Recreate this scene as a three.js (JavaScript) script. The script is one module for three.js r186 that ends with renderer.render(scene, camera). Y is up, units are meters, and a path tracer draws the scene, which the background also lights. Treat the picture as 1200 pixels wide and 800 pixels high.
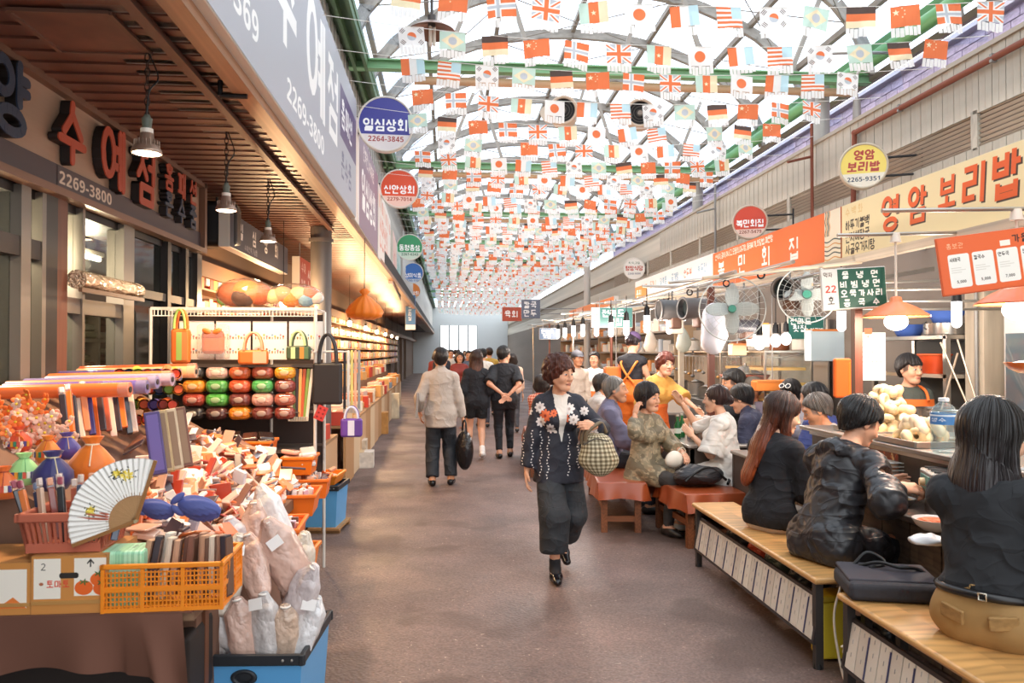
import * as THREE from 'three';
import { mergeGeometries } from 'three/addons/utils/BufferGeometryUtils.js';
import { RoundedBoxGeometry } from 'three/addons/geometries/RoundedBoxGeometry.js';
import { RectAreaLightUniformsLib } from 'three/addons/lights/RectAreaLightUniformsLib.js';

// ---------------------------------------------------------------- camera, sky, exposure
const scene = new THREE.Scene();
const YAW = Math.atan(75 / 900), PITCH = Math.atan(12 / 900);
const camera = new THREE.PerspectiveCamera(2 * Math.atan(400 / 900) * 180 / Math.PI, 1.5, 0.1, 200);
camera.position.set(0, 1.62, 0);
camera.lookAt(Math.sin(YAW) * Math.cos(PITCH), 1.62 + Math.sin(PITCH), -Math.cos(YAW) * Math.cos(PITCH));
camera.updateMatrixWorld(true);
camera.focus = 6.2; camera.userData.fStop = 5.6;
scene.background = new THREE.Color(0.93, 0.97, 1.0);     // flat bright overcast sky
scene.environment = null;
scene.backgroundIntensity = 2.35;
const renderer = new THREE.WebGLRenderer();
renderer.toneMapping = THREE.LinearToneMapping;
renderer.toneMappingExposure = 1.18;
renderer.shadowMap.enabled = true;
RectAreaLightUniformsLib.init();

// ---------------------------------------------------------------- helpers
let SEED = 20260;
const rnd = () => { SEED = (SEED + 0x6d2b79f5) | 0; let t = Math.imul(SEED ^ (SEED >>> 15), 1 | SEED); t = (t + Math.imul(t ^ (t >>> 7), 61 | t)) ^ t; return ((t ^ (t >>> 14)) >>> 0) / 4294967296; };
const rr = (a, b) => a + (b - a) * rnd(), pick = (a) => a[Math.floor(rnd() * a.length)];
const V = (x, y, z) => new THREE.Vector3(x, y, z);
// a pixel of the photograph turned into a point of the place, on a plane at a known X, Y or Z
const RAY = (px, py) => V((px - 600) / 900, (400 - py) / 900, -1).applyQuaternion(camera.quaternion);
const atX = (px, py, x) => { const d = RAY(px, py); return d.multiplyScalar(x / d.x).add(camera.position); };
const atY = (px, py, y) => { const d = RAY(px, py); return d.multiplyScalar((y - 1.62) / d.y).add(camera.position); };
const atZ = (px, py, z) => { const d = RAY(px, py); return d.multiplyScalar(z / d.z).add(camera.position); };

const nth = 'first second third fourth fifth sixth seventh eighth ninth tenth eleventh twelfth thirteenth fourteenth fifteenth sixteenth seventeenth eighteenth nineteenth twentieth'.split(' ');
const names = {};
const numbered = (n) => { const k = names[n] = (names[n] ?? -1) + 1; return k ? n + '_' + String(k).padStart(3, '0') : n; };
function tag(o, label, category, group, kind) {
  o.userData = {};
  if (label) o.userData.label = label;
  if (category) o.userData.category = category;
  if (group) o.userData.group = group;
  if (kind) o.userData.kind = kind;
  return o;
}
function thing(name, label, category, pos = [0, 0, 0], turn = 0, group) {
  const o = new THREE.Group(); o.name = numbered(name); scene.add(o);
  o.position.set(...pos); o.rotation.y = turn;
  return tag(o, label, category, group);
}
const fixGeo = (g) => { if (g.index) g = g.toNonIndexed(); for (const k of Object.keys(g.attributes)) if (!['position', 'normal', 'uv', 'color'].includes(k)) g.deleteAttribute(k); return g; };
function merge(gs) {
  if (!Array.isArray(gs)) return gs;
  if (gs.length === 1) return gs[0];
  gs = gs.map(fixGeo);
  if (!gs.every((g) => g.attributes.uv)) gs.forEach((g) => g.deleteAttribute('uv'));
  return mergeGeometries(gs);
}
function obj(name, geo, mat, parent = scene) {
  const m = new THREE.Mesh(merge(geo), mat); m.name = parent === scene ? numbered(name) : name;
  m.castShadow = m.receiveShadow = true; parent.add(m); return m;
}
const struct = (name, geo, mat, parent) => { const m = obj(name, geo, mat, parent); if (!parent || parent === scene) m.userData.kind = 'structure'; return m; };
const sgroup = (name) => { const o = new THREE.Group(); o.name = numbered(name); o.userData.kind = 'structure'; scene.add(o); return o; };
function dup(root, pos, turn, label, group) {
  const base = root.name.replace(/_\d{3}$/, ''), r = root.clone(); r.name = numbered(base); scene.add(r);
  r.userData = { ...root.userData };
  if (pos) r.position.set(...pos);
  if (turn !== undefined && turn !== null) r.rotation.y = turn;
  if (label) r.userData.label = label;
  if (group) r.userData.group = group;
  return r;
}
const place = (g, p, r, s) => { p = p ?? [0, 0, 0]; r = r ?? [0, 0, 0]; if (s) g.scale(...s); g.applyMatrix4(new THREE.Matrix4().makeRotationFromEuler(new THREE.Euler(...r))); g.translate(...p); return g; };
const box = (w, h, d, p, r) => place(new THREE.BoxGeometry(w, h, d), p, r);
const box2 = (a, b) => box(b[0] - a[0], b[1] - a[1], b[2] - a[2], [(a[0] + b[0]) / 2, (a[1] + b[1]) / 2, (a[2] + b[2]) / 2]);   // between two corners
const rbox = (w, h, d, rad, p, r, seg = 1) => place(new RoundedBoxGeometry(w, h, d, seg, rad), p, r);
const cyl = (r1, r2, h, p, r, n = 16, open = false) => place(new THREE.CylinderGeometry(r1, r2, h, n, 1, open), p, r);
const sph = (r, p, s, n = 12) => place(new THREE.SphereGeometry(r, n, Math.ceil(n * .7)), p, [0, 0, 0], s);
const ball = (r, p, s, rot, n = 12) => { const g = new THREE.SphereGeometry(r, n, Math.ceil(n * .7)); return place(g, p, rot, s); };
const lathe = (pts, p, r, n = 20) => place(new THREE.LatheGeometry(pts.map(([x, y]) => new THREE.Vector2(x, y)), n), p, r);
const tube = (pts, r, n = 6, seg) => new THREE.TubeGeometry(new THREE.CatmullRomCurve3(pts.map((p) => Array.isArray(p) ? V(...p) : p)), seg ?? pts.length * 4, r, n);
function bar(a, b, r, n = 8) {                                    // a round bar between two points
  a = Array.isArray(a) ? V(...a) : a; b = Array.isArray(b) ? V(...b) : b;
  const d = b.clone().sub(a), g = new THREE.CylinderGeometry(r, r, d.length(), n);
  g.applyQuaternion(new THREE.Quaternion().setFromUnitVectors(V(0, 1, 0), d.clone().normalize()));
  g.translate(...a.clone().add(b).multiplyScalar(.5)); return g;
}
function beam(a, b, w, h) {                                       // a rectangular bar between two points, h upright
  a = Array.isArray(a) ? V(...a) : a; b = Array.isArray(b) ? V(...b) : b;
  const d = b.clone().sub(a), g = new THREE.BoxGeometry(w, h, d.length());
  const m = new THREE.Matrix4().lookAt(a, b, Math.abs(d.clone().normalize().y) > .97 ? V(0, 0, 1) : V(0, 1, 0)); g.applyMatrix4(m);
  g.translate(...a.clone().add(b).multiplyScalar(.5)); return g;
}
// ---------------------------------------------------------------- noise and materials
const hash = (x, y, z) => { let h = Math.imul(x, 374761393) ^ Math.imul(y, 668265263) ^ Math.imul(z, 2147483647 - 1013); h = Math.imul(h ^ (h >>> 13), 1274126177); return ((h ^ (h >>> 16)) >>> 0) / 4294967296; };
const sm = (t) => t * t * (3 - 2 * t);
function vnoise(x, y, z, P) {
  const X = Math.floor(x), Y = Math.floor(y), Z = Math.floor(z), u = sm(x - X), v = sm(y - Y), w = sm(z - Z), q = (n) => P ? ((n % P) + P) % P : n;
  const h = (i, j, k) => hash(q(X + i), q(Y + j), Z + k), L = (a, b, t) => a + (b - a) * t;
  return L(L(L(h(0, 0, 0), h(1, 0, 0), u), L(h(0, 1, 0), h(1, 1, 0), u), v), L(L(h(0, 0, 1), h(1, 0, 1), u), L(h(0, 1, 1), h(1, 1, 1), u), v), w);
}
const hex = (c) => { const k = new THREE.Color(c); return [k.r, k.g, k.b]; };
const MATS = new Map();
function M(color, roughness = .7, metalness = 0, more = {}) {
  const key = JSON.stringify([color, roughness, metalness, more]);
  if (!MATS.has(key)) MATS.set(key, new THREE.MeshPhysicalMaterial({ color, roughness, metalness, ...more }));
  return MATS.get(key);
}
function dataTex(n, m, f, srgb = true) {                          // f(u, v) -> [r, g, b] in 0..1
  const d = new Uint8Array(n * m * 4);
  for (let y = 0; y < m; y++) for (let x = 0; x < n; x++) { const c = f(x / n, y / m, x, y); d.set([c[0] * 255, c[1] * 255, c[2] * 255, 255].map((k) => Math.max(0, Math.min(255, k))), (y * n + x) * 4); }
  const t = new THREE.DataTexture(d, n, m); t.magFilter = THREE.LinearFilter; t.wrapS = t.wrapT = THREE.RepeatWrapping; t.colorSpace = srgb ? THREE.SRGBColorSpace : THREE.NoColorSpace; t.needsUpdate = true; return t;
}
const fbm = (u, v, P, o = 4, z = 0) => { let s = 0, a = .5, p = P; for (let i = 0; i < o; i++) { s += a * vnoise(u * p, v * p, z + i * 7, p); a *= .5; p *= 2; } return s / (1 - Math.pow(.5, o)); };
const mixc = (a, b, t) => a.map((x, i) => x + (b[i] - x) * t);
const rgb = (c) => { const k = new THREE.Color(c); k.convertLinearToSRGB(); return [k.r, k.g, k.b]; };
function canvasTex(w, h, draw) {
  const c = document.createElement('canvas'); c.width = w; c.height = h; const x = c.getContext('2d'); draw(x, w, h);
  const t = new THREE.CanvasTexture(c); t.colorSpace = THREE.SRGBColorSpace; t.magFilter = THREE.LinearFilter; return t;
}
const printMat = (w, h, draw, rough = .5, more = {}) => new THREE.MeshPhysicalMaterial({ map: canvasTex(w, h, draw), roughness: rough, ...more });
const grainT = dataTex(256, 256, (u, v) => { const g = .75 + .3 * fbm(u, v, 4, 5, 3); return [g, g, g]; });
const woodT = dataTex(256, 256, (u, v) => { const g = .8 + .25 * fbm(u * .25, v, 16, 3, 9) - .12 * Math.pow(Math.abs(Math.sin(v * 40 + 6 * fbm(u, v, 3, 2, 5))), 6); return [g, g * .99, g * .97]; });
const weaveB = dataTex(64, 64, (u, v) => { const g = .5 + .25 * Math.sin(u * 100.5) + .25 * Math.sin(v * 100.5); return [g, g, g]; }, false);
const crinkB = dataTex(256, 256, (u, v) => { const g = Math.abs(fbm(u, v, 6, 4, 2) - .5) * 2; return [g, g, g]; }, false);
const wrinkB = dataTex(384, 384, (u, v) => { let g = 0, a = .6; for (const [p, q, z] of [[5, 3, 1], [9, 6, 4], [17, 13, 7]]) { const w = fbm(u, v, 4, 2, z + 20) * 1.6; g += a * Math.pow(1 - Math.abs(2 * vnoise((u + w / 4 - Math.floor(u + w / 4)) * p, v * q, z, 0) - 1), 3); a *= .5; } return [g, g, g]; }, false); wrinkB.repeat.set(1.7, 1.7);
const PM = (color, rough, map, more = {}) => new THREE.MeshPhysicalMaterial({ color, roughness: rough, map, ...more });
const glow = (color, k) => new THREE.MeshStandardMaterial({ color: '#ffffff', emissive: color, emissiveIntensity: k, roughness: .4 });
function lamp(o, p, color, cd, r = 2) { const l = new THREE.PointLight(color, cd); l.position.set(...p); l.castShadow = true; l.shadow.radius = r; l.name = 'lamp_light'; o.add(l); return l; }
function metricUV(g, s = 1) {                                    // uv in metres by the face's main direction
  g = fixGeo(g.clone ? g : g); const p = g.attributes.position, n = g.attributes.normal, uv = new Float32Array(p.count * 2);
  for (let i = 0; i < p.count; i++) { const ax = Math.abs(n.getX(i)), ay = Math.abs(n.getY(i)), az = Math.abs(n.getZ(i)); const [a, b] = ay >= ax && ay >= az ? [p.getX(i), p.getZ(i)] : ax >= az ? [p.getZ(i), p.getY(i)] : [p.getX(i), p.getY(i)]; uv[2 * i] = a * s; uv[2 * i + 1] = b * s; }
  g.setAttribute('uv', new THREE.BufferAttribute(uv, 2)); return g;
}
// ---------------------------------------------------------------- Korean lettering drawn from its strokes
const circ = (cx, cy, rx, ry) => Array.from({ length: 17 }, (_, i) => [cx + rx * Math.cos(i * Math.PI / 8), cy + ry * Math.sin(i * Math.PI / 8)]);
const st = (s) => s.split('|').map((l) => l === 'o' ? circ(.5, .5, .5, .48) : l === 'h' ? circ(.5, .68, .36, .32) : l.split(' ').map((p) => p.split(',').map(Number)));
const CON = { 'ㄱ': '0,.06 .97,.06 .85,1', 'ㄴ': '.04,0 .04,.95 1,.95', 'ㄷ': '1,.06 .04,.06 .04,.95 1,.95', 'ㄹ': '0,.04 .97,.04 .97,.5 .03,.5 .03,.96 1,.96', 'ㅁ': '.04,.04 .96,.04 .96,.96 .04,.96 .04,.04', 'ㅂ': '.04,0 .04,.96 .96,.96 .96,0|.04,.48 .96,.48', 'ㅅ': '.5,0 .44,.42 0,1|.48,.34 1,1', 'ㅇ': 'o', 'ㅈ': '.02,.06 .98,.06|.5,.06 .44,.5 0,1|.48,.45 1,1', 'ㅊ': '.32,0 .68,0|.02,.24 .98,.24|.5,.24 .44,.58 0,1|.48,.52 1,1', 'ㅋ': '0,.06 .97,.06 .85,1|.05,.5 .92,.46', 'ㅌ': '1,.05 .04,.05 .04,.95 1,.95|.04,.5 .92,.5', 'ㅍ': '0,.06 1,.06|.28,.06 .28,.94|.72,.06 .72,.94|0,.94 1,.94', 'ㅎ': '.33,0 .67,0|.02,.22 .98,.22|h' };
const DOUB = { 'ㄲ': 'ㄱㄱ', 'ㄸ': 'ㄷㄷ', 'ㅃ': 'ㅂㅂ', 'ㅆ': 'ㅅㅅ', 'ㅉ': 'ㅈㅈ', 'ㄳ': 'ㄱㅅ', 'ㄵ': 'ㄴㅈ', 'ㄶ': 'ㄴㅎ', 'ㄺ': 'ㄹㄱ', 'ㄻ': 'ㄹㅁ', 'ㄼ': 'ㄹㅂ', 'ㅄ': 'ㅂㅅ' };
const INI = 'ㄱㄲㄴㄷㄸㄹㅁㅂㅃㅅㅆㅇㅈㅉㅊㅋㅌㅍㅎ', FIN = ' ㄱㄲㄳㄴㄵㄶㄷㄹㄺㄻㄼㄽㄾㄿㅀㅁㅂㅄㅅㅆㅇㅈㅊㅋㅌㅍㅎ';
const VERT = { 0: '.35,0 .35,1|.35,.5 1,.5', 1: '.15,.02 .15,.98|.85,0 .85,1|.15,.5 .85,.5', 2: '.35,0 .35,1|.35,.34 1,.34|.35,.64 1,.64', 4: '.75,0 .75,1|.05,.5 .75,.5', 5: '.5,.02 .5,.98|.95,0 .95,1|-.05,.5 .5,.5', 6: '.75,0 .75,1|.05,.34 .75,.34|.05,.64 .75,.64', 7: '.5,.02 .5,.98|.95,0 .95,1|-.05,.34 .5,.34|-.05,.64 .5,.64', 20: '.6,0 .6,1' };
const HORI = { 8: '0,.85 1,.85|.5,.1 .5,.85', 12: '0,.85 1,.85|.33,.1 .33,.85|.67,.1 .67,.85', 13: '0,.2 1,.2|.5,.2 .5,1', 17: '0,.2 1,.2|.33,.2 .33,1|.67,.2 .67,1', 18: '0,.5 1,.5' };
const MIX = { 9: [8, 0], 10: [8, 1], 11: [8, 20], 14: [13, 4], 15: [13, 5], 16: [13, 20], 19: [18, 20] };
function syllable(ch) {                                           // polylines in the unit square, y down
  const code = ch.charCodeAt(0) - 0xac00; if (code < 0 || code > 11171) return null;
  const i = Math.floor(code / 588), v = Math.floor(code % 588 / 28), f = code % 28, out = [];
  const put = (s, x, y, w, h) => st(s).forEach((l) => out.push(l.map(([a, b]) => [x + a * w, y + b * h])));
  const con = (c, x, y, w, h) => { if (DOUB[c]) { con(DOUB[c][0], x, y, w * .46, h); con(DOUB[c][1], x + w * .54, y, w * .46, h); } else put(CON[c] ?? CON['ㅅ'], x, y, w, h); };
  const H = f ? .56 : 1;
  if (VERT[v]) { con(INI[i], .02, H * .06, .5, H * (f ? .84 : .8)); put(VERT[v], .62, 0, .38, H * (f ? 1 : 1)); }
  else if (HORI[v]) { con(INI[i], .15, 0, .7, H * .52); put(HORI[v], 0, H * .58, 1, H * .4); }
  else { const [h, w] = MIX[v]; con(INI[i], .06, 0, .5, H * .5); put(HORI[h], 0, H * .56, .66, H * .36); put(VERT[w], .68, 0, .34, H); }
  if (f) con(FIN[f], .16, .68, .72, .32);
  return out;
}
// text on a canvas: Hangul by its strokes, the rest by the font
function write(x, s, X, Y, size, o = {}) {
  const { color = '#fff', w = .12, wide = .9, gap = .12, align = 'left', down = false, slant = 0 } = o;
  const adv = (c) => c === ' ' ? size * .4 : syllable(c) ? size * (wide + gap) : (x.font = `${o.light ? '' : 'bold '}${size * 1.05}px sans-serif`, x.measureText(c).width * (o.squeeze ?? 1) + size * .03);
  const L = [...s], total = down ? 0 : L.reduce((a, c) => a + adv(c), 0) - size * gap;
  let cx = align === 'center' ? X - total / 2 : align === 'right' ? X - total : X, cy = Y;
  x.lineCap = o.cap ?? 'butt'; x.lineJoin = 'miter';
  for (const c of L) {
    const g = syllable(c);
    if (g) {
      x.strokeStyle = color; x.lineWidth = size * w;
      for (const l of g) { x.beginPath(); l.forEach(([a, b], i) => { const px = cx + (a * .94 + .03) * size * wide - (b - .5) * slant * size, py = cy + (b * .92 + .04) * size; i ? x.lineTo(px, py) : x.moveTo(px, py); }); x.stroke(); }
    } else if (c !== ' ') { x.fillStyle = color; x.font = `${o.light ? '' : 'bold '}${size * 1.05}px sans-serif`; x.textBaseline = 'alphabetic'; x.save(); x.translate(cx, cy + size * .9); x.scale(o.squeeze ?? 1, 1); x.fillText(c, 0, 0); x.restore(); }
    if (down) cy += size * (1 + gap); else cx += adv(c);
  }
}
// raised letters as solid strokes: geometry in a box of the given size, y up, front towards +z
function solidSyllable(ch, size, t, depth) {
  const gs = []; let q = 0;
  for (const l of syllable(ch) ?? []) for (let i = 0; i < l.length; i++) {
    const P = ([a, b]) => V((a - .5) * size * .85, (.5 - b) * size, 0), a = P(l[i]);
    gs.push(cyl(t / 2, t / 2, depth + .0004 * (++q % 9), [a.x, a.y, 0], [Math.PI / 2, 0, 0], 8));
    if (i) { const b = P(l[i - 1]), d = b.clone().sub(a); gs.push(box(d.length(), t, depth + .0004 * (++q % 9) + .0002, [(a.x + b.x) / 2, (a.y + b.y) / 2, 0], [0, 0, Math.atan2(d.y, d.x)])); }
  }
  return merge(gs);
}
// ---------------------------------------------------------------- figures: distance fields of tapered capsules, meshed by surface nets
function polygonize(f, lo, hi, h, colour) {
  const n = [0, 1, 2].map((k) => Math.max(3, Math.ceil((hi[k] - lo[k]) / h) + 2)), [nx, ny, nz] = n, B = 5, val = new Float32Array(nx * ny * nz).fill(1);
  const rad = h * B * .87 * 1.25 + h;
  for (let z = 0; z < nz; z += B) for (let y = 0; y < ny; y += B) for (let x = 0; x < nx; x += B) {
    const c = f(lo[0] + (x + B / 2) * h, lo[1] + (y + B / 2) * h, lo[2] + (z + B / 2) * h), far = Math.abs(c) > rad * 1.5;
    for (let k = z; k < Math.min(z + B, nz); k++) for (let j = y; j < Math.min(y + B, ny); j++) for (let i = x; i < Math.min(x + B, nx); i++) {
      const edge = i === 0 || j === 0 || k === 0 || i === nx - 1 || j === ny - 1 || k === nz - 1;
      val[(k * ny + j) * nx + i] = edge ? Math.max(1e-4, far ? 1 : f(lo[0] + i * h, lo[1] + j * h, lo[2] + k * h)) : far ? c : f(lo[0] + i * h, lo[1] + j * h, lo[2] + k * h);
    }
  }
  const id = new Int32Array(nx * ny * nz).fill(-1), pos = [], idx = [], S = [1, nx, nx * ny];
  for (let z = 0; z < nz - 1; z++) for (let y = 0; y < ny - 1; y++) for (let x = 0; x < nx - 1; x++) {
    const o = (z * ny + y) * nx + x; let sx = 0, sy = 0, sz = 0, c = 0, neg = 0;
    for (let e = 0; e < 8; e++) if (val[o + (e & 1) + (e >> 1 & 1) * S[1] + (e >> 2) * S[2]] < 0) neg++;
    if (neg === 0 || neg === 8) continue;
    for (let e = 0; e < 8; e++) for (let a = 0; a < 3; a++) {
      if (e >> a & 1) continue;
      const v0 = val[o + (e & 1) + (e >> 1 & 1) * S[1] + (e >> 2) * S[2]], e1 = e | 1 << a, v1 = val[o + (e1 & 1) + (e1 >> 1 & 1) * S[1] + (e1 >> 2) * S[2]];
      if (v0 < 0 === v1 < 0) continue;
      const t = v0 / (v0 - v1);
      sx += (e & 1) + (a === 0 ? t : 0); sy += (e >> 1 & 1) + (a === 1 ? t : 0); sz += (e >> 2) + (a === 2 ? t : 0); c++;
    }
    id[o] = pos.length / 3; pos.push(lo[0] + (x + sx / c) * h, lo[1] + (y + sy / c) * h, lo[2] + (z + sz / c) * h);
  }
  for (let z = 1; z < nz - 1; z++) for (let y = 1; y < ny - 1; y++) for (let x = 1; x < nx - 1; x++) {
    const o = (z * ny + y) * nx + x;
    for (let a = 0; a < 3; a++) {
      const s0 = val[o] < 0, s1 = val[o + S[a]] < 0; if (s0 === s1) continue;
      const b = S[(a + 1) % 3], c = S[(a + 2) % 3], q = [id[o], id[o - b], id[o - b - c], id[o - c]]; if (q.some((k) => k < 0)) continue;
      if (s0) idx.push(q[0], q[1], q[2], q[0], q[2], q[3]); else idx.push(q[0], q[2], q[1], q[0], q[3], q[2]);
    }
  }
  const g = new THREE.BufferGeometry(); g.setAttribute('position', new THREE.Float32BufferAttribute(pos, 3)); g.setIndex(idx); g.computeVertexNormals();
  if (colour) { const cs = new Float32Array(pos.length); for (let i = 0; i < pos.length; i += 3) cs.set(colour(pos[i], pos[i + 1], pos[i + 2]), i); g.setAttribute('color', new THREE.BufferAttribute(cs, 3)); }
  return g;
}
const smin = (a, b, k) => { const h = Math.max(k - Math.abs(a - b), 0) / k; return Math.min(a, b) - h * h * k * .25; };
const smax = (a, b, k) => -smin(-a, -b, k);
// a tapered capsule; flat squashes it along the axis ax
function cone(a, b, ra, rb, flat = 1, ax = null) {
  const dx = b.x - a.x, dy = b.y - a.y, dz = b.z - a.z, L2 = Math.max(1e-9, dx * dx + dy * dy + dz * dz), q = ax ? 1 / flat - 1 : 0;
  return (x, y, z) => {
    const px = x - a.x, py = y - a.y, pz = z - a.z, t = Math.max(0, Math.min(1, (px * dx + py * dy + pz * dz) / L2));
    let ex = px - dx * t, ey = py - dy * t, ez = pz - dz * t;
    if (ax) { const k = (ex * ax.x + ey * ax.y + ez * ax.z) * q; ex += ax.x * k; ey += ax.y * k; ez += ax.z * k; }
    return (Math.sqrt(ex * ex + ey * ey + ez * ez) - ra - (rb - ra) * t) * (ax ? Math.min(1, flat * 1.15) : 1);
  };
}
const ellip = (cx, cy, cz, rx, ry, rz) => (x, y, z) => { const a = (x - cx) / rx, b = (y - cy) / ry, c = (z - cz) / rz, k = Math.sqrt(a * a + b * b + c * c), m = Math.sqrt((a / rx) ** 2 + (b / ry) ** 2 + (c / rz) ** 2); return m < 1e-6 ? -Math.min(rx, ry, rz) : k * (k - 1) / m; };
const union = (ps, k) => (x, y, z) => { let d = 1e3; for (const p of ps) { const e = p(x, y, z); if (e < d + k) d = smin(d, e, k); } return d; };
const folds = (x, y, z, f) => Math.sin(x * f + 2.1 * Math.sin(y * f * .7 + 1) + z * f * .6) * Math.sin(y * f * .8 + 1.7 * Math.sin(z * f * .6 + 2)) * .5 + .5 * Math.sin(z * f * 1.3 + 1.4 * Math.sin(x * f + y * f * 1.1));

const ellHead = { skull: ellip(0, .032, -.014, .074, .083, .094) };
function headField(o = {}) {
  const v = V, jaw = o.jaw ?? 0, P = [ellHead.skull, cone(v(0, -.005, .015), v(0, -.078, .048), .064, .033 + jaw), ellip(.036, -.028, .05, .03, .03, .032), ellip(-.036, -.028, .05, .03, .03, .032), cone(v(-.03, .03, .071), v(.03, .03, .071), .014, .014), ellip(0, -.094, .062, .021, .016, .02), cone(v(.05, -.04, .0), v(.03, -.088, .04), .02, .02), cone(v(-.05, -.04, .0), v(-.03, -.088, .04), .02, .02)];
  const base = union(P, .03), nose = union([cone(v(0, .016, .084), v(0, -.026, .104), .007, .0115), ellip(.012, -.031, .094, .0085, .008, .01), ellip(-.012, -.031, .094, .0085, .008, .01)], .012);
  const eyes = union([ellip(.031, .006, .0755, .0145, .0095, .0125), ellip(-.031, .006, .0755, .0145, .0095, .0125)], .003), lips = union([cone(v(-.017, -.0595, .0835), v(.017, -.0595, .0835), .006, .006), cone(v(-.013, -.067, .083), v(.013, -.067, .083), .0068, .0068)], .005);
  const ears = union([ellip(.076, .002, -.008, .009, .03, .018), ellip(-.076, .002, -.008, .009, .03, .018)], .004), earcut = union([ellip(.085, .004, -.004, .006, .016, .01), ellip(-.085, .004, -.004, .006, .016, .01)], .004);
  const mouth = o.open ? ellip(0, -.064, .088, .016, .009, .02) : null;
  return (x, y, z) => {
    let d = base(x, y, z); if (d > .08) return d;
    const sock = Math.min(Math.hypot(x - .032, y - .01, z - .1), Math.hypot(x + .032, y - .01, z - .1)) - .021;
    d = smax(d, -sock, .014); d = smin(d, nose(x, y, z), .014); d = smin(d, eyes(x, y, z), .003); d = smin(d, lips(x, y, z), .008); d = smin(d, ears(x, y, z), .008); d = smax(d, -earcut(x, y, z), .006);
    if (mouth) d = smax(d, -mouth(x, y, z), .004);
    return d;
  };
}
function headColour(skin, o = {}) {
  const s = hex(skin), lip = hex(o.lip ?? '#b5625a'), brow = hex(o.brow ?? '#2a2020'), dark = hex('#1a1210'), white = hex('#d8d0c8'), blush = mixc(s, hex('#d06a50'), .25);
  return (x, y, z) => {
    let c = s;
    if (o.scalp && z < .045 && Math.abs(x) < .0795) { const e = y + .062 - Math.max(0, z + .07) * .42; if (e > 0) c = mixc(s, o.scalp, Math.min(.85, e * 45)); }
    if (z > .03) {
      const ax = Math.abs(x);
      c = mixc(c, blush, Math.max(0, 1 - Math.hypot(ax - .04, y + .03) / .03) * .7);
      if (o.old) c = mixc(c, mixc(s, hex('#7a4a38'), .5), (Math.abs(y + .02 + (ax - .03) * .9) < .004 && ax > .018 && ax < .045 ? .6 : 0));
      const by = y - .031 - .004 * (1 - ((ax - .032) / .02) ** 2);
      if (Math.abs(by) < .0042 && ax > .012 && ax < .052 && z > .055) c = mixc(c, brow, .8);
      const ex = (ax - .031) / .0135, ey = (y - .006) / (o.shut ? .002 : .0058);
      if (z > .066 && ex * ex + ey * ey < 1.25) c = ex * ex + ey * ey > .8 && y > .006 ? dark : Math.abs(ax - .031) < .0062 ? dark : white;
      const lx = x / .024, ly = (y + .0635) / .0095;
      if (z > .07 && lx * lx + ly * ly < 1) c = mixc(c, Math.abs(y + .0635) < .0016 ? hex('#5a2a28') : lip, .8);
    }
    return c;
  };
}
// hair in head space; returns a field
function hairField(o) {
  const P = [], v = V, t = o.vol ?? .014, k = o.kind;
  const cap = ellip(0, .036 + t * .4, -.02, .076 + t, .084 + t, .096 + t), face = k === 'cap' ? null : ellip(0, -.062 + (o.line ?? 0), .09, .066, .115, .085);
  const nape = cone(v(0, .01, -.034), v(0, -.085, -.03), .066 + t * .6, .057 + t * .25), low = o.low ?? -.045, amp = o.curl ?? .003, fr = o.fr ?? 60;
  if (k === 'long' || k === 'bob') {
    const L = o.len, back = o.back ?? 0;
    P.push(cone(v(0, .02, -.055), v(0, -L * .55, -.06 - back * .5), .078, .082, .62, v(0, 0, 1)), cone(v(0, -L * .55, -.06 - back * .5), v(0, -L, -.055 - back), .085, .078, .42, v(0, 0, 1)));
    for (const s of [-1, 1]) P.push(cone(v(s * .07, .02, -.01), v(s * .082, -L * .5, o.front ? .03 : -.02), .028, .036), cone(v(s * .082, -L * .5, o.front ? .03 : -.02), v(s * .08, -L * .94, o.front ? .05 : -.03), .036, .018));
  }
  if (k === 'bun') P.push(ellip(0, -.005, -.125, .036, .034, .034), cone(v(0, .03, -.06), v(0, .0, -.11), .06, .03));
  if (k === 'tail') P.push(cone(v(0, .01, -.115), v(.01, -.13, -.15), .03, .024), cone(v(.01, -.13, -.15), v(.02, -.24, -.12), .024, .008));
  const extra = P.length ? union(P, .03) : null;
  return (x, y, z) => {
    let d = cap(x, y, z);
    if (k !== 'cap') d = smin(d, nape(x, y, z), .03);
    d = k === 'short' ? smax(d, low - .03 + Math.max(0, z + .09) * .88 - y, .02) : smax(d, low + Math.max(0, z) * .35 - y, .012);
    if (k === 'wave') d = smin(d, ellip(0, .01, -.04, .098, .085, .09)(x, y, z), .03);
    if (extra) { d = smin(d, extra(x, y, z), .03); }
    if (face) { let fz = face(x, y, z); d = smax(d, -fz, .012); if (o.fringe) d = smin(d, smax(ellip(0, .05, .062, .066, .036, .03)(x, y, z), .03 - y, .006), .012); }
    if (d > .05) return d;
    const a = Math.atan2(x, z + .03);
    return d + amp * (k === 'wave' ? folds(x, y, z, fr) : Math.sin(a * 38 + 2.5 * Math.sin(y * 34 + a * 3)) * .4 + folds(x, y, z, 40) * .5);
  };
}
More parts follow.
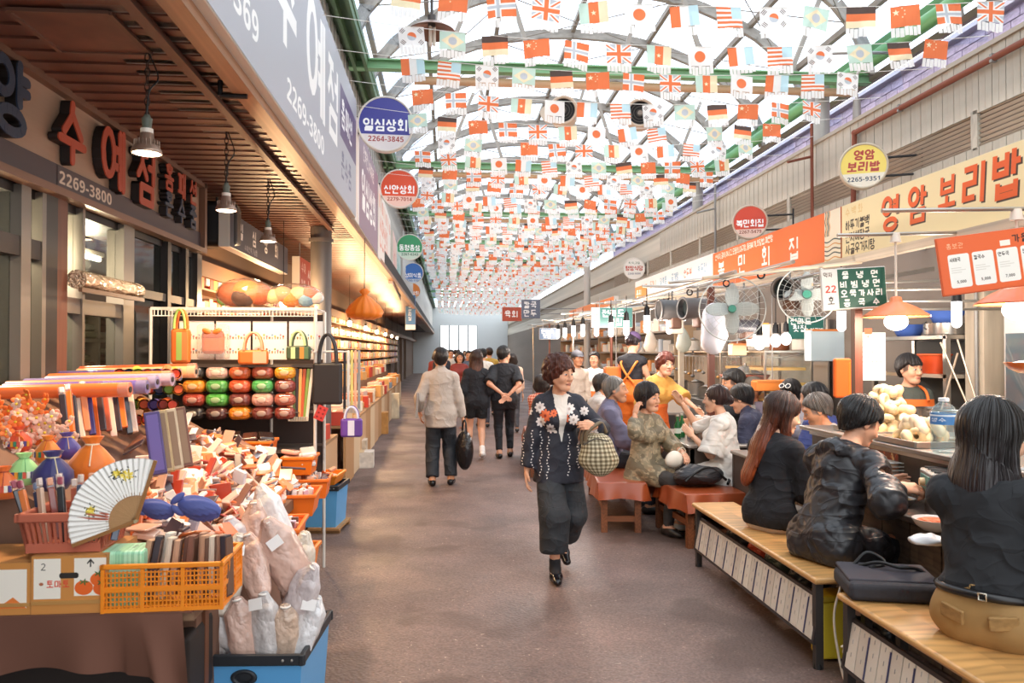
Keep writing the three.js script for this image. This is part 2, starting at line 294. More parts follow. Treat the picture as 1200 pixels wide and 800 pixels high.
function handGeo(wrist, dir, palm, side, curl, h, skin, scale = 1, thumbOut = .5) {     // palm: normal out of the palm; side: +1 when the thumb lies along palm x dir
  dir = dir.clone().normalize(); palm = palm.clone().addScaledVector(dir, -palm.dot(dir)).normalize();
  const across = V().crossVectors(palm, dir).multiplyScalar(side), S = scale, P = [];
  const at = (d, a, n) => wrist.clone().addScaledVector(dir, d * S).addScaledVector(across, a * S).addScaledVector(palm, n * S);
  P.push(cone(wrist, at(.03, 0, 0), .024 * S, .026 * S, .75, palm), cone(at(.03, .012, 0), at(.085, .024, 0), .02 * S, .015 * S, .75, palm), cone(at(.03, -.006, 0), at(.085, .006, 0), .02 * S, .015 * S, .75, palm), cone(at(.03, -.016, 0), at(.08, -.026, 0), .019 * S, .013 * S, .75, palm));
  const body = union(P, .015 * S), F = [];
  [[.026, .088, 1], [.009, .092, 1.1], [-.009, .09, 1.03], [-.026, .083, .82]].forEach(([a, d, l], i) => {
    let p = at(d, a, 0), ang = curl * .5; const c = curl * (1 + i * .06);
    const step = (len, r0, r1) => { const q = p.clone().addScaledVector(dir, Math.cos(ang) * len * S).addScaledVector(palm, Math.sin(ang) * len * S).addScaledVector(across, a * .12 * len * 8 * S); F.push(cone(p, q, r0 * S, r1 * S)); p = q; ang += c; };
    step(.042 * l, .0092, .0086); step(.026 * l, .0086, .0078); step(.021 * l, .0078, .0066);
  });
  let p = at(.028, .026, .004); const q = at(.058, .026 + .03 * thumbOut, .016), r = at(.088, .026 + .036 * thumbOut, .02 + .012 * curl);
  F.push(cone(p, q, .0125 * S, .0105 * S), cone(q, r, .0105 * S, .008 * S));
  const f = (x, y, z) => { let d = body(x, y, z); for (const g of F) { const e = g(x, y, z); d = smin(d, e, .006 * S); } return d; };
  const c = at(.07, 0, .03), R = .13 * S, sk = hex(skin);
  return polygonize(f, [c.x - R, c.y - R, c.z - R], [c.x + R, c.y + R, c.z + R], h, () => sk);
}
const SKINMAT = new THREE.MeshPhysicalMaterial({ vertexColors: true, roughness: .55, sheen: .15, sheenColor: new THREE.Color('#ff9070'), sheenRoughness: .6 });
const strandT = dataTex(512, 128, (u, v) => { const g = .62 + .5 * (.6 * vnoise(u * 170 + 1.2 * vnoise(u * 8, v * 3, 5), v * 3, 1, 0) + .4 * vnoise(u * 60, v * 5, 2, 0)); return [g, g, g]; }), strandB = dataTex(512, 128, (u, v) => { const g = .6 * vnoise(u * 120, v * 3, 1, 0) + .4 * vnoise(u * 44 + v, v * 4, 2, 0); return [g, g, g]; }, false);
const HAIRMAT = new THREE.MeshPhysicalMaterial({ vertexColors: true, roughness: .45, map: strandT, bumpMap: strandB, bumpScale: .012 });
function ik(a, b, l1, l2, pole) {
  const d = b.clone().sub(a); let L = d.length(); if (L > (l1 + l2) * .999) { L = (l1 + l2) * .999; b.copy(a).addScaledVector(d.normalize(), L); d.copy(b).sub(a); }
  d.normalize(); const c = (l1 * l1 + L * L - l2 * l2) / (2 * L), hgt = Math.sqrt(Math.max(0, l1 * l1 - c * c)), p = pole.clone().addScaledVector(d, -pole.dot(d)).normalize();
  return a.clone().addScaledVector(d, c).addScaledVector(p, hgt);
}
/* One figure. Local frame: y up, +z the way the body faces, +x its own left. All lengths are for a height of 1.70 m and are scaled by s.height. */
function person(s) {
  const t = thing('person', s.label, 'person', s.pos, s.yaw, s.group), H = (s.height ?? 1.65) / 1.7, q = s.q ?? 1, fem = s.fem ? 1 : 0, skin = s.skin ?? '#d9a383', bulk = s.bulk ?? 1;
  t.scale.setScalar(H);
  const arr = (a) => V(...a), P = arr(s.hip ?? [0, .93, 0]), E = (x, y, z) => V(0, 1, 0).applyEuler(new THREE.Euler(x, y, z));
  const lean = s.lean ?? 0, side = s.side ?? 0, tw = s.twist ?? 0, up = V(-Math.sin(side), Math.cos(lean), Math.sin(lean)).normalize(), X = V(Math.cos(tw), Math.sin(side), -Math.sin(tw)).normalize(), Z = V().crossVectors(X, up).normalize(), PX = V(1, 0, 0), PZ = V(0, 0, 1);
  const sp = (u, x = 0, z = 0) => P.clone().addScaledVector(up, u).addScaledVector(X, x).addScaledVector(Z, z);
  const sw = s.sw ?? (fem ? .136 : .158), hunch = s.hunch ?? 0, N = sp(.5, 0, .0 + hunch * .05), nd = up.clone().addScaledVector(Z, .25 + hunch).normalize();
  const HM = new THREE.Matrix4().makeRotationFromEuler(new THREE.Euler(-(s.headPitch ?? 0), s.headYaw ?? 0, s.headTilt ?? 0, 'YXZ')), hs = s.headSize ?? 1.03;
  const HC = N.clone().addScaledVector(nd, .165); HM.scale(V(hs, hs, hs)); HM.setPosition(HC); const HI = HM.clone().invert(), hp = V();
  const inHead = (f) => (x, y, z) => { hp.set(x, y, z).applyMatrix4(HI); return f(hp.x, hp.y, hp.z) * hs; };
  const shr = s.shrug ?? 0, sh = [sp(.428 + shr, sw), sp(.428 + shr, -sw)], hj = [P.clone().add(V(.085, -.03, 0)), P.clone().add(V(-.085, -.03, 0))];
  const wr = [arr(s.handL ?? [.24, .78, .05]), arr(s.handR ?? [-.24, .78, .05])], el = [0, 1].map((i) => ik(sh[i], wr[i], .285, .25, arr((i ? s.poleR : s.poleL) ?? [i ? -.35 : .35, -.3, -1])));
  const an = [arr(s.footL ?? [.09, .085, 0]), arr(s.footR ?? [-.09, .085, 0])], kn = [0, 1].map((i) => ik(hj[i], an[i], .43, .42, arr((i ? s.kneeR : s.kneeL) ?? [i ? -.05 : .05, 0, 1])));
  const toeY = [s.toeL ?? 0, s.toeR ?? 0], toeD = [0, 1].map((i) => { const a = (i ? s.turnR : s.turnL) ?? (i ? -.12 : .12); return V(Math.sin(a), toeY[i], Math.cos(a)).normalize(); });
  const torso = (o) => [cone(P.clone().addScaledVector(PX, .055), P.clone().addScaledVector(PX, -.055), .118 * bulk + o, .118 * bulk + o, .88, PZ), cone(sp(.02), sp(.2), (.145 - .004 * fem) * bulk + o, (.132 - fem * .014) * bulk + o, .76, Z), cone(sp(.2), sp(.38), (.135 - fem * .012) * bulk + o, (.152 - fem * .018) * bulk + o, .7, Z), cone(sh[0], sh[1], .05 + o, .05 + o), cone(sp(.415, 0, -.01), N, .08 + o * .6, .05 + o * .4), cone(sp(.43, sw * .75), sp(.49, .03), .036 + o, .04 + o * .5), cone(sp(.43, -sw * .75), sp(.49, -.03), .036 + o, .04 + o * .5), ...(fem ? [ellip(...Object.values(sp(.31, .068, .085)), .068 + o, .064 + o, .062 + o), ellip(...Object.values(sp(.31, -.068, .085)), .068 + o, .064 + o, .062 + o)] : []), ...(s.belly ? [ellip(...Object.values(sp(.13, 0, .04)), .14 + o, .13 + o, .12 * s.belly + o)] : [])];
  const arm = (i, o, u = 1, f = 1, w = 0) => { const r = []; const e = u < 1 ? sh[i].clone().lerp(el[i], u) : el[i]; r.push(cone(sh[i], e, .045 + o, .039 + o + w)); if (u >= 1 && f > 0) { const k = f < 1 ? el[i].clone().lerp(wr[i], f) : wr[i]; r.push(cone(el[i], k, .04 + o + w, .04 - .014 * f + o + w)); } return r; };
  const leg = (i, o, th = 1, w = 0) => { const r = [], K = kn[i], thigh = th < .5 ? hj[i].clone().lerp(K, th * 2) : K; r.push(cone(hj[i], thigh, .088 * bulk + o, .058 + (th < .5 ? .02 * (1 - th * 2) : 0) + o + w)); if (th > .5) { const A = K.clone().lerp(an[i], (th - .5) * 2); r.push(cone(K, A, .057 + o + w, .054 - .018 * (th - .5) * 2 + o + w * 1.2)); if (w < .03) { const cf = K.clone().lerp(an[i], .3); r.push(ellip(cf.x, cf.y, cf.z - .018, .048 + o, .09, .05 + o)); } } return r; };
  const bb = (pts, m) => { const b = new THREE.Box3().setFromPoints(pts); return [[b.min.x - m, b.min.y - m, b.min.z - m], [b.max.x + m, b.max.y + m, b.max.z + m]]; };
  // body: trunk and limbs, head and hands, each on a grid of its own, in one mesh
  const sk = hex(skin), neck = cone(N.clone().addScaledVector(nd, -.03), HC.clone().addScaledVector(nd, -.035), .052 - fem * .005, .05 - fem * .005);
  const limbs = union([...torso(0), neck, ...arm(0, 0), ...arm(1, 0), ...leg(0, 0), ...leg(1, 0), ...[0, 1].flatMap((i) => [cone(an[i], an[i].clone().addScaledVector(toeD[i], .12).add(V(0, -.05, 0)), .036, .03), cone(an[i], an[i].clone().addScaledVector(toeD[i], -.03).add(V(0, -.045, 0)), .036, .034)])], .03);
  const [blo, bhi] = bb([...sh, ...el, ...wr, ...kn, ...an, P, N, ...an.map((a, i) => a.clone().addScaledVector(toeD[i], .13))], .16);
  const parts = [polygonize(limbs, blo, bhi, .021 * q, () => sk)];
  const hf = inHead(headField(s.face)), headF = (x, y, z) => smin(hf(x, y, z), neck(x, y, z), .02), hcol = headColour(skin, { ...s.face, scalp: s.hair ? hex(s.hair.color) : null });
  parts.push(polygonize(headF, [HC.x - .15, HC.y - .16, HC.z - .15], [HC.x + .15, HC.y + .16, HC.z + .15], .005 * Math.max(1, q), (x, y, z) => { hp.set(x, y, z).applyMatrix4(HI); return hcol(hp.x, hp.y, hp.z); }));
  for (const i of [0, 1]) {
    const hd = i ? s.dirR : s.dirL, pn = i ? s.palmR : s.palmL; if ((i ? s.hideR : s.hideL)) continue;
    const d = hd ? arr(hd) : wr[i].clone().sub(el[i]); parts.push(handGeo(wr[i], d, pn ? arr(pn) : V(i ? 1 : -1, 0, .1), i ? -1 : 1, (i ? s.curlR : s.curlL) ?? .35, .0045 * Math.max(1, q), skin, fem ? .94 : 1.02, (i ? s.thumbR : s.thumbL) ?? .5));
  }
  obj('body', parts.map((g) => { g.deleteAttribute('uv'); return g; }), SKINMAT, t);
  const cloth = (name, f, pts, m, h, mat, label, colour) => { const [lo, hi] = bb(pts, m), g = polygonize(f, lo, hi, h * q, colour), p = g.attributes.position, uv = new Float32Array(p.count * 2); for (let k = 0; k < p.count; k++) { uv[2 * k] = p.getX(k) + p.getZ(k) * .35; uv[2 * k + 1] = p.getY(k); } g.setAttribute('uv', new THREE.BufferAttribute(uv, 2)); const o = obj(name, g, mat, t); if (label) o.userData.label = label; return o; };
  const trunkPts = [...sh, P, N];
  if (s.top) {
    const c = s.top, o = c.off ?? .014, F = [], hem = c.hem ?? -.1, arms = c.sleeveless ? [] : [0, 1].map((i) => union(arm(i, o, Math.min(1, c.sleeve * 2), Math.max(0, c.sleeve * 2 - 1), c.wide ?? 0), .02));
    F.push(...torso(o), ...(c.skirt ? [cone(sp(.1), sp(hem + .02), .14 + o, .16 + o + c.skirt, .8, Z)] : []), ...(hem < -.12 ? [...leg(0, o + .01, .3), ...leg(1, o + .01, .3)] : []));
    const u = union(F, .028), NK = N.clone().addScaledVector(nd, c.neck ?? .025), tops = [], col = c.collar ? cone(sp(.49), N.clone().addScaledVector(nd, .055), .075, .066) : null, colin = cone(sp(.5), N.clone().addScaledVector(nd, .12), .058, .058), hood = c.hood ? union([cone(sp(.47, .08, -.095), sp(.47, -.08, -.095), .032, .032), cone(sp(.5, .09, -.03), sp(.46, .07, -.1), .028, .034), cone(sp(.5, -.09, -.03), sp(.46, -.07, -.1), .028, .034), cone(sp(.47, 0, -.1), sp(.37, 0, -.125), .06, .03, .6, Z)], .04) : null;
    const cuffs = c.sleeveless ? [] : [0, 1].map((i) => { const a = c.sleeve > .5 ? el[i] : sh[i], b = c.sleeve > .5 ? wr[i] : el[i], d = b.clone().sub(a), L = d.length(); d.normalize(); return [a.clone().addScaledVector(d, L * (c.sleeve > .5 ? c.sleeve * 2 - 1 : c.sleeve * 2)), d]; });
    const f = (x, y, z) => {
      let d = u(x, y, z); for (let i = 0; i < arms.length; i++) { const [k, v] = cuffs[i]; let e = arms[i](x, y, z); if (e < .08) { const m = (x - k.x) * v.x + (y - k.y) * v.y + (z - k.z) * v.z; if (m > -.05 && Math.hypot(x - k.x, y - k.y, z - k.z) < .14) e = smax(e, m, .005); d = smin(d, e, .026); } } if (col) d = smin(d, Math.max(col(x, y, z), -colin(x, y, z)), .015); if (hood) d = smin(d, hood(x, y, z), .02); if (d > .06) return d;
      const w = c.wr ?? .004; d += w * folds(x, y, z, c.fold ?? 24); if (w > .004) { const r = folds(z + .3, x, y, (c.fold ?? 24) * 1.7); d += w * .8 * Math.pow(1 - Math.min(1, Math.abs(r)), 3); }
      const px = x - P.x, py = y - P.y, pz = z - P.z, a = px * up.x + py * up.y + pz * up.z;
      if (!c.tuck) { const near = Math.abs(px * X.x + py * X.y + pz * X.z) < .26 ? hem - a : -1; d = smax(d, near, .006); }
      if (!col) d = smax(d, (x - NK.x) * nd.x + (y - NK.y) * nd.y + (z - NK.z) * nd.z, .008);
      if (c.vee) { const cx = px * X.x + py * X.y + pz * X.z, cz = px * Z.x + py * Z.y + pz * Z.z; if (cz > .02) d = smax(d, Math.min(.05, (c.veeW ?? .06) * Math.max(0, (a - c.vee) / (.5 - c.vee)) - Math.abs(cx)), .008); }
      return d;
    };
    cloth(c.name ?? 'shirt', f, [...trunkPts, ...el, ...(c.sleeve > .5 ? wr : []), sp(hem)], .2, c.h ?? .0115, c.mat, c.label, c.colour);
  }
  if (s.under) { const c = s.under, u = union(torso(c.off ?? .008), .028), NK = N.clone().addScaledVector(nd, .02); cloth(c.name ?? 'undershirt', (x, y, z) => Math.max(u(x, y, z), (x - NK.x) * nd.x + (y - NK.y) * nd.y + (z - NK.z) * nd.z, -(y - P.y) + (c.hem ?? .05)), trunkPts, .2, .016, c.mat, c.label); }
  if (s.legs) {
    const c = s.legs, o = c.off ?? .012, F = union([cone(P.clone().addScaledVector(PX, .055), P.clone().addScaledVector(PX, -.055), .118 * bulk + o, .118 * bulk + o, .9, PZ), cone(sp(.02), sp(.14), .143 * bulk + o * .8, .134 * bulk + o * .8, .78, Z)], .022), LG = [0, 1].map((i) => union(leg(i, o, c.len ?? 1, c.wide ?? 0), .02));
    const cuts = [0, 1].map((i) => { const L = c.len ?? 1, a = L > .5 ? kn[i] : hj[i], b = L > .5 ? an[i] : kn[i], d = b.clone().sub(a); const k = a.clone().addScaledVector(d, L > .5 ? (L - .5) * 2 : L * 2); return [k, d.normalize()]; });
    const waist = c.waist ?? .13;
    cloth(c.name ?? 'trousers', (x, y, z) => {
      let d = F(x, y, z); for (let i = 0; i < 2; i++) { const [k, v] = cuts[i]; let e = LG[i](x, y, z); if (e < .08) { const m = (x - k.x) * v.x + (y - k.y) * v.y + (z - k.z) * v.z; if (m > -.05) e = smax(e, m, .005); d = smin(d, e, .02); } } if (d > .05) return d; d += (c.wr ?? .004) * folds(x, y, z, c.fold ?? 20);
      d = smax(d, (x - P.x) * up.x + (y - P.y) * up.y + (z - P.z) * up.z - waist, .006);
      return d;
    }, [P, ...hj, ...kn, ...an, sp(.15)], .2, c.h ?? .012, c.mat, c.label);
  }
  if (s.shoes) for (const i of [0, 1]) {
    const c = s.shoes, a = an[i], heel = a.clone().addScaledVector(toeD[i], -.045).add(V(0, -.045, 0)), toe = a.clone().addScaledVector(toeD[i], .15).add(V(0, -.052, 0)), mid = a.clone().addScaledVector(toeD[i], .06).add(V(0, -.04, 0));
    const f = union([cone(heel, mid, .041, .046), cone(mid, toe, .046, .033, .8, V(0, 1, 0)), cone(a.clone().add(V(0, c.high ? .03 : -.015, 0)), mid, .043, .045)], .02), sole = -.085;
    const upv = V(0, 1, 0).addScaledVector(toeD[i], -toeD[i].y).normalize();
    const so = hex(c.sole ?? '#151515'), uc = hex(c.color), g = polygonize((x, y, z) => { const k = (x - a.x) * upv.x + (y - a.y) * upv.y + (z - a.z) * upv.z; return smax(smax(f(x, y, z), sole - k, .004), k - (c.high ? .05 : -.005), .006); }, [a.x - .24, a.y - .2, a.z - .24], [a.x + .24, a.y + .16, a.z + .24], .0095 * q, (x, y, z) => ((x - a.x) * upv.x + (y - a.y) * upv.y + (z - a.z) * upv.z < sole + .016 ? so : uc));
    obj('shoe', g, new THREE.MeshPhysicalMaterial({ vertexColors: true, roughness: c.rough ?? .3 }), t);
  }
  if (s.socks) for (const i of [0, 1]) obj('sock', polygonize(union([cone(kn[i].clone().lerp(an[i], .84), an[i], .046, .043), cone(an[i], an[i].clone().addScaledVector(toeD[i], .07).add(V(0, -.03, 0)), .043, .037)], .02), [an[i].x - .15, an[i].y - .1, an[i].z - .15], [an[i].x + .15, an[i].y + .2, an[i].z + .15], .012 * q), s.socks, t);
  if (s.hair) {
    const hr = s.hair, hF = hairField(hr), f = inHead(hF), c0 = hex(hr.color), c1 = hex(hr.tip ?? hr.color), L = (hr.len ?? 0) + .16, LW = hr.down && hr.len ? (x, y, z) => f(x, y, z) : f;
    const g = polygonize(LW, [HC.x - .2 - (hr.len ?? 0) * .6, HC.y - L - .05, HC.z - .26 - (hr.len ?? 0) * .6], [HC.x + .2 + (hr.len ?? 0) * .6, HC.y + .19, HC.z + .2], .0068 * Math.max(1, q), (x, y, z) => { hp.set(x, y, z).applyMatrix4(HI); const k = hr.len ? Math.max(0, Math.min(1, (-hp.y + .02) / hr.len)) : 0, s2 = .7 + .6 * vnoise(Math.atan2(hp.x, hp.z + .02) * 22, hp.y * 6, 3); return mixc(c0, c1, k).map((v) => v * s2); });
    { const p = g.attributes.position, uv = new Float32Array(p.count * 2); for (let i = 0; i < p.count; i++) { hp.fromBufferAttribute(p, i).applyMatrix4(HI); uv[2 * i] = Math.atan2(hp.x, -hp.z - .02) / (2 * Math.PI) * 2; uv[2 * i + 1] = hp.y * 2.2 + Math.abs(hp.x) * 2; } g.setAttribute('uv', new THREE.BufferAttribute(uv, 2)); }
    obj('hair', g, HAIRMAT, t);
  }
  if (s.hat) { const f = inHead(smaxF(ellip(0, .05, -.012, .093, .085, .112), .028)), br = inHead(cone(V(0, .035, .075), V(0, .03, .135), .06, .05, .12, V(0, 1, 0))); obj(s.hat.name ?? 'cap', polygonize(union(s.hat.brim === false ? [f] : [f, br], .006), [HC.x - .2, HC.y - .08, HC.z - .2], [HC.x + .2, HC.y + .2, HC.z + .24], .008 * q), s.hat.mat, t); }
  t.userData.joints = undefined; delete t.userData.joints;
  return { t, sp, sh, el, wr, kn, an, N, HC, HM, X, Z, up, P, H, torso, world: (v) => t.localToWorld((t.updateMatrixWorld(true), v.clone())) };
}
const smaxF = (f, y0) => (x, y, z) => smax(f(x, y, z), y0 - y, .004);
// ---------------------------------------------------------------- the setting
const XW = -2.15, XF = -1.05, XR = 4.5, ZN = 3, ZF = -58;          // left shop wall, left fascia, right wall, near and far ends
{ // floor: worn asphalt with pale specks
  const base = [.47, .385, .355], specks = dataTex(1024, 1024, (u, v) => {
    let k = .74 + .34 * fbm(u, v, 6, 5, 1) + .28 * (vnoise(u * 300, v * 300, 4, 300) - .5) + .16 * (fbm(u, v, 3, 2, 8) - .5);
    const s = vnoise(u * 180, v * 180, 9, 180); let c = base.map((b) => b * k);
    if (s > .955) c = mixc(c, [.85, .78, .7], .55); if (s < .03) c = mixc(c, [.2, .15, .13], .6);
    const st = fbm(u, v, 5, 4, 21); if (st > .62) c = mixc(c, [.3, .23, .2], Math.min(.5, (st - .62) * 5)); return c;
  });
  specks.repeat.set(1 / 2.6, 1 / 2.6);
  const rough = dataTex(256, 256, (u, v) => { const g = .42 + .4 * fbm(u, v, 6, 4, 5); return [g, g, g]; }, false); rough.repeat.set(1 / 3, 1 / 3);
  const bump = dataTex(512, 512, (u, v) => { const g = .6 * vnoise(u * 150, v * 150, 3, 150) + .4 * fbm(u, v, 20, 3, 6); return [g, g, g]; }, false); bump.repeat.set(1 / 1.7, 1 / 1.7);
  struct('floor', metricUV(box2([-8, -.12, ZF - 4], [8, 0, ZN])), new THREE.MeshPhysicalMaterial({ map: specks, roughnessMap: rough, roughness: 1, bumpMap: bump, bumpScale: .004 }));
}
const sidingM = PM('#c9bfb0', .6, grainT), brownM = M('#6b4a3c', .5), steelM = M('#b9b4ab', .3, .9), darkM = M('#1c1a1a', .6), creamM = M('#d9cbb8', .55), greenM = PM('#6fa36f', .5, grainT), rustM = PM('#8a4a34', .7, grainT), blackM = M('#141416', .5), greyM = M('#8d8b88', .5, .3);
// ---- left: soffit of ribbed metal strips under the canopy
{
  const c = sgroup('ceiling'), slat = [];
  const soffitM = PM('#74493a', .42, grainT), variants = [0, 1, 2].map((i) => metricUV(box(1.7, .02, .064 - .003 * i, [0, 0, 0])));
  struct('slab', box2([-4, 3.09, ZF], [XF, 3.3, ZN]), darkM, c);
  for (let z = -2.2, i = 0; z > -10; z -= .075, i++) { const s = obj('slat', variants[i % 3], soffitM, c); s.position.set(-1.94, 3.062 + .008 * (i % 2), z); }
  const far = []; for (let z = -10; z > -40; z -= .284) far.push(box(1.7, .02, .26, [-1.94, 3.062, z])); obj('slat', far, soffitM, c).userData.kind = 'stuff';
  const hatch = []; for (const [a, b] of [[[-1.83, -3.34], [-1.42, -3.34]], [[-1.83, -3.79], [-1.42, -3.79]], [[-1.83, -3.34], [-1.83, -3.79]], [[-1.42, -3.34], [-1.42, -3.79]]]) hatch.push(beam([a[0], 3.042, a[1]], [b[0], 3.042, b[1]], .022, .016));
  obj('hatch_frame', hatch, brownM, c);
  obj('hatch_panel', box(.4, .012, .43, [-1.625, 3.048, -3.565]), soffitM, c);
  obj('rail', [beam([-1.26, 3.02, -1.5], [-1.34, 3.02, -9], .05, .03)], brownM, c);
  obj('edge_trim', [box2([-1.13, 2.98, ZF], [-1.03, 3.06, ZN])], PM('#b98a68', .45, grainT), c);
  obj('bracket', [bar([-1.2, 2.97, -4.15], [-1.06, 2.97, -4.15], .014), bar([-1.2, 2.97, -4.15], [-1.2, 3.05, -4.15], .014)], blackM, c);
}
// ---- left: shop front behind the stall
{
  const w = sgroup('wall_left'); const steel = M('#77716a', .42, .6), dark = M('#2b2523', .5, .3), redP = PM('#6f4232', .6, grainT);
  obj('header', box2([-2.5, 2.42, -6.8], [XW - .02, 3.09, ZN]), dark, w);
  obj('back_wall', box2([-4.1, 0, -7.2], [-4, 3.1, ZN]), M('#8c7a6a', .8), w);
  obj('side_wall', box2([-4, 0, -7], [XW - .05, 3.1, -6.85]), M('#3a302c', .7), w);
  obj('side_wall', box2([-4.1, 0, ZN], [-1.06, 3.1, ZN + .1]), dark, w);
  obj('sill', box2([-2.3, 0, -6.85], [XW - .02, .5, ZN]), dark, w);
  const post = (a, b, m, d = .09) => obj('post', box2([XW - d, .5, b], [XW + .02, 2.46, a]), m, w);
  post(-4.03, -4.12, steel); post(-4.23, -4.27, steel); post(-4.27, -4.39, blackM, .12); post(-4.39, -4.5, redP, .13); post(-5.25, -5.42, steel); post(-6.05, -6.12, dark); post(-6.45, -6.52, dark); post(-6.74, -6.86, M('#4a4440', .3, .6)); post(-4.68, -4.71, steel);
  obj('transom', [box2([XW - .07, 2.1, -4.27], [XW + .015, 2.2, ZN])], dark, w); obj('transom', [box2([XW - .07, 1.84, -5.25], [XW + .01, 1.93, -4.5])], steel, w); obj('transom', [box2([XW - .07, 2.0, -6.8], [XW + .01, 2.06, -5.42])], dark, w);
  const glassM = M('#e8ece8', .03, 0, { transmission: 1, thickness: 0, ior: 1.5 }), tintM = M('#4b4f4c', .05, 0, { transmission: .85, thickness: 0 });
  const pane = (a, b, y0, y1, m) => obj('pane', box(.004, y1 - y0, a - b, [XW - .035, (y0 + y1) / 2, (a + b) / 2]), m, w);
  pane(ZN, -4.03, 2.2, 2.44, glassM); pane(ZN, -4.03, .5, 2.1, glassM); pane(-4.12, -4.23, .5, 2.44, glassM); pane(-4.5, -4.68, 2.0, 2.44, glassM); pane(-4.71, -5.25, 2.0, 2.44, glassM); pane(-4.5, -5.25, .5, 1.84, glassM); pane(-5.42, -6.05, 2.06, 2.44, tintM); pane(-5.42, -6.05, .5, 2.0, tintM); pane(-6.12, -6.45, .5, 2.44, tintM); pane(-6.52, -6.74, .5, 2.44, tintM);
  obj('interior_floor', box2([-4, 0, -6.9], [-2.3, .02, ZN]), M('#7a6a5c', .6), w);
}
// a rolled foil blind over the shop door
{ const t = thing('roller_blind', 'crumpled clear plastic blind rolled up over the glass shop door', 'blind', [XW + .06, 2.03, -4.95]);
  const g = cyl(.055, .05, .86, [0, 0, 0], [Math.PI / 2, 0, 0], 14); obj('roll', g, new THREE.MeshPhysicalMaterial({ color: '#cbb9a4', roughness: .18, metalness: .5, bumpMap: crinkB, bumpScale: .02 }), t); obj('bottom_bar', beam([.03, -.06, .45], [.03, -.06, -.44], .02, .025), M('#5a4638', .4), t); }
// ---- left: the long band above the canopy, corrugated white cladding and a green eaves beam
{
  const f = sgroup('wall_upper_left'), clad = PM('#d5d2cc', .55, grainT);
  obj('backing', box2([-1.6, 3.06, ZF], [-1.2, 5.05, ZN]), M('#9a968f', .7), f);
  const rib = metricUV(box(.03, .95, .1, [0, 0, 0]));
  for (let z = -5.2, i = 0; z > -20; z -= .125, i++) { const s = obj('cladding_panel', rib, clad, f); s.position.set(-1.19 + .008 * (i % 2), 4.62, z); }
  obj('cladding', box2([-1.2, 3.1, ZF], [-1.17, 5.08, -20]), clad, f);
  obj('eaves_beam', [box2([-1.25, 5.0, ZF], [-.92, 5.08, ZN]), box2([-1.1, 4.9, ZF], [-1.06, 5.0, ZN]), box2([-.97, 4.9, ZF], [-.93, 5.08, ZN])], PM('#5d7f57', .5, grainT), f);
}
// ---- roof: arched ribs, purlins, clear panes, green tie beams
const RC = 2.0, RS = 3.15, RY = 5.0, RH = 1.75, arch = (t, k = 1) => V(RC - RS * k * Math.cos(t), RY + RH * k * Math.sin(t), 0);
{
  const r = sgroup('ceiling_roof'), ribM = PM('#a9a197', .5, grainT), purM = M('#8d8479', .5), NA = 8, step = 1.62;
  const ribG = [], N = 18; for (let i = 0; i < N; i++) ribG.push(beam(arch(i * Math.PI / N), arch((i + 1) * Math.PI / N), .07, .14));
  const rib = merge(ribG), bays = 32, z0 = -2.5;
  for (let b = 0; b <= bays; b++) obj('arch_rib', rib, ribM, r).position.z = z0 - b * step;
  for (let i = 0; i <= NA; i++) { const p = arch(i * Math.PI / NA, 1.03); obj('purlin', box2([p.x - .03, p.y - .04, z0 - bays * step], [p.x + .03, p.y + .04, z0]), purM, r); }
  const paneM = M('#f6faff', .04, 0, { transmission: 1, thickness: 0, ior: 1.3 });
  const panes = []; for (let i = 0; i < NA; i++) { const g = []; for (const [u, v] of [[i, i + .5], [i + .5, i + 1]]) { const a = arch(u * Math.PI / NA, 1.05), b = arch(v * Math.PI / NA, 1.05); const q = beam(a, b, step - .03, .006); g.push(q); } panes.push(merge(g)); }
  for (let b = 0; b < bays; b++) for (let i = 0; i < NA; i++) { if (b > 24 && i % 2) continue; const m = obj('pane', panes[i], paneM, r); m.position.z = z0 - (b + .5) * step; }
  // thin wire braces in the near bays
  const wires = []; for (let b = 2; b < 12; b++) for (const [u, v] of [[1, 3], [3, 5], [5, 7], [3, 1], [5, 3], [7, 5]]) { const p = arch(u * Math.PI / 8, .97), q = arch(v * Math.PI / 8, .97); wires.push(bar([p.x, p.y, z0 - b * step], [q.x, q.y, z0 - (b + 1) * step], .008, 5)); }
  obj('brace_wire', wires, purM, r).userData.kind = 'stuff';
  for (let k = 0; k < 10; k++) {
    const z = -4.2 - k * 4.8;
    obj('tie_beam', [box2([-1.15, 4.9, z - .06], [5.15, 4.915, z + .06]), box2([-1.15, 5.0, z - .06], [5.15, 5.015, z + .06]), box2([-1.15, 4.915, z - .01], [5.15, 5.0, z + .01])], PM('#8fbf8c', .5, grainT), r);
    obj('pipe', bar([-.4, 4.82, z - .08], [5, 4.82, z - .08], .05, 12), M('#c9a27c', .5), r);
    const tw = []; for (let i = 1; i < 6; i++) { const x = -1.1 + i * 1.05; tw.push(beam([x, 5, z], [x + (i % 2 ? .5 : -.5), RY + RH * Math.sqrt(Math.max(0, 1 - ((x - RC) / RS) ** 2)) - .05, z], .05, .05)); }
    obj('web', tw, M('#a39a8f', .5), r);
  }
  obj('eaves_pipe', bar([4.98, 5.06, ZN], [4.98, 5.06, ZF], .085, 16), PM('#6fae6c', .4, grainT), r);
  obj('eaves_beam', [box2([5.06, 5.12, ZF], [5.14, 5.3, ZN])], PM('#5d9a5a', .5, grainT), r);
}
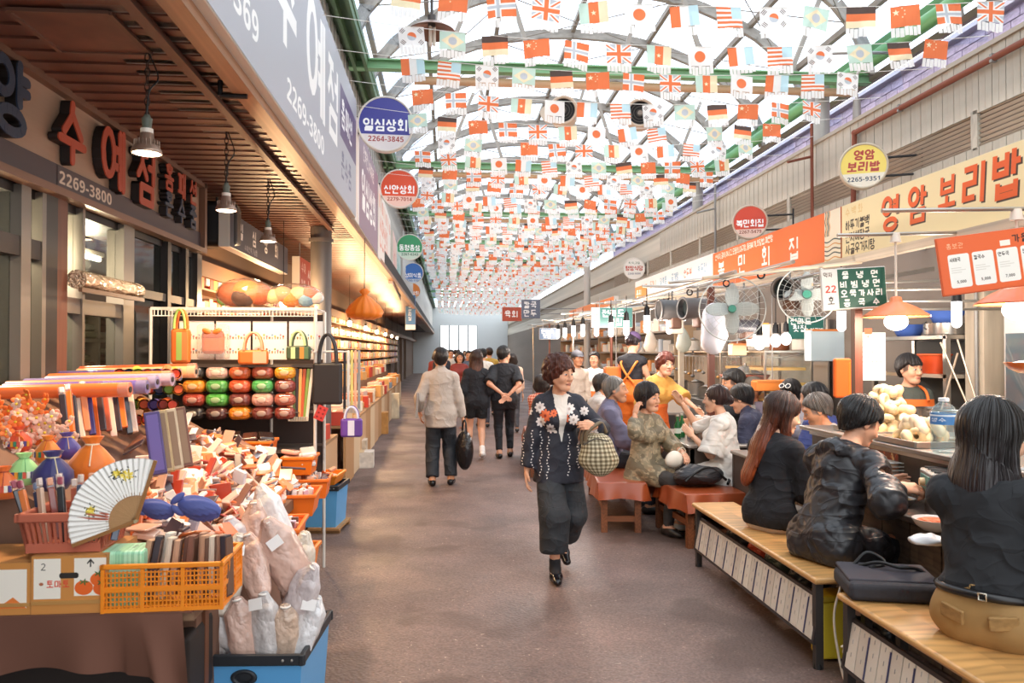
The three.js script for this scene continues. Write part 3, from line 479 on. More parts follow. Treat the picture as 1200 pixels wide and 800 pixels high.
// ---- right: long clad wall with louvres, a red pipe and grey columns carrying the roof
{
  const w = sgroup('wall_right'), clad = PM('#cbc3b3', .55, grainT);
  obj('backing', box2([XR + .05, 0, ZF], [XR + .35, 4.1, ZN]), M('#8f8577', .8), w);
  const up = metricUV(box(.03, .5, .074)), lo = metricUV(box(.03, .52, .074)), flat = (i) => XR + .003 * (i % 2);
  for (let z = -4.9, i = 0; z > -16; z -= .08, i++) { const a = obj('siding_panel', up, clad, w); a.position.set(flat(i), 3.9, z); const b = obj('siding_panel', lo, clad, w); b.position.set(flat(i), 3.1, z); }
  obj('siding', [box2([XR, 3.65, ZF], [XR + .04, 4.15, -16]), box2([XR, 2.84, ZF], [XR + .04, 3.36, -16])], clad, w);
  obj('louvre_recess', box2([XR + .06, 3.34, ZF], [XR + .1, 3.67, ZN]), M('#3f3832', .8), w);
  const lv = place(box(.008, .03, 1.72), [0, 0, 0], [0, 0, .6]);
  for (let b = 0; b < 9; b++) { const z = -4.4 - b * 1.8; for (let k = 0; k < 8; k++) obj('louvre_slat', lv, M('#b5aa9b', .4, .4), w).position.set(XR + .01, 3.375 + k * .04, z - .9); obj('louvre_post', box2([XR - .015, 3.34, z - .04], [XR + .03, 3.68, z + .04]), clad, w); }
  obj('cap', box2([XR - .04, 4.15, ZF], [XR + .38, 4.19, ZN]), M('#a79c8d', .5), w);
  obj('lower_wall', box2([XR, 0, ZF], [XR + .06, 2.86, ZN]), PM('#8d8074', .7, grainT), w);
}
{ const t = thing('red_pipe', 'rust red pipe running along the top of the beige clad wall', 'pipe', [XR - .06, 4.02, 0]); obj('run', bar([0, 0, ZN], [0, 0, -8.05], .028, 10), rustM, t); obj('drop', [bar([0, 0, -8.05], [0, -1.1, -8.1], .028, 10), sph(.034, [0, 0, -8.05])], rustM, t); for (const z of [-5.9, -7.2]) obj('clamp', box(.05, .07, .03, [0, 0, z]), greyM, t); }
for (const [z, l] of [[-9.35, 'grey steel roof column standing on the clad wall behind the yellow round sign'], [-14.2, 'grey steel roof column beyond the orange fish restaurant sign']]) { const t = thing('roof_column', l, 'column', [4.72, 4.15, z]); obj('shaft', cyl(.1, .1, .95, [0, .47, 0], [0, 0, 0], 18), M('#a9a49c', .4, .3), t); obj('base_plate', cyl(.14, .14, .04, [0, .02, 0]), M('#8f8a82', .5, .3), t); tag(t, l, 'column'); }
// ---- beyond the right wall: a building faced with lilac bricks
{
  const b = sgroup('wall_building_beyond'); obj('core', box2([6.52, 0, -30], [7.6, 5.6, 0]), M('#b9aac6', .8), b);
  const geo = new THREE.BoxGeometry(.05, .1, .27), n = 20 * 60, im = new THREE.InstancedMesh(geo, PM('#cdbbd6', .75, grainT), n), m4 = new THREE.Matrix4(); let k = 0;
  for (let r = 0; r < 20; r++) for (let i = 0; i < 60; i++) { m4.setPosition(6.5 + .006 * hash(r, i, 1), 3.37 + r * .112, -6.2 - (i + (r % 2) / 2) * .282); im.setMatrixAt(k, m4); im.setColorAt(k, new THREE.Color().setScalar(.85 + .25 * hash(i, r, 3))); k++; }
  im.name = 'brickwork'; im.userData.kind = 'stuff'; b.add(im);
  obj('coping', box2([6.4, 5.6, -30], [7.7, 5.66, 0]), M('#d6cfdc', .6), b);
}
// ---- far end: the market's pale end wall with its windows
{
  const e = sgroup('wall_far_end'); obj('wall', [box2([-4, 0, ZF - .4], [-.6, 5, ZF]), box2([2.2, 0, ZF - .4], [5, 5, ZF]), box2([-.6, 3.6, ZF - .4], [2.2, 5, ZF])], M('#cfd6da', .8), e);
  obj('mullion', [0, 1, 2, 3, 4].map((i) => box2([-.6 + i * .7 - .05, 0, ZF - .2], [-.6 + i * .7 + .05, 3.6, ZF - .1])), M('#8a9298', .5), e);
}
// ---------------------------------------------------------------- signs
const plate = (w, h) => new THREE.PlaneGeometry(w, h);
function signBoard(name, label, pos, [w, h, d], yaw, res, draw, { edge = '#d8d2c8', cat = 'sign', group, roll = 0, tilt = 0, rough = .45, parent } = {}) {
  const t = thing(name, label, cat, pos, 0, group); t.rotation.set(tilt, yaw, roll, 'YXZ');
  obj('board', rbox(w, h, d, Math.min(.008, d * .3)), M(edge, .5), t);
  obj('face', place(plate(w - .012, h - .012), [0, 0, d / 2 + .002]), printMat(Math.round(w * res), Math.round(h * res), draw, rough), t); return t;
}
const fill = (x, c, a, b, w, h) => { x.fillStyle = c; x.fillRect(a, b, w, h); };
// the fascia over the left canopy, panel after panel
signBoard('fascia_sign', 'long silver grey fascia panel with big white lettering and phone numbers over the canopy', [-1.02, 3.66, -5.2], [6.05, 1.25, .09], Math.PI / 2, 330, (x, w, h) => {
  const k = w / 6.05, X = (z) => (-2.18 - z) * k, Y = (y) => (4.285 - y) * k; fill(x, '#a9abb3', 0, 0, w, h);
  const g = '#f2f2f0'; write(x, '수', X(-4.3), Y(4.22), .82 * k, { color: g, w: .13 }); write(x, '예', X(-5.38), Y(4.22), .86 * k, { color: g, w: .13 }); write(x, '점', X(-6.3), Y(4.1), .68 * k, { color: g, w: .13 });
  write(x, '2269-3369', X(-2.65), Y(3.36), .2 * k, { color: g, squeeze: 1.35 }); write(x, '2269-3800', X(-4.72), Y(3.32), .19 * k, { color: g, squeeze: 1.45 });
  fill(x, '#5a4a6e', X(-7.02), Y(4.06), 1.2 * k, .48 * k); write(x, '홈패션', X(-7.1), Y(3.96), .27 * k, { color: g, w: .13 }); write(x, '혼수품', X(-7.1), Y(3.47), .25 * k, { color: '#6a6a80', w: .13 });
});
signBoard('fascia_sign', 'mauve fascia panel with white lettering beyond the silver panel', [-1.05, 3.6, -9.75], [3, 1.15, .09], Math.PI / 2 + .01, 256, (x, w, h) => { fill(x, '#8d7484', 0, 0, w, h); fill(x, '#eadfd6', 0, 0, w * .14, h); x.strokeStyle = '#d9a878'; x.lineWidth = 7; x.beginPath(); x.moveTo(20, 0); x.bezierCurveTo(80, 90, 0, 180, 70, h); x.stroke(); write(x, '한복천,수예재료', w * .3, h * .08, h * .17, { color: '#e8d8d0' }); write(x, '일심상회', w * .24, h * .35, h * .42, { color: '#f6f2ee', w: .14 }); });
signBoard('fascia_sign', 'white fascia panel with faded orange and pink lettering', [-1.1, 3.55, -13], [3.3, 1.1, .09], Math.PI / 2 + .02, 200, (x, w, h) => { fill(x, '#e9ded6', 0, 0, w, h); for (let i = 0; i < 9; i++) fill(x, ['#e7b9a0', '#dfc9b9', '#d98a70'][i % 3], w * (.05 + i * .105), h * .1, w * .06, h * .18); write(x, '신안상회', w * .1, h * .34, h * .46, { color: '#d98468', w: .13 }); });
signBoard('fascia_sign', 'pale teal and pink fascia panel at the far end of the canopy', [-1.18, 3.45, -17.4], [5, 1.05, .09], Math.PI / 2 + .03, 160, (x, w, h) => { fill(x, '#bcd6d2', 0, 0, w, h); fill(x, '#e6c3bb', 0, 0, w * .4, h); write(x, '동평홍삼', w * .45, h * .25, h * .5, { color: '#6fa89c', w: .13 }); write(x, '성미', w * .06, h * .3, h * .45, { color: '#c47a70' }); });
// round drum signs on brackets
function roundSign(label, pos, r, yaw, d, side, draw, col) {
  const t = thing('round_sign', label, 'sign', pos, yaw);
  obj('drum', [place(new THREE.CylinderGeometry(r, r, d, 36), [0, 0, 0], [Math.PI / 2, 0, 0]), place(new THREE.TorusGeometry(r, .012, 8, 40), [0, 0, d / 2])], M(col ?? '#d9d2c8', .4), t);
  obj('face', place(new THREE.CircleGeometry(r * .97, 40), [0, 0, d / 2 + .003]), printMat(256, 256, draw, .35), t);
  obj('bracket', [bar([side * r * .9, .08, 0], [side * (r + .32), .08, 0], .012), bar([side * r * .9, -.1, 0], [side * (r + .32), -.1, 0], .012), box(.02, .3, .06, [side * (r + .31), 0, 0])], blackM, t); return t;
}
const two = (top, bot, a, n, tc = '#ffffff', nc = '#b03a30', split = .7, sz = .24) => (x, w, h) => { fill(x, bot, 0, 0, w, h); fill(x, top, 0, 0, w, h * split); write(x, a, w / 2, h * (split - .12) - sz * h * .75, h * sz, { color: tc, w: .15, align: 'center', wide: .82, gap: .06 }); write(x, n, w / 2, h * (split + .02), h * .13, { color: nc, align: 'center' }); };
const RS1 = atZ(452, 147, -8.6), RS2 = atZ(468, 222, -12), RS3 = atZ(480, 290, -17.5), RS4 = atZ(484, 320, -21.5), RS5 = atZ(483, 341, -26);
roundSign('blue and white round drum sign with white shop name and red phone number', [...RS1], .3, .06, .12, -1, two('#3d3d94', '#e2dcdc', '일심상회', '2264-3845', '#ffffff', '#a03a3a'));
roundSign('red round drum sign with white shop name hanging beyond the blue one', [...RS2], .29, .06, .12, -1, two('#e0512c', '#efc9bb', '신안상회', '2279-7014', '#fff', '#a8402c'));
roundSign('green round sign with white lettering on the left side of the aisle', [...RS3], .29, .05, .12, -1, two('#3f9a68', '#cfe0d2', '동평홍삼', '2267-6343', '#fff', '#3a6a50'));
roundSign('small blue round sign under the green round sign', [...RS4], .28, .05, .1, -1, two('#3f74c0', '#cddaea', '성미식품', '2265-1100', '#fff', '#44608a', .8));
roundSign('small orange round sign under the small blue round sign', [...RS5], .27, .05, .1, -1, two('#ee8a3a', '#f4dcc0', '황해상회', '2277-2200', '#fff', '#9a5a2a', .8));
{ const p = atZ(481, 366, -24.5); signBoard('vertical_sign', 'tall narrow blue sign with white lettering on the left side of the aisle', [p.x, p.y, p.z], [.32, 1.1, .1], .05, 180, (x, w, h) => { fill(x, '#4f7fb4', 0, 0, w, h); fill(x, '#dfe8f0', 0, h * .86, w, h * .14); write(x, '대구수산지점', w * .28, h * .05, w * .36, { color: '#fff', down: true, gap: .1 }); }); }
const RR1 = atZ(1011, 196, -7.25), RR2 = atZ(879, 261, -9.55), RR3 = atZ(743, 315, -17.3);
roundSign('yellow round drum sign with red brush lettering on the right wall', [...RR1], .215, -.42, .14, 1, (x, w, h) => { fill(x, '#efe6d2', 0, 0, w, h); fill(x, '#f3d968', 0, 0, w, h * .68); write(x, '영암', w * .52, h * .13, h * .23, { color: '#b03028', w: .17, align: 'center', slant: .08 }); write(x, '보리밥', w * .5, h * .4, h * .24, { color: '#b03028', w: .17, align: 'center', slant: .08 }); write(x, '2265-9351', w / 2, h * .74, h * .14, { color: '#26334a', align: 'center' }); }, '#cdbfa8');
roundSign('red round drum sign with white lettering above the orange restaurant sign', [...RR2], .21, -.4, .13, 1, two('#d0452c', '#e9c8b8', '복민회집', '2267-5479', '#fff', '#8a3a28', .72), '#c9b7a4');
roundSign('white round sign with red lettering far along the right wall', [...RR3], .24, -.2, .12, 1, (x, w, h) => { fill(x, '#e9e4dc', 0, 0, w, h); write(x, '평창식당', w / 2, h * .36, h * .24, { color: '#b8432f', w: .15, align: 'center', wide: .85, gap: .05 }); write(x, '죽,떡,과일', w / 2, h * .16, h * .12, { color: '#7a8a7a', align: 'center' }); write(x, '2268-9090', w / 2, h * .68, h * .12, { color: '#7a7a8a', align: 'center' }); });
// long restaurant signs over the right stalls
const shadowed = (x, s, X, Y, z, o) => { write(x, s, X + z * .05, Y + z * .04, z, { ...o, color: '#3a2b24' }); write(x, s, X, Y, z, o); };
signBoard('restaurant_sign', 'long yellow restaurant sign with orange brush lettering', [3.47, 2.65, -3.95], [4.94, .48, .1], -Math.PI / 2, 400, (x, w, h) => {
  const k = w / 4.94, X = (z) => (z + 6.42) * k; fill(x, '#f2dfae', 0, 0, w, h);
  write(x, '수백화', X(-6.36), h * .06, h * .17, { color: '#e8c98a', w: .14, gap: .35 });
  ['하뚜기불백', '선지해장국', '사골우거지탕'].forEach((s, i) => write(x, s, X(-6.36), h * (.3 + i * .22), h * .19, { color: '#3a3026', w: .13, wide: .8, gap: .04 }));
  const o = { color: '#e8622a', w: .135, wide: .8, slant: .07 };
  shadowed(x, '영', X(-5.8), h * .1, h * .6, o); shadowed(x, '암', X(-5.45), h * .1, h * .58, o); shadowed(x, '보', X(-5.1), h * .1, h * .5, o); shadowed(x, '리', X(-4.84), h * .06, h * .6, o); shadowed(x, '밥', X(-4.56), h * .04, h * .64, o);
}, { edge: '#d9c9a0', cat: 'sign' });
signBoard('restaurant_sign', 'long orange fish restaurant sign with big white lettering', [3.47, 2.66, -8.06], [3.26, .46, .1], -Math.PI / 2, 480, (x, w, h) => {
  const k = w / 3.26, X = (z) => (z + 9.69) * k; fill(x, '#ee7230', 0, 0, w, h); fill(x, '#efe3c8', X(-6.72), 0, w, h);
  for (let i = 0; i < 5; i++) { x.strokeStyle = ['#2a4038', '#d99a50', '#3a3a34'][i % 3]; x.lineWidth = 5; x.beginPath(); for (let j = 0; j <= 12; j++) x.lineTo(X(-6.7) + i * 9 + 5 * Math.sin(j), j * h / 24); x.stroke(); x.beginPath(); for (let j = 0; j <= 12; j++) x.lineTo(X(-6.72) + j * w / 110, h * (.6 + i * .09) + 5 * Math.sin(j * .8)); x.stroke(); }
  write(x, '산낙지,광어,아나고,모듬회,대구탕,동태찌개,회덮밥,매운탕', X(-9.6), h * .05, h * .17, { color: '#fff3e6', w: .13, wide: .82, gap: .02 });
  '복민회집'.split('').forEach((c, i) => write(x, c, X(-9.5) + i * .68 * k, h * .28, h * .5, { color: '#fffaf2', w: .13, wide: 1.0 }));
}, { edge: '#c9602c' });
signBoard('restaurant_sign', 'long white sign with small coloured lettering beyond the orange sign', [3.5, 2.7, -11.85], [4.2, .42, .1], -Math.PI / 2, 300, (x, w, h) => { fill(x, '#f2f1ee', 0, 0, w, h); fill(x, '#f0a050', 0, h * .25, w * .2, h * .75); write(x, '죽집', w * .02, h * .4, h * .45, { color: '#fff' }); ['도가니', '닭볶음', '꽃게탕', '순두부', '녹두전'].forEach((s, i) => write(x, s, w * (.25 + i * .15), h * .2, h * .3, { color: ['#e9a070', '#8ab4c9', '#7fa8c4', '#e07a60', '#93b8d0'][i], w: .13 })); }, { edge: '#e3e0da' });
signBoard('restaurant_sign', 'orange and red sign low along the far right stalls', [3.55, 2.6, -19], [6, .4, .1], -Math.PI / 2, 200, (x, w, h) => { fill(x, '#ee8a4a', 0, 0, w, h); fill(x, '#f7f0e4', 0, h * .45, w, h * .55); for (let i = 0; i < 6; i++) write(x, ['순희네', '빈대떡', '육회', '마약김밥', '칼국수', '족발'][i], w * (.02 + i * .165), h * .5, h * .36, { color: i % 2 ? '#c8442c' : '#37506a' }); write(x, '광장시장 먹자골목', w * .2, h * .06, h * .32, { color: '#fff' }); });
// hanging menu boards
{ const p = atZ(1000, 338, -4.9); signBoard('hanging_menu', 'green and white hanging menu board with a red stall number', [p.x, p.y, p.z], [.435, .275, .02], -.08, 900, (x, w, h) => {
  fill(x, '#ece8e0', 0, 0, w, h); fill(x, '#1f5a48', w * .25, 0, w * .75, h * .98); write(x, '먹자', w * .03, h * .06, h * .13, { color: '#55483f', wide: .8 }); write(x, '22', w * .125, h * .36, h * .24, { color: '#cf4a38', align: 'center' }); write(x, '호', w * .07, h * .68, h * .2, { color: '#3f3a36' });
  [['물', '냉', '면'], ['비', '빔', '냉', '면'], ['오', '묵', '가', '사', '리'], ['콩', '국', '수']].forEach((r, j) => r.forEach((c, i) => write(x, c, w * (.285 + i * .69 / r.length + (r.length === 3 ? .035 : 0)), h * (.06 + j * .235), h * .185, { color: '#f6f4ec', w: .18, wide: .92 })));
}, { roll: .06, cat: 'menu board' }); }
{ const p = atZ(1160, 302, -3.5); signBoard('hanging_menu', 'orange hanging menu with five white price panels', [p.x + .27, p.y + .02, p.z], [1.0, .285, .012], -.12, 700, (x, w, h) => {
  fill(x, '#e4632d', 0, 0, w, h); write(x, '가을세트메뉴', w * .36, h * .08, h * .15, { color: '#3a2018', w: .14 }); fill(x, '#f6e8da', w * .3, h * .16, w * .05, h * .1); write(x, '홍보관', w * .04, h * .1, h * .1, { color: '#f2b890', w: .1 });
  for (let i = 0; i < 8; i++) { const a = w * (.04 + i * .118); x.fillStyle = '#f0ebe2'; x.beginPath(); x.roundRect(a, h * .3, w * .104, h * .6, 8); x.fill(); write(x, ['사태국', '칼국수', '만두국', '잔치국', '김치전', '콩비지', '육개장', '비빔면'][i], a + w * .008, h * .36, h * .075, { color: '#3a302a', wide: .8, gap: .04 }); for (let j = 0; j < 3; j++) fill(x, '#cfc6ba', a + w * .01, h * (.54 + j * .04), w * (.05 + .02 * (j % 2)), 2); write(x, ['5,000', '5,000', '7,000', '5,000', '8,000', '6,000', '7,000', '6,000'][i], a + w * .03, h * .76, h * .065, { color: '#3a302a', squeeze: .9 }); }
}, { roll: .13, edge: '#d85a28', cat: 'menu board' }); }
function smallSign(label, px, py, z, w, h, draw, yaw = -.1) { const p = atZ(px, py, z); const t = signBoard('hanging_sign', label, [p.x, p.y, p.z], [w, h, .03], yaw, 500, draw); for (const s of [-.3, .3]) obj('hanger', bar([w * s, h / 2, 0], [w * s, Math.max(h, 2.3 - p.y), 0], .006), greyM, t); if (z < -20) obj('bracket', bar([w / 2, 0, -.01], [4.55 - p.x, .02, -.01], .015), greyM, t); return t; }
smallSign('dark teal hanging sign with white lettering and a white number strip left of it', 717, 372, -10, .55, .27, (x, w, h) => { fill(x, '#e3ded6', 0, 0, w, h); fill(x, '#2f6660', w * .2, 0, w, h); write(x, '전라도', w * .26, h * .1, h * .36, { w: .15, wide: .95 }); write(x, '횟집', w * .4, h * .54, h * .36, { w: .15, wide: .95 }); write(x, '호', w * .04, h * .6, h * .2, { color: '#444' }); write(x, '23', w * .03, h * .3, h * .22, { color: '#c04a3a' }); });
smallSign('small dark blue hanging sign far along the food stalls', 643, 391, -16, .4, .24, (x, w, h) => { fill(x, '#3f5570', 0, 0, w, h); write(x, '전라도', w * .1, h * .1, h * .38, { w: .15 }); write(x, '횟집', w * .2, h * .54, h * .36, { w: .15 }); });
smallSign('dark green sign with white lettering on a post behind the diners', 945, 384, -8.6, .44, .27, (x, w, h) => { fill(x, '#2a6a60', 0, 0, w, h); write(x, '전라도', w * .05, h * .06, h * .3, { w: .16, wide: .95 }); write(x, '횟집', w * .12, h * .38, h * .3, { w: .16, wide: .95 }); write(x, '쌀,보리밥', w * .42, h * .5, h * .2, { w: .15 }); write(x, '2267-5479', w * .45, h * .78, h * .16, {}); });
smallSign('round edged maroon sign far down the right side of the aisle', 600, 368, -27, .7, .5, (x, w, h) => { fill(x, '#b8503a', 0, 0, w, h); write(x, '육회', w * .12, h * .25, h * .5, { w: .14 }); });
smallSign('grey blue sign far down the right side of the aisle', 622, 362, -24, .6, .6, (x, w, h) => { fill(x, '#6a7488', 0, 0, w, h); write(x, '칼국', w * .12, h * .1, h * .36, { w: .14 }); write(x, '만두', w * .12, h * .54, h * .36, { w: .14 }); });
// the old shop sign on the left wall: raised letters on a brown board
{
  const t = thing('shop_sign', 'old brown shop sign with raised red and navy letters above the glass shop front', 'sign', [XW + .03, 0, 0]);
  obj('board', [box2([-.06, 2.5, -6.74], [0, 3.03, ZN])], PM('#b3957f', .6, grainT), t); obj('strip', box2([0, 2.5, -6.74], [.012, 2.635, ZN]), M('#4a3c40', .5), t); obj('frame', [box2([-.02, 3.02, -6.78], [.05, 3.06, ZN]), box2([-.02, 2.46, -6.78], [.06, 2.5, ZN]), box2([-.02, 2.46, -6.8], [.05, 3.06, -6.74])], M('#7a5a48', .45, .3), t);
  const red = M('#b04a30', .45), navy = M('#2c3a50', .45), letter = (c, z, y, s, m) => { const o = obj('letter', place(solidSyllable(c, s, s * .15, .05), [0, 0, 0], [0, Math.PI / 2, 0]), M('#1d1716', .5), t); o.position.set(.03, y, z); obj('letter_face', place(solidSyllable(c, s, s * .145, .008), [.028, 0, 0], [0, Math.PI / 2, 0]), m, o); };
  letter('양', -3.8, 2.83, .34, navy); letter('수', -4.4, 2.82, .32, red); letter('예', -4.92, 2.82, .35, red); letter('점', -5.44, 2.81, .35, red);
  '홈패션'.split('').forEach((c, i) => letter(c, -5.87 - i * .27, 2.91, .18, red)); '혼수품'.split('').forEach((c, i) => letter(c, -5.87 - i * .27, 2.71, .17, navy));
  for (const [s, z0] of [['2269', -3.1], ['2269-3800', -4.33]]) obj('number', place(plate(.95, .12), [.015, 2.57, z0 - .475], [0, Math.PI / 2, 0]), printMat(256, 32, (x, w, h) => { fill(x, '#4a3c40', 0, 0, w, h); write(x, s, 4, 2, h * .8, { color: '#d9c4b0', squeeze: 1.35 }); }), t);
}
signBoard('shop_sign', 'navy shop sign with white lettering behind the hanging lamps', [-2.0, 2.72, -8.3], [2.5, .32, .1], Math.PI / 2, 250, (x, w, h) => { fill(x, '#3a3d48', 0, 0, w, h); '일심상회'.split('').forEach((c, i) => write(x, c, w * (.12 + i * .2), h * .12, h * .52, { color: '#e0dcd8', w: .14 })); write(x, '수예,한복,기념품', w * .2, h * .72, h * .2, { color: '#a8a4a8' }); });
{ const t = signBoard('shop_sign', 'red shop sign with white lettering between the navy sign and the grey pillar', [-1.95, 2.6, -11], [1.9, .5, .1], Math.PI / 2, 220, (x, w, h) => { fill(x, '#c04c30', 0, 0, w, h); write(x, '신안상회', w * .3, h * .2, h * .5, { color: '#f4e4d8', w: .14, wide: .75 }); write(x, '수예', w * .05, h * .1, h * .3, { color: '#f0d0c0' }); write(x, '한복', w * .05, h * .55, h * .3, { color: '#f0d0c0' }); }); for (const s of [-.7, .7]) obj('hanger', bar([s, .24, 0], [s, .46, 0], .008), greyM, t); }
// ---------------------------------------------------------------- left stall: lamps, display and goods
const SL = .58, slopeY = (x) => .78 + (-.95 - x) * SL;
const onSlope = (px, py, lift = 0) => { const d = RAY(px, py), k = (.78 + lift - .95 * SL - 1.62) / (d.y + SL * d.x); return d.multiplyScalar(k).add(camera.position); };
const plastic = (c, r = .22, more = {}) => M(c, r, 0, { clearcoat: .6, clearcoatRoughness: .15, ...more });
const clearWrap = M('#fbf8f5', .05, 0, { transmission: .86, thickness: 0, ior: 1.35 });
// lamps hanging from the rail on chains
function reflectorLamp(label, px, py, z, r, top, cd) {
  const p = atZ(px, py, z), t = thing('hanging_lamp', label, 'lamp', [p.x, p.y, p.z]);
  obj('shade', [lathe([[r * .28, r * 1.5], [r * .42, r * 1.42], [r * .5, r * 1.0], [r * .98, r * .25], [r, 0], [r * .93, .0], [r * .9, r * .22], [r * .4, r * .95]], [0, 0, 0], [0, 0, 0], 28)], M('#a58a78', .35, .6), t);
  const fin = []; for (let i = 0; i < 20; i++) { const a = i * Math.PI / 10; fin.push(box(.003, r * .8, r * .12, [Math.sin(a) * r * .78, r * .5, Math.cos(a) * r * .78], [.55 * 0, a, 0])); } obj('fins', fin, M('#8f7868', .4, .6), t);
  obj('collar', cyl(r * .42, r * .42, r * .35, [0, r * 1.55, 0], [0, 0, 0], 20), M('#e6d9cc', .4), t);
  obj('socket', [cyl(r * .36, r * .3, r * .7, [0, r * 2.1, 0], [0, 0, 0], 18), cyl(r * .2, r * .3, r * .3, [0, r * 2.55, 0])], M('#5d6358', .5), t);
  obj('bulb_face', sph(r * .9, [0, r * .02, 0], [1, .12, 1], 20), glow('#ffe6c4', 9), t);
  const links = [], h = top - p.y - r * 2.6; for (let k = 0; k < h / .035; k++) links.push(place(new THREE.TorusGeometry(.011, .0032, 5, 9), [0, r * 2.6 + k * .035, 0], [0, k % 2 ? Math.PI / 2 : 0, 0], [1, 1.9, 1])); obj('chain', links, M('#3a2f2a', .4, .5), t);
  obj('cord', tube([[.0, r * 2.6, .01], [.02, r * 2.6 + h * .4, .02], [.05, r * 2.6 + h * .6, 0], [.01, r * 2.6 + h, 0]], .004), blackM, t);
  const l = new THREE.SpotLight('#ffd9a8', cd, 0, 1.35, .5); l.position.set(0, -.03, 0); l.target.position.set(0, -1, 0); l.castShadow = true; l.shadow.radius = 3; l.name = 'lamp_light'; t.add(l); t.add(l.target); return t;
}
reflectorLamp('nearest metal reflector lamp hanging from the canopy on a chain', 172, 180, -3.75, .068, 3.03, 8);
reflectorLamp('second metal reflector lamp from the camera, hanging under the canopy', 265, 247, -5.05, .066, 3.03, 6.5);
reflectorLamp('third metal reflector lamp from the camera, in front of the navy sign', 314, 283, -6.4, .066, 3.03, 6.5);
{ // light inside the closed shop: two tubes and a round bulb
  for (const [x, y, z, l, cd] of [[-2.57, 2.3, -5.6, 'white light tube over the fabric shelves behind the shop door', 5], [-2.57, 2.3, -4.1, 'white light tube inside the shop near the left edge of the photo', 5]]) { const t = thing('light_tube', l, 'lamp', [x, y, z]); obj('tube', cyl(.018, .018, .6, [0, 0, 0], [Math.PI / 2, 0, 0], 12), glow('#fff4e0', 6), t); obj('batten', box(.05, .03, .66, [0, .035, 0]), M('#ddd5c8', .5), t); obj('stem', bar([0, .04, 0], [0, 3.09 - y, 0], .01), greyM, t); lamp(t, [0, -.06, 0], '#ffe8c8', cd, 4); }
}
// folded fabric on the shelves behind the glass
{
  const sh = thing('fabric_shelf', 'white shelving behind the shop glass stacked with folded fabric', 'shelf', [-2.72, 0, -5.0]);
  for (let k = 0; k < 6; k++) obj('shelf_board', box(.4, .025, 3.2, [0, .62 + k * .27, 0]), M('#cfc4b4', .6), sh);
  for (const z of [-1.6, -.8, 0, .8, 1.6]) obj('upright', box(.4, 1.9, .03, [0, 1.0, z]), M('#d8d0c0', .6), sh); obj('plinth', box(.38, .62, 3.18, [0, .31, 0]), M('#6a5c50', .7), sh);
  const cols = ['#d9c7ae', '#c9a48c', '#b8b496', '#e3d8c6', '#a67c66', '#cfc9b4', '#dcb6a0'];
  const first = {}; for (let k = 1; k < 5; k++) for (let c = 0; c < 4; c++) for (let j = 0; j < 4; j++) { const col = pick(cols), t = new THREE.Mesh(rbox(.32, .05, .7, .02), PM(col, .8, grainT)); t.name = numbered('folded_fabric'); t.castShadow = t.receiveShadow = true; t.position.set(-2.7 + rr(-.03, .03), .66 + k * .27 + j * .052, -6.2 + c * .8 + rr(-.02, .02)); t.rotation.y = rr(-.06, .06); tag(t, `${nth[j]} folded fabric from the bottom, ${nth[c]} stack from far end, ${nth[k - 1]} shelf behind glass`, 'fabric', 'folded fabric on the shop shelves'); scene.add(t); }
}
// sloping display stand under the goods and the table at the near end
const standM = PM('#8a6450', .8, grainT);
{
  const t = thing('display_stand', 'sloping wooden display stand buried under bags and packets on the left', 'stand', [0, 0, 0]);
  const s = new THREE.Shape(); s.moveTo(-.93, .02); s.lineTo(-.93, .74); s.lineTo(-2.08, .74 + 1.15 * SL); s.lineTo(-2.08, .02);
  const g = new THREE.ExtrudeGeometry(s, { depth: 2.2, bevelEnabled: false }); g.translate(0, 0, -5.15); obj('slope', g, standM, t); obj('front_ledge', box2([-1.0, .7, -5.15], [-.9, .76, -2.95]), M('#7a5a44', .6), t);
}
{
  const t = thing('trestle_table', 'low table under a brown cloth at the near end of the left stall', 'table', [-1.3, .038, -2.88]);
  obj('top', box(.98, .03, .44, [-.03, .705, .02]), M('#8a6a50', .6), t); for (const [x, z] of [[-.48, .2], [.36, .2], [-.48, -.16], [.36, -.16]]) obj('leg', box(.045, .728, .045, [x, .326, z]), M('#6b3f26', .6), t);
  // the cloth: a flat top and a folded hem
  const P = [], N = 60, I = []; for (let j = 0; j <= 12; j++) for (let i = 0; i <= N; i++) { const u = i / N, v = j / 12, x = -.5 + u * .93, dr = v * (.21 - .04 * u + .02 * Math.sin(u * 9)); const wv = .022 * v * Math.sin(u * 24 + 2 * Math.sin(u * 7)) + (u > .8 ? v * .1 * (u - .8) * 5 : 0); P.push(x + (u > .82 ? v * .06 : 0), .722 - dr - (u > .86 ? v * .1 * Math.sin((u - .86) * 11) : 0), .262 + wv); }
  for (let j = 0; j < 12; j++) for (let i = 0; i < N; i++) { const a = j * (N + 1) + i; I.push(a, a + N + 1, a + 1, a + 1, a + N + 1, a + N + 2); }
  const g = new THREE.BufferGeometry(); g.setAttribute('position', new THREE.Float32BufferAttribute(P, 3)); g.setIndex(I); g.computeVertexNormals(); const cl = obj('tablecloth', [g, box(.96, .006, .5, [-.02, .724, .01])], new THREE.MeshPhysicalMaterial({ color: '#6b4536', roughness: .85, side: THREE.DoubleSide, sheen: .3, sheenColor: new THREE.Color('#b08060') })); cl.position.copy(t.position); tag(cl, 'dark brown cloth hanging over the front of the low table', 'tablecloth');
  const wall = thing('storage_crates', 'dark plastic crates stored under the low table', 'crate', [-1.3, 0, -2.95]); for (let k = 0; k < 2; k++) { obj('crate', rbox(.8, .28, .3, .02, [-.02, .16 + k * .3, -.04]), M('#2a211e', .7), wall); }
}
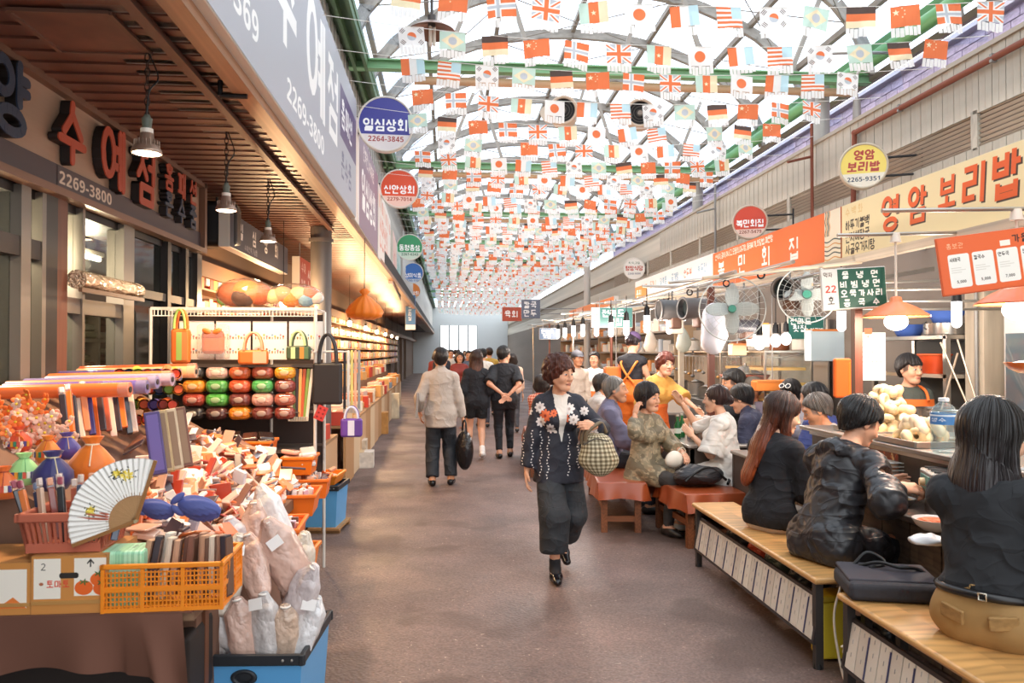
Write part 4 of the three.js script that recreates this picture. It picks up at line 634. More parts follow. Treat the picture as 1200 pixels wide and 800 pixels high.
// baskets
function slotBasket(name, label, pos, w, h, d, col, turn = 0, flare = .1, group) {
  const t = thing(name, label, 'basket', pos, turn, group), m = M(col, .45), n = Math.round(w / .018), nd = Math.round(d / .018), G = [];
  const X = (u, k) => (u - .5) * w * (1 - flare * (1 - k)), Zz = (u, k) => (u - .5) * d * (1 - flare * (1 - k));
  obj('base', [box(w * (1 - flare), .012, d * (1 - flare), [0, .008, 0])], m, t);
  for (const s of [0, 1]) { for (let i = 0; i <= n; i++) G.push(beam([X(i / n, 0), .01, Zz(s, 0)], [X(i / n, 1), h, Zz(s, 1)], .008, .006)); for (let i = 0; i <= nd; i++) G.push(beam([X(s, 0), .01, Zz(i / nd, 0)], [X(s, 1), h, Zz(i / nd, 1)], .008, .006)); }
  obj('slats', G, m, t);
  obj('rim', [...[-1, 1].map((s) => rbox(w + .03, .03, .02, .006, [0, h, s * d / 2])), ...[-1, 1].map((s) => rbox(.02, .03, d + .02, .006, [s * w / 2, h, 0])), ...[-1, 1].map((s) => beam([X(0, .15), h * .15, Zz(s < 0 ? 0 : 1, .15)], [X(1, .15), h * .15, Zz(s < 0 ? 0 : 1, .15)], .012, .03))], m, t); return t;
}
function bin(label, pos, w, h, d, col, turn = 0, group) { // a tapered plastic tray with a rolled rim
  const t = thing('basket', label, 'basket', pos, turn, group), m = M(col, .4), k = .86, wall = (a, b, c, e) => beam(a, b, c, e), G = [box(w * k, .008, d * k, [0, .006, 0])];
  for (const s of [-1, 1]) { const q = new THREE.PlaneGeometry(1, 1); for (const [A, B, C, D] of [[[-w * k / 2, 0, s * d * k / 2], [w * k / 2, 0, s * d * k / 2], [w / 2, h, s * d / 2], [-w / 2, h, s * d / 2]], [[s * w * k / 2, 0, -d * k / 2], [s * w * k / 2, 0, d * k / 2], [s * w / 2, h, d / 2], [s * w / 2, h, -d / 2]]]) { const off = (p, e) => [p[0] * (1 - e), p[1], p[2] * (1 - e)]; const pos2 = [], I = []; for (const e of [0, .03]) for (const p of [A, B, C, D]) pos2.push(...off(p, e)); I.push(0, 1, 2, 0, 2, 3, 4, 6, 5, 4, 7, 6, 3, 2, 6, 3, 6, 7); const g = new THREE.BufferGeometry(); g.setAttribute('position', new THREE.Float32BufferAttribute(pos2, 3)); g.setIndex(I); const gn = g.toNonIndexed(); gn.computeVertexNormals(); gn.setAttribute('uv', new THREE.Float32BufferAttribute(new Float32Array(gn.attributes.position.count * 2), 2)); G.push(gn); } }
  const o = obj('tub', G, new THREE.MeshPhysicalMaterial({ color: col, roughness: .4, side: THREE.DoubleSide }), t);
  obj('rim', [...[-1, 1].map((s) => rbox(w + .02, .022, .018, .006, [0, h, s * d / 2])), ...[-1, 1].map((s) => rbox(.018, .022, d + .02, .006, [s * w / 2, h, 0]))], m, t);
  return t;
}
// ---- near end of the stall, on the low table
const TT = .765;
function carton(label, pos, w, h, d, turn, draw) { const t = thing('carton', label, 'box', pos, turn); obj('body', box(w, h, d, [0, h / 2, 0]), PM('#c98a4c', .75, grainT), t); obj('printed_face', place(plate(w - .004, h * .98), [0, h / 2, d / 2 + .0015]), printMat(400, Math.round(400 * h / w), draw, .6), t); obj('tape', [box(w * .98, .012, .004, [0, h * .2, d / 2 + .002])], M('#b9884e', .3), t); return t; }
const p1 = atZ(78, 708, -2.62), p0 = atZ(2, 703, -2.62);
carton('tomato carton with red tomatoes, an arrow and a hand hole printed on white', [p1.x, TT, -2.76], .235, .19, .26, .02, (x, w, h) => {
  fill(x, '#c98743', 0, 0, w, h); fill(x, '#efe6d8', w * .03, h * .04, w * .36, h * .7); fill(x, '#efe6d8', w * .57, h * .04, w * .43, h * .66); x.fillStyle = '#2a2420'; x.beginPath(); x.roundRect(w * .37, h * .29, w * .26, h * .1, 14); x.fill();
  write(x, '2', w * .12, h * .1, h * .16, { color: '#2a2622', light: 1 }); write(x, '토마토', w * .2, h * .42, h * .13, { color: '#d8482f', w: .14 }); x.fillStyle = '#a9603f'; x.beginPath(); x.ellipse(w * .13, h * .48, 12, 9, 0, 0, 7); x.fill();
  x.strokeStyle = '#2a2622'; x.lineWidth = 7; x.beginPath(); x.moveTo(w * .79, h * .2); x.lineTo(w * .79, h * .08); x.moveTo(w * .745, h * .14); x.lineTo(w * .79, h * .07); x.lineTo(w * .835, h * .14); x.stroke();
  for (const [a, b, r] of [[.7, .56, .13], [.9, .42, .12], [.94, .58, .12]]) { x.fillStyle = '#e6641f'; x.beginPath(); x.ellipse(w * a, h * b, w * r * .95, w * r * .8, 0, 0, 7); x.fill(); x.fillStyle = '#3f6a35'; for (let i = 0; i < 5; i++) { x.beginPath(); x.ellipse(w * a + 14 * Math.cos(i * 1.26), h * (b - .1) + 8 * Math.sin(i * 1.26), 12, 4, i * 1.26, 0, 7); x.fill(); } }
});
carton('carton with a price table printed on white, at the left edge of the photo', [p0.x - .05, TT, -2.76], .27, .17, .26, 0, (x, w, h) => { fill(x, '#c98743', 0, 0, w, h); fill(x, '#f0e7da', 0, h * .12, w * .96, h * .76); x.fillStyle = '#e07a35'; x.beginPath(); x.moveTo(w * .6, h * .88); x.lineTo(w * .8, h * .66); x.lineTo(w * .96, h * .88); x.fill(); x.strokeStyle = '#5a4a40'; x.lineWidth = 3; for (let i = 0; i < 4; i++) { x.strokeRect(w * (.25 + i * .09), h * .74, w * .08, h * .1); fill(x, '#6a584c', w * (.26 + i * .09), h * .5, w * .03, 4); } fill(x, '#4a3c34', w * .28, h * .68, w * .25, 5); });
const pb = atZ(66, 648, -2.62); slotBasket('slotted_basket', 'red brown slotted plastic basket holding a row of packed fans', [pb.x, TT + .19, -2.76], .265, .12, .22, '#b9644c', .03, .14);
{ const t = thing('wrapped_bundle', 'tall bundle wrapped in pale green printed paper beside the white fan', 'bundle', [atZ(141, 655, -2.66).x, TT, -2.72], .06); obj('paper', rbox(.14, .19, .13, .012, [0, .097, 0]), printMat(256, 256, (x, w, h) => { fill(x, '#9fd6ae', 0, 0, w, h); for (let i = 0; i < 60; i++) fill(x, i % 2 ? '#8cc49c' : '#b4e2c0', rnd() * w, 0, 3 + rnd() * 5, h); x.strokeStyle = '#3f6a50'; x.lineWidth = 2; x.strokeRect(w * .58, h * .3, w * .28, h * .5); write(x, '효도', w * .62, h * .34, h * .15, { color: '#3f5a48', down: true }); }, .4), t); obj('band', box(.145, .012, .135, [0, .13, 0]), M('#bfe6c9', .4), t); }
// lattice crate with books of folding fans
const pc = atZ(188, 702, -2.62);
{
  const t = thing('lattice_crate', 'orange lattice plastic crate in front of the green bundle', 'crate', [pc.x, TT - .0, -2.76], .03), m = M('#ef8a1e', .4), w = .375, h = .15, d = .26;
  const side = (L, n) => { const g = []; for (let i = 0; i <= n; i++) g.push(box(.004, h - .03, .004, [(i / n - .5) * L, h / 2, 0])); for (let j = 0; j < 8; j++) g.push(box(L, .004, .004, [0, .02 + j * (h - .04) / 7, 0])); for (const x of [-.5, -.17, .17, .5]) g.push(box(.012, h, .01, [x * L, h / 2, 0])); for (const y of [.008, h * .5]) g.push(box(L, .014, .009, [0, y, 0])); return merge(g); };
  for (const s of [-1, 1]) { const a = obj('lattice_side', side(w, 30), m, t); a.position.z = s * d / 2; const b = obj('lattice_side', side(d, 20), m, t); b.position.x = s * w / 2; b.rotation.y = Math.PI / 2; }
  obj('rim', [...[-1, 1].map((s) => rbox(w + .02, .016, .016, .004, [0, h, s * d / 2])), ...[-1, 1].map((s) => rbox(.016, .016, d + .016, .004, [s * w / 2, h, 0]))], m, t); obj('base', box(w, .006, d, [0, .005, 0]), m, t);
}
function pack(name, label, cat, pos, [w, h, d], rot, col, group, tip) { const t = thing(name, label, cat, pos, 0, group); t.rotation.set(...rot); obj('contents', rbox(w * .95, h * .84, d * 1.1, d * .3, [0, h * .42, 0]), M(col, .35, 0, { clearcoat: .8, clearcoatRoughness: .15 }), t); obj('sleeve', rbox(w, h * .2, d * .6, d * .25, [0, h * .9, 0]), clearWrap, t); if (tip) obj('tip', rbox(w * .7, h * .12, d * 1.1, d * .3, [0, h * .93, 0]), M(tip, .5), t); return t; }
const fanCols = ['#2a2630', '#e07a3a', '#3a4a6a', '#c9a890', '#8a3a30', '#d9c8b8', '#1e1e24', '#b0563a', '#50607c', '#e9a06a', '#4a3a5a', '#7a8a50'];
for (let i = 0; i < 15; i++) pack('packed_fan', `${nth[i]} packed folding fan from the left, upright in the red brown basket`, 'fan', [pb.x - .135 + i * .0195, TT + .215, -2.72 + rr(-.04, .02)], [.024, .2 + rr(0, .03), .014], [-.12, rr(-.5, .5), .34 - i * .036], fanCols[i % 12], 'packed fans in the red brown basket', pick(['#d8c8c0', '#7a90b0', '#e0a080', '#a04a5a']));
for (let i = 0; i < 12; i++) { const t = thing('boxed_fan', `${nth[i]} narrow paper wrapped fan from the left in the orange lattice crate`, 'fan', [pc.x - .1 + i * .026, TT + .02, -2.74 + rr(-.03, .03)], 0, 'boxed fans in the lattice crate'); t.rotation.set(-.1, rr(-.2, .2), -.16 + i * .02); obj('sleeve', rbox(.021, .2 + rr(-.02, .02), .05, .003, [0, .1, 0]), PM(pick(['#e6d3bd', '#c99a7a', '#3a3038', '#8a5a48', '#efe2d2', '#b98a70']), .6, grainT), t); obj('spine', box(.004, .19, .052, [.012, .1, 0]), M('#6a4a3a', .5), t); }
{ // open white folding fan with a painted yellow flower
  const c = atZ(160, 610, -2.66), t = thing('open_fan', 'open white folding fan painted with yellow chrysanthemums', 'fan', [c.x, c.y, c.z], .1); t.rotation.z = .0; const a0 = 1.28, a1 = 3.5, n = 24, r0 = .085, r1 = .208, P = [], U = [], I = [];
  for (let i = 0; i <= n * 2; i++) { const a = a0 + (a1 - a0) * i / (n * 2), z = i % 2 ? .007 : 0; for (const r of [r0, r1]) { P.push(r * Math.cos(a), r * Math.sin(a), z); U.push(i / (n * 2), r === r0 ? 0 : 1); } }
  for (let i = 0; i < n * 2; i++) I.push(2 * i, 2 * i + 1, 2 * i + 3, 2 * i, 2 * i + 3, 2 * i + 2);
  let g = new THREE.BufferGeometry(); g.setAttribute('position', new THREE.Float32BufferAttribute(P, 3)); g.setAttribute('uv', new THREE.Float32BufferAttribute(U, 2)); g.setIndex(I); g = g.toNonIndexed(); g.computeVertexNormals();
  obj('paper', g, printMat(768, 320, (x, w, h) => { fill(x, '#f1eee9', 0, 0, w, h); fill(x, '#d9d4cc', 0, 0, w, 6); for (const [u, v, r] of [[.22, .42, 46], [.72, .5, 34], [.3, .3, 26]]) { for (let i = 0; i < 26; i++) { const a = i * 2.4, q = r * (.3 + .7 * ((i * 7 % 26) / 26)); x.fillStyle = i % 3 ? '#e9cf4a' : '#f3e48a'; x.beginPath(); x.ellipse(u * w + q * Math.cos(a), v * h + q * Math.sin(a), 13, 6, a, 0, 7); x.fill(); } for (let i = 0; i < 16; i++) { const a = i * .9, q = r * (1.15 + .35 * (i % 3)); x.fillStyle = '#33383a'; x.beginPath(); x.ellipse(u * w + q * Math.cos(a), v * h + q * .8 * Math.sin(a), 9, 4, a * 2, 0, 7); x.fill(); } } }, .7, { side: THREE.DoubleSide }), t);
  const rib = box(r0 + .01, .007, .002, [(r0 + .01) / 2, 0, 0]); for (let i = 0; i <= n; i++) { const o = obj('rib', rib, PM('#c79a6a', .5, woodT), t); o.rotation.z = a0 + (a1 - a0) * i / n; o.position.z = -.001 + .0008 * (i % 3); } const gd = box(r1, .012, .004, [r1 / 2, 0, .006]); for (const a of [a0, a1]) { const o = obj('guard', gd, PM('#a8743f', .5, woodT), t); o.rotation.z = a; } obj('pivot', cyl(.006, .006, .02, [0, 0, .004], [Math.PI / 2, 0, 0]), M('#d9c9a0', .3, .7), t);
}
// drawstring pouches
function pouch(label, px, py, z, r, cols, stripes) {
  const p = atZ(px, py, z), t = thing('drawstring_pouch', label, 'pouch', [p.x, p.y - r, p.z], rr(-.4, .4));
  const g = lathe([[.001, 0], [r * .7, .02 * r], [r, r * .5], [r * .95, r * 1.0], [r * .5, r * 1.55], [r * .26, r * 1.75], [r * .5, r * 2.1], [r * .46, r * 2.1], [r * .2, r * 1.8]], [0, 0, 0], [0, 0, 0], 24); const q = g.attributes.position; for (let i = 0; i < q.count; i++) { const a = Math.atan2(q.getX(i), q.getZ(i)), k = 1 + .07 * Math.sin(a * 9) * Math.min(1, q.getY(i) / r * .6); q.setX(i, q.getX(i) * k); q.setZ(i, q.getZ(i) * k * .8); } g.computeVertexNormals();
  obj('cloth', g, M(cols[0], .45, 0, { sheen: .6, sheenColor: new THREE.Color('#ffffff') }), t); obj('drawstring', [place(new THREE.TorusGeometry(r * .26, r * .05, 6, 16), [0, r * 1.75, 0], [Math.PI / 2, 0, 0], [1, .85, 1]), bar([.1 * r, r * 1.75, r * .2], [.35 * r, r * .9, r * .9], r * .03)], M(cols[1], .5), t);
  if (stripes) { const n = 9; for (let i = 0; i < n; i++) { const a = (i / (n - 1) - .5) * 1.9; obj('stripe', box(r * .2, r * .42, .006, [Math.sin(a) * r * .99, r * .72, Math.cos(a) * r * .8], [0, a, 0]), M(['#d8503a', '#f2ead8', '#5a4a8a', '#e8a03a', '#3f8a6a'][i % 5], .5), t); } } return t;
}
pouch('mint green drawstring pouch with a band of coloured stripes', 28, 550, -2.95, .055, ['#a6d98a', '#7ab870'], true);
pouch('navy blue drawstring pouch beside the mint green pouch', 62, 552, -2.95, .068, ['#33306a', '#d9c9a0']);
pouch('large bright orange pouch with pale bow beside the navy pouch', 108, 540, -3.05, .085, ['#ee7a1c', '#f2d9b8']);
pouch('orange drawstring pouch with striped band above the navy pouch', 56, 527, -3.1, .05, ['#ee8428', '#c8502a'], true);
pouch('violet drawstring pouch behind the orange striped pouch', 78, 523, -3.15, .05, ['#4a3f8a', '#d8b080']);
pouch('orange drawstring pouch with striped band at the left photo edge', 4, 566, -2.9, .055, ['#e9702a', '#a84028'], true);
pouch('small orange pouch among the packets on the slope', 172, 590, -3.2, .04, ['#ee7a22', '#f0c8a0']);
pouch('red orange pouch lying below the flower sprays', 22, 515, -3.3, .05, ['#d8502a', '#f0c090'], true);
// sprays of artificial blossom
{
  const petal = ball(.016, [0, .014, .004], [.75, 1, .28], [.3, 0, 0], 8), fl = []; for (let i = 0; i < 5; i++) fl.push(petal.clone().rotateZ(i * Math.PI * .4)); const blossom = merge(fl), heart = sph(.006, [0, 0, .008], null, 6);
  [[8, 480, 0], [30, 490, 1], [5, 505, 0], [34, 512, 1], [52, 495, 1], [18, 525, 1], [58, 520, 0], [42, 478, 0], [70, 505, 1], [2, 535, 0]].forEach(([px, py, k], n) => {
    const p = atZ(px, py, -3.45 + (n % 3) * .08), t = thing('blossom_spray', k ? 'spray of pale pink artificial blossom above the pouches' : 'spray of orange artificial blossom above the pouches', 'flowers', [p.x, p.y, p.z], 0, k ? 'pale pink blossom sprays' : 'orange blossom sprays'); const m = M(k ? '#f3c6b0' : '#ee7a34', .6), hm = M('#f0d040', .6);
    for (let i = 0; i < 8; i++) { const a = i * 2.4, r = .012 * Math.sqrt(i + .4) * 2.0, b = obj('blossom', blossom, m, t); b.position.set(r * Math.cos(a) * 1.3, r * Math.sin(a), .02 * Math.cos(i)); b.rotation.set(rr(-.7, .4), rr(-.7, .7), rr(0, 2)); obj('heart', heart, hm, b); } obj('stem', tube([[0, 0, -.02], [.01, -.06, -.03], [0, -.13, -.02]], .003, 5), M('#6a8a4a', .6), t);
  });
}
// long rolls of wrapped cloth at the back and short open tubes of it at their right
const rollCols = ['#e8743a', '#6a5aa8', '#e09068', '#8f86c0', '#c9a0b8', '#ee8040', '#5a4f94', '#f0b080'];
for (let i = 0; i < 9; i++) { const u = i / 8, p = atZ(105, 458 - 24 * u, -3.7 - u * .95), L = .64, t = thing('cloth_roll', `${['orange', 'violet', 'peach', 'lilac', 'dusty pink', 'bright orange', 'deep violet', 'pale apricot', 'vermilion'][i]} roll of cloth in clear film lying across the back of the stall`, 'cloth roll', [-1.79 + .03 * Math.sin(i * 2), p.y, p.z], 0); t.rotation.z = .02; t.rotation.y = .05 * Math.sin(i); obj('cloth', cyl(.032, .034, L, [0, 0, 0], [0, 0, Math.PI / 2], 16), M(i === 8 ? '#e05a30' : rollCols[i], .35, 0, { clearcoat: .7, clearcoatRoughness: .2 }), t); obj('film', [cyl(.035, .036, .05, [L * .47, 0, 0], [0, 0, Math.PI / 2], 16, true)], clearWrap, t); obj('core', cyl(.014, .014, L + .01, [0, 0, 0], [0, 0, Math.PI / 2], 12), M('#3a2a24', .6), t); }
{ const tc = [['#f09a30', '#c8401f'], ['#5a86c8', '#20305a'], ['#b8cf4a', '#5a8a2a'], ['#f0a040', '#b8521f'], ['#7a6ab8', '#3a2a6a'], ['#e86a30', '#8a2a18']];
  for (let r = 0; r < 4; r++) for (let c = 0; c < 7; c++) { const p = atZ(140 + c * 11 - r * 2 + (r % 2) * 5, 438 + r * 18, -4.35 + r * .06), k = (r * 3 + c) % 6, t = thing('cloth_tube', `short open tube of bright cloth, ${nth[c]} from left in the ${nth[r]} row from top`, 'cloth roll', [p.x, p.y, p.z], 0, 'short tubes of bright cloth'); t.rotation.y = .35 + rr(-.15, .15); t.rotation.x = rr(-.1, .15); obj('outside', cyl(.03, .026, .22, [0, 0, -.11], [Math.PI / 2, 0, 0], 16, true), new THREE.MeshPhysicalMaterial({ color: tc[k][0], roughness: .5, side: THREE.DoubleSide }), t); obj('inside', cyl(.022, .02, .2, [0, 0, -.115], [Math.PI / 2, 0, 0], 14), M(tc[k][1], .6), t); } }
// packed fans leaning on the slope, fan boxes
for (let i = 0; i < 14; i++) { const p = atZ(78 + i * 6.2, 512 - Math.sin(i * 1.9) * 5 - i * .6, -3.55 - .02 * i); pack('packed_fan', `${nth[i]} long folding fan from the left, leaning in the row below the cloth rolls`, 'fan', [p.x, p.y, p.z], [.03, .25, .018], [-.5, .2 + rr(-.2, .2), .3], ['#3a3038', '#e8772e', '#2e2a34', '#f0d2bd', '#d8804f', '#463a78', '#e9671f', '#4a3a3a', '#c05a3a', '#f2c8b0'][i % 10], 'packed fans leaning below the cloth rolls', '#f2e2da'); }
[['#54407c', 'violet'], ['#c8a878', 'straw'], ['#d9c0a0', 'cream'], ['#7a4a38', 'brown']].forEach(([c, n], i) => { const p = atZ(187 + i * 11, 556 - i * 3, -3.3 - i * .05), t = thing('fan_box', `long narrow ${n} gift box standing aslant on the slope`, 'box', [p.x, p.y, p.z]); t.rotation.set(-.35, .25, .24); obj('lid', rbox(.062 - (i ? .015 : 0), .27, .03, .004, [0, .135, 0]), PM(c, .5, grainT), t); obj('inset', box(.044 - (i ? .015 : 0), .24, .003, [0, .135, .016]), M(i ? '#8a6a50' : '#6a5698', .5), t); });
// bows and heaps of small packets on the slope
for (const [px, py, r, l] of [[170, 592, .06, 'blue organza bow pouch at the left of two'], [216, 590, .075, 'blue organza bow pouch at the right of two']]) { const p = atZ(px, py, -2.95), t = thing('bow_pouch', l + ' behind the open fan', 'pouch', [p.x, p.y, p.z], .2), m = M('#46508f', .6, 0, { sheen: 1, sheenColor: new THREE.Color('#a0b0ff') }); { const g = ball(r, [r * .7, -r * .25, 0], [1.05, .55, .45], [0, 0, -.3], 22), q = g.attributes.position; for (let i = 0; i < q.count; i++) { const k = 1 + .16 * Math.sin(Math.atan2(q.getY(i) + r * .25, q.getZ(i)) * 9); q.setY(i, q.getY(i) * k); q.setZ(i, q.getZ(i) * k); } g.computeVertexNormals(); obj('bag', g, m, t); } for (const s of [-1, 1]) obj('loop', ball(r * .42, [-r * .3, s * r * .3, r * .1], [1, .42, .3], [0, 0, s * .7], 12), m, t); obj('knot', sph(r * .16, [0, 0, r * .12], null, 8), m, t); }
{
  const cols = ['#f3d3c0', '#f0c3a8', '#e88a50', '#f4e6da', '#8a5a48', '#e07038', '#d9dce4', '#c89a80', '#b8402a', '#5a4a50', '#f6ece2', '#a8b4c8', '#f2b48c'];
  const shapes = [[.085, .012, .05], [.11, .01, .035], [.06, .018, .06], [.13, .012, .03], [.075, .008, .075]].map(([a, b, c]) => rbox(a * 1.3, b * 1.2, c * 1.3, .005)); const mats = cols.map((c) => plastic(c, .3));
  const blocks = [[150, 225, 510, 600, 60], [215, 345, 525, 590, 120], [195, 330, 495, 535, 60], [160, 250, 575, 632, 45], [250, 330, 575, 640, 60]]; let n = 0;
  for (const [x0, x1, y0, y1, k] of blocks) for (let i = 0; i < k; i++) { const p = onSlope(rr(x0, x1), rr(y0, y1), rr(.01, .07)); if (p.x > -.93 || p.x < -2.05 || p.z < -5.1) continue; const ci = Math.floor(rnd() * 13), o = new THREE.Mesh(shapes[n % 5], mats[ci]); o.castShadow = o.receiveShadow = true; o.name = numbered('packet'); o.position.copy(p); o.rotation.set(rr(-.9, .9), rr(0, 3), rr(-.2, 1.1)); tag(o, `${['oblong', 'long flat', 'thick square', 'thin strip', 'flat square'][n % 5]} ${['pale peach', 'peach', 'orange', 'cream', 'brown', 'deep orange', 'pale grey', 'tan', 'red', 'charcoal', 'ivory', 'grey blue', 'apricot'][ci]} packet in the heap on the sloping stall`, 'packet', 'small packets heaped on the slope'); scene.add(o); n++; }
}
// bins of packets along the edge of the aisle
const binSpots = [[318, 628, -3.9, .3], [345, 588, -4.75, .28], [300, 590, -4.3, .26], [365, 570, -5.3, .24]];
{
  const bl = ['orange tray of upright packets nearest the big blue tub', 'orange tray of upright packets before the far blue tub', 'orange tray of packets in the middle of the stall edge', 'orange tray of packets close to the far blue tub'];
  const g = rbox(.05, .085, .012, .004), g2 = rbox(.035, .1, .014, .005), ms = ['#f4d4bd', '#f0b48c', '#e6e0da', '#e0682f', '#f6e9dc', '#6a4a44', '#d8c2d0'].map((c) => plastic(c, .28));
  binSpots.forEach(([px, py, z, w], i) => { const p = atZ(px, py, z); bin(bl[i], [p.x, p.y - .06, p.z], w, .12, w * 1.15, '#ef7320', .05); for (let k = 0; k < 22; k++) { const ci = Math.floor(rnd() * 7), o = new THREE.Mesh(k % 2 ? g : g2, ms[ci]); o.castShadow = o.receiveShadow = true; o.name = numbered('sachet'); o.position.set(p.x + rr(-.4, .4) * w, p.y + .045, p.z + rr(-.45, .45) * w); o.rotation.set(rr(-.4, .4), rr(-.9, .9), rr(-.35, .35)); tag(o, `${['peach', 'apricot', 'pale grey', 'orange', 'cream', 'brown', 'lilac'][ci]} ${k % 2 ? 'wide' : 'narrow'} sachet in the ${['tray nearest the big blue tub', 'tray before the far blue tub', 'middle tray of the stall edge', 'tray close to the far tub'][i]}`, 'packet', 'sachets in the orange trays'); scene.add(o); } });
}
// blue tubs with black rims
function blueTub(label, pos, w, h, d, turn) {
  const t = thing('storage_tub', label, 'tub', pos, turn), m = M('#5ba2d8', .4), k = .9, P = (x, y, z) => V(x * (y ? 1 : k), y * h, z * (y ? 1 : k)), w2 = w / 2, d2 = d / 2;
  const quad = (a, b, c, e) => { const g = new THREE.BufferGeometry(); g.setAttribute('position', new THREE.Float32BufferAttribute([a, b, c, a, c, e].flatMap((v) => [...v]), 3)); g.computeVertexNormals(); return g; };
  obj('tub', [quad(P(-w2, 0, d2), P(w2, 0, d2), P(w2, 1, d2), P(-w2, 1, d2)), quad(P(w2, 0, d2), P(w2, 0, -d2), P(w2, 1, -d2), P(w2, 1, d2)), quad(P(-w2, 0, -d2), P(-w2, 0, d2), P(-w2, 1, d2), P(-w2, 1, -d2)), quad(P(w2, 0, -d2), P(-w2, 0, -d2), P(-w2, 1, -d2), P(w2, 1, -d2)), quad(P(-w2, 0, -d2), P(w2, 0, -d2), P(w2, 0, d2), P(-w2, 0, d2))], new THREE.MeshPhysicalMaterial({ color: '#5ba2d8', roughness: .4, side: THREE.DoubleSide }), t);
  obj('rim', [...[-1, 1].map((s) => rbox(w + .03, .045, .022, .006, [0, h - .01, s * d2])), ...[-1, 1].map((s) => rbox(.022, .045, d + .03, .006, [s * w2, h - .01, 0]))], M('#22252a', .5), t);
  obj('handle_hole', [place(new THREE.TorusGeometry(.032, .009, 8, 20), [0, h * .8, d2 * .985 + .004], [0, 0, 0], [1.3, .8, 1]), ball(.03, [0, h * .8, d2 * .985], [1.3, .8, .12], null, 12)], M('#20242a', .5), t);
  for (const s of [-1, 1]) for (const j of [-.018, .018]) obj('rivet', sph(.006, [s * w * .38 + j, h - .01, d2 + .012], null, 8), greyM, t);
  return t;
}
const tubA = blueTub('big blue tub with a black rim full of filled plastic bags, nearest the camera', [-.795, .0, -3.42], .46, .4, .52, -.06);
const tubB = blueTub('blue tub with a black rim standing by the aisle beyond the stall', [-1.16, .05, -7.2], .4, .36, .42, -.1);
{ const t = thing('pallet', 'small wooden pallet under the far blue tub', 'pallet', [-1.16, 0, -7.2], -.1); for (const x of [-.16, 0, .16]) obj('plank', box(.12, .02, .46, [x, .04, 0]), PM('#b98a58', .7, woodT), t); for (const z of [-.18, .18]) obj('runner', box(.44, .03, .05, [0, .015, z]), PM('#9a6f44', .7, woodT), t); }
// bags of dried snacks: sacks of crumpled film
{
  const mk = (seed, L, R) => { const g = new THREE.SphereGeometry(1, 26, 22), p = g.attributes.position; for (let i = 0; i < p.count; i++) { let x = p.getX(i), y = p.getY(i), z = p.getZ(i); const neck = y > .55 ? 1 - (y - .55) * 1.5 : 1, flare = y > .86 ? 1 + (y - .86) * 3 : 1, k = 1 + .22 * (fbm(.5 + x * .2 + seed, .5 + y * .2, 20, 3, seed) - .5) + .05 * Math.sin(Math.atan2(x, z) * 7 + y * 3); const w = Math.pow(Math.max(0, 1 - y * y), .18); const a = Math.atan2(x, z); p.setXYZ(i, Math.sin(a) * R * w * k * neck * flare, y * L, Math.cos(a) * R * .62 * w * k * neck * flare); } g.computeVertexNormals(); return g; };
  const shapes = [mk(1, .17, .07), mk(2, .14, .062), mk(3, .2, .085), mk(4, .12, .055)];
  const ms = ['#f0e2d0', '#e8c0ae', '#f0e4e4', '#ddd4d0', '#e6c6ae', '#f4f0f0'].map((c) => new THREE.MeshPhysicalMaterial({ color: c, roughness: .28, clearcoat: .8, clearcoatRoughness: .2, bumpMap: crinkB, bumpScale: .012, map: grainT }));
  const bags = [[268, 672, -3.3, 0, 0, -.25], [298, 662, -3.3, 1, 1, .3], [335, 655, -3.35, 2, 1, .42], [352, 700, -3.3, 0, 2, -.5], [258, 728, -3.28, 1, 3, .55], [284, 738, -3.24, 1, 1, .2], [310, 732, -3.24, 1, 3, .05], [335, 740, -3.24, 3, 4, 0], [358, 735, -3.28, 1, 5, -.35], [245, 742, -3.3, 3, 3, .7], [320, 615, -3.6, 2, 5, .45], [300, 630, -3.55, 0, 1, .1], [350, 665, -3.6, 0, 0, -.2], [276, 640, -3.5, 1, 2, .3]];
  const lb = ['cream bag with white tag at the left of the near blue tub', 'pink tinted bag leaning in the middle of the blue tub', 'tall pink bag leaning right in the blue tub', 'big clear bag bulging over the right rim of the tub', 'grey bag at the front left corner of the tub', 'pink bag second from the left at the tub front', 'grey white bag in the middle of the tub front', 'small tan bag at the front of the tub', 'white bag at the front right of the tub', 'grey bag squeezed against the left rim of the tub', 'long white bag sticking up above the tub', 'pink bag behind the leaning bags', 'cream bag behind the bulging bag on the right', 'lilac white bag behind the white tag'];
  bags.forEach(([px, py, z, s, m, rz], i) => { const p = atZ(px, py, z), t = thing('snack_bag', 'plastic ' + lb[i], 'bag', [p.x, p.y, p.z]); t.rotation.set(rr(-.25, .1), rr(-.6, .6), rz); obj('bag', shapes[s], ms[m], t); if (i % 2 === 0) obj('paper_tag', box(.06, .045, .002, [0, .1, .06], [-.2, 0, .2]), M('#f2efec', .6), t); obj('neck_tie', place(new THREE.TorusGeometry(.018, .005, 6, 12), [0, [.17, .14, .2, .12][s] * .9, 0], [Math.PI / 2, 0, 0]), M('#e9e2da', .5), t); });
}
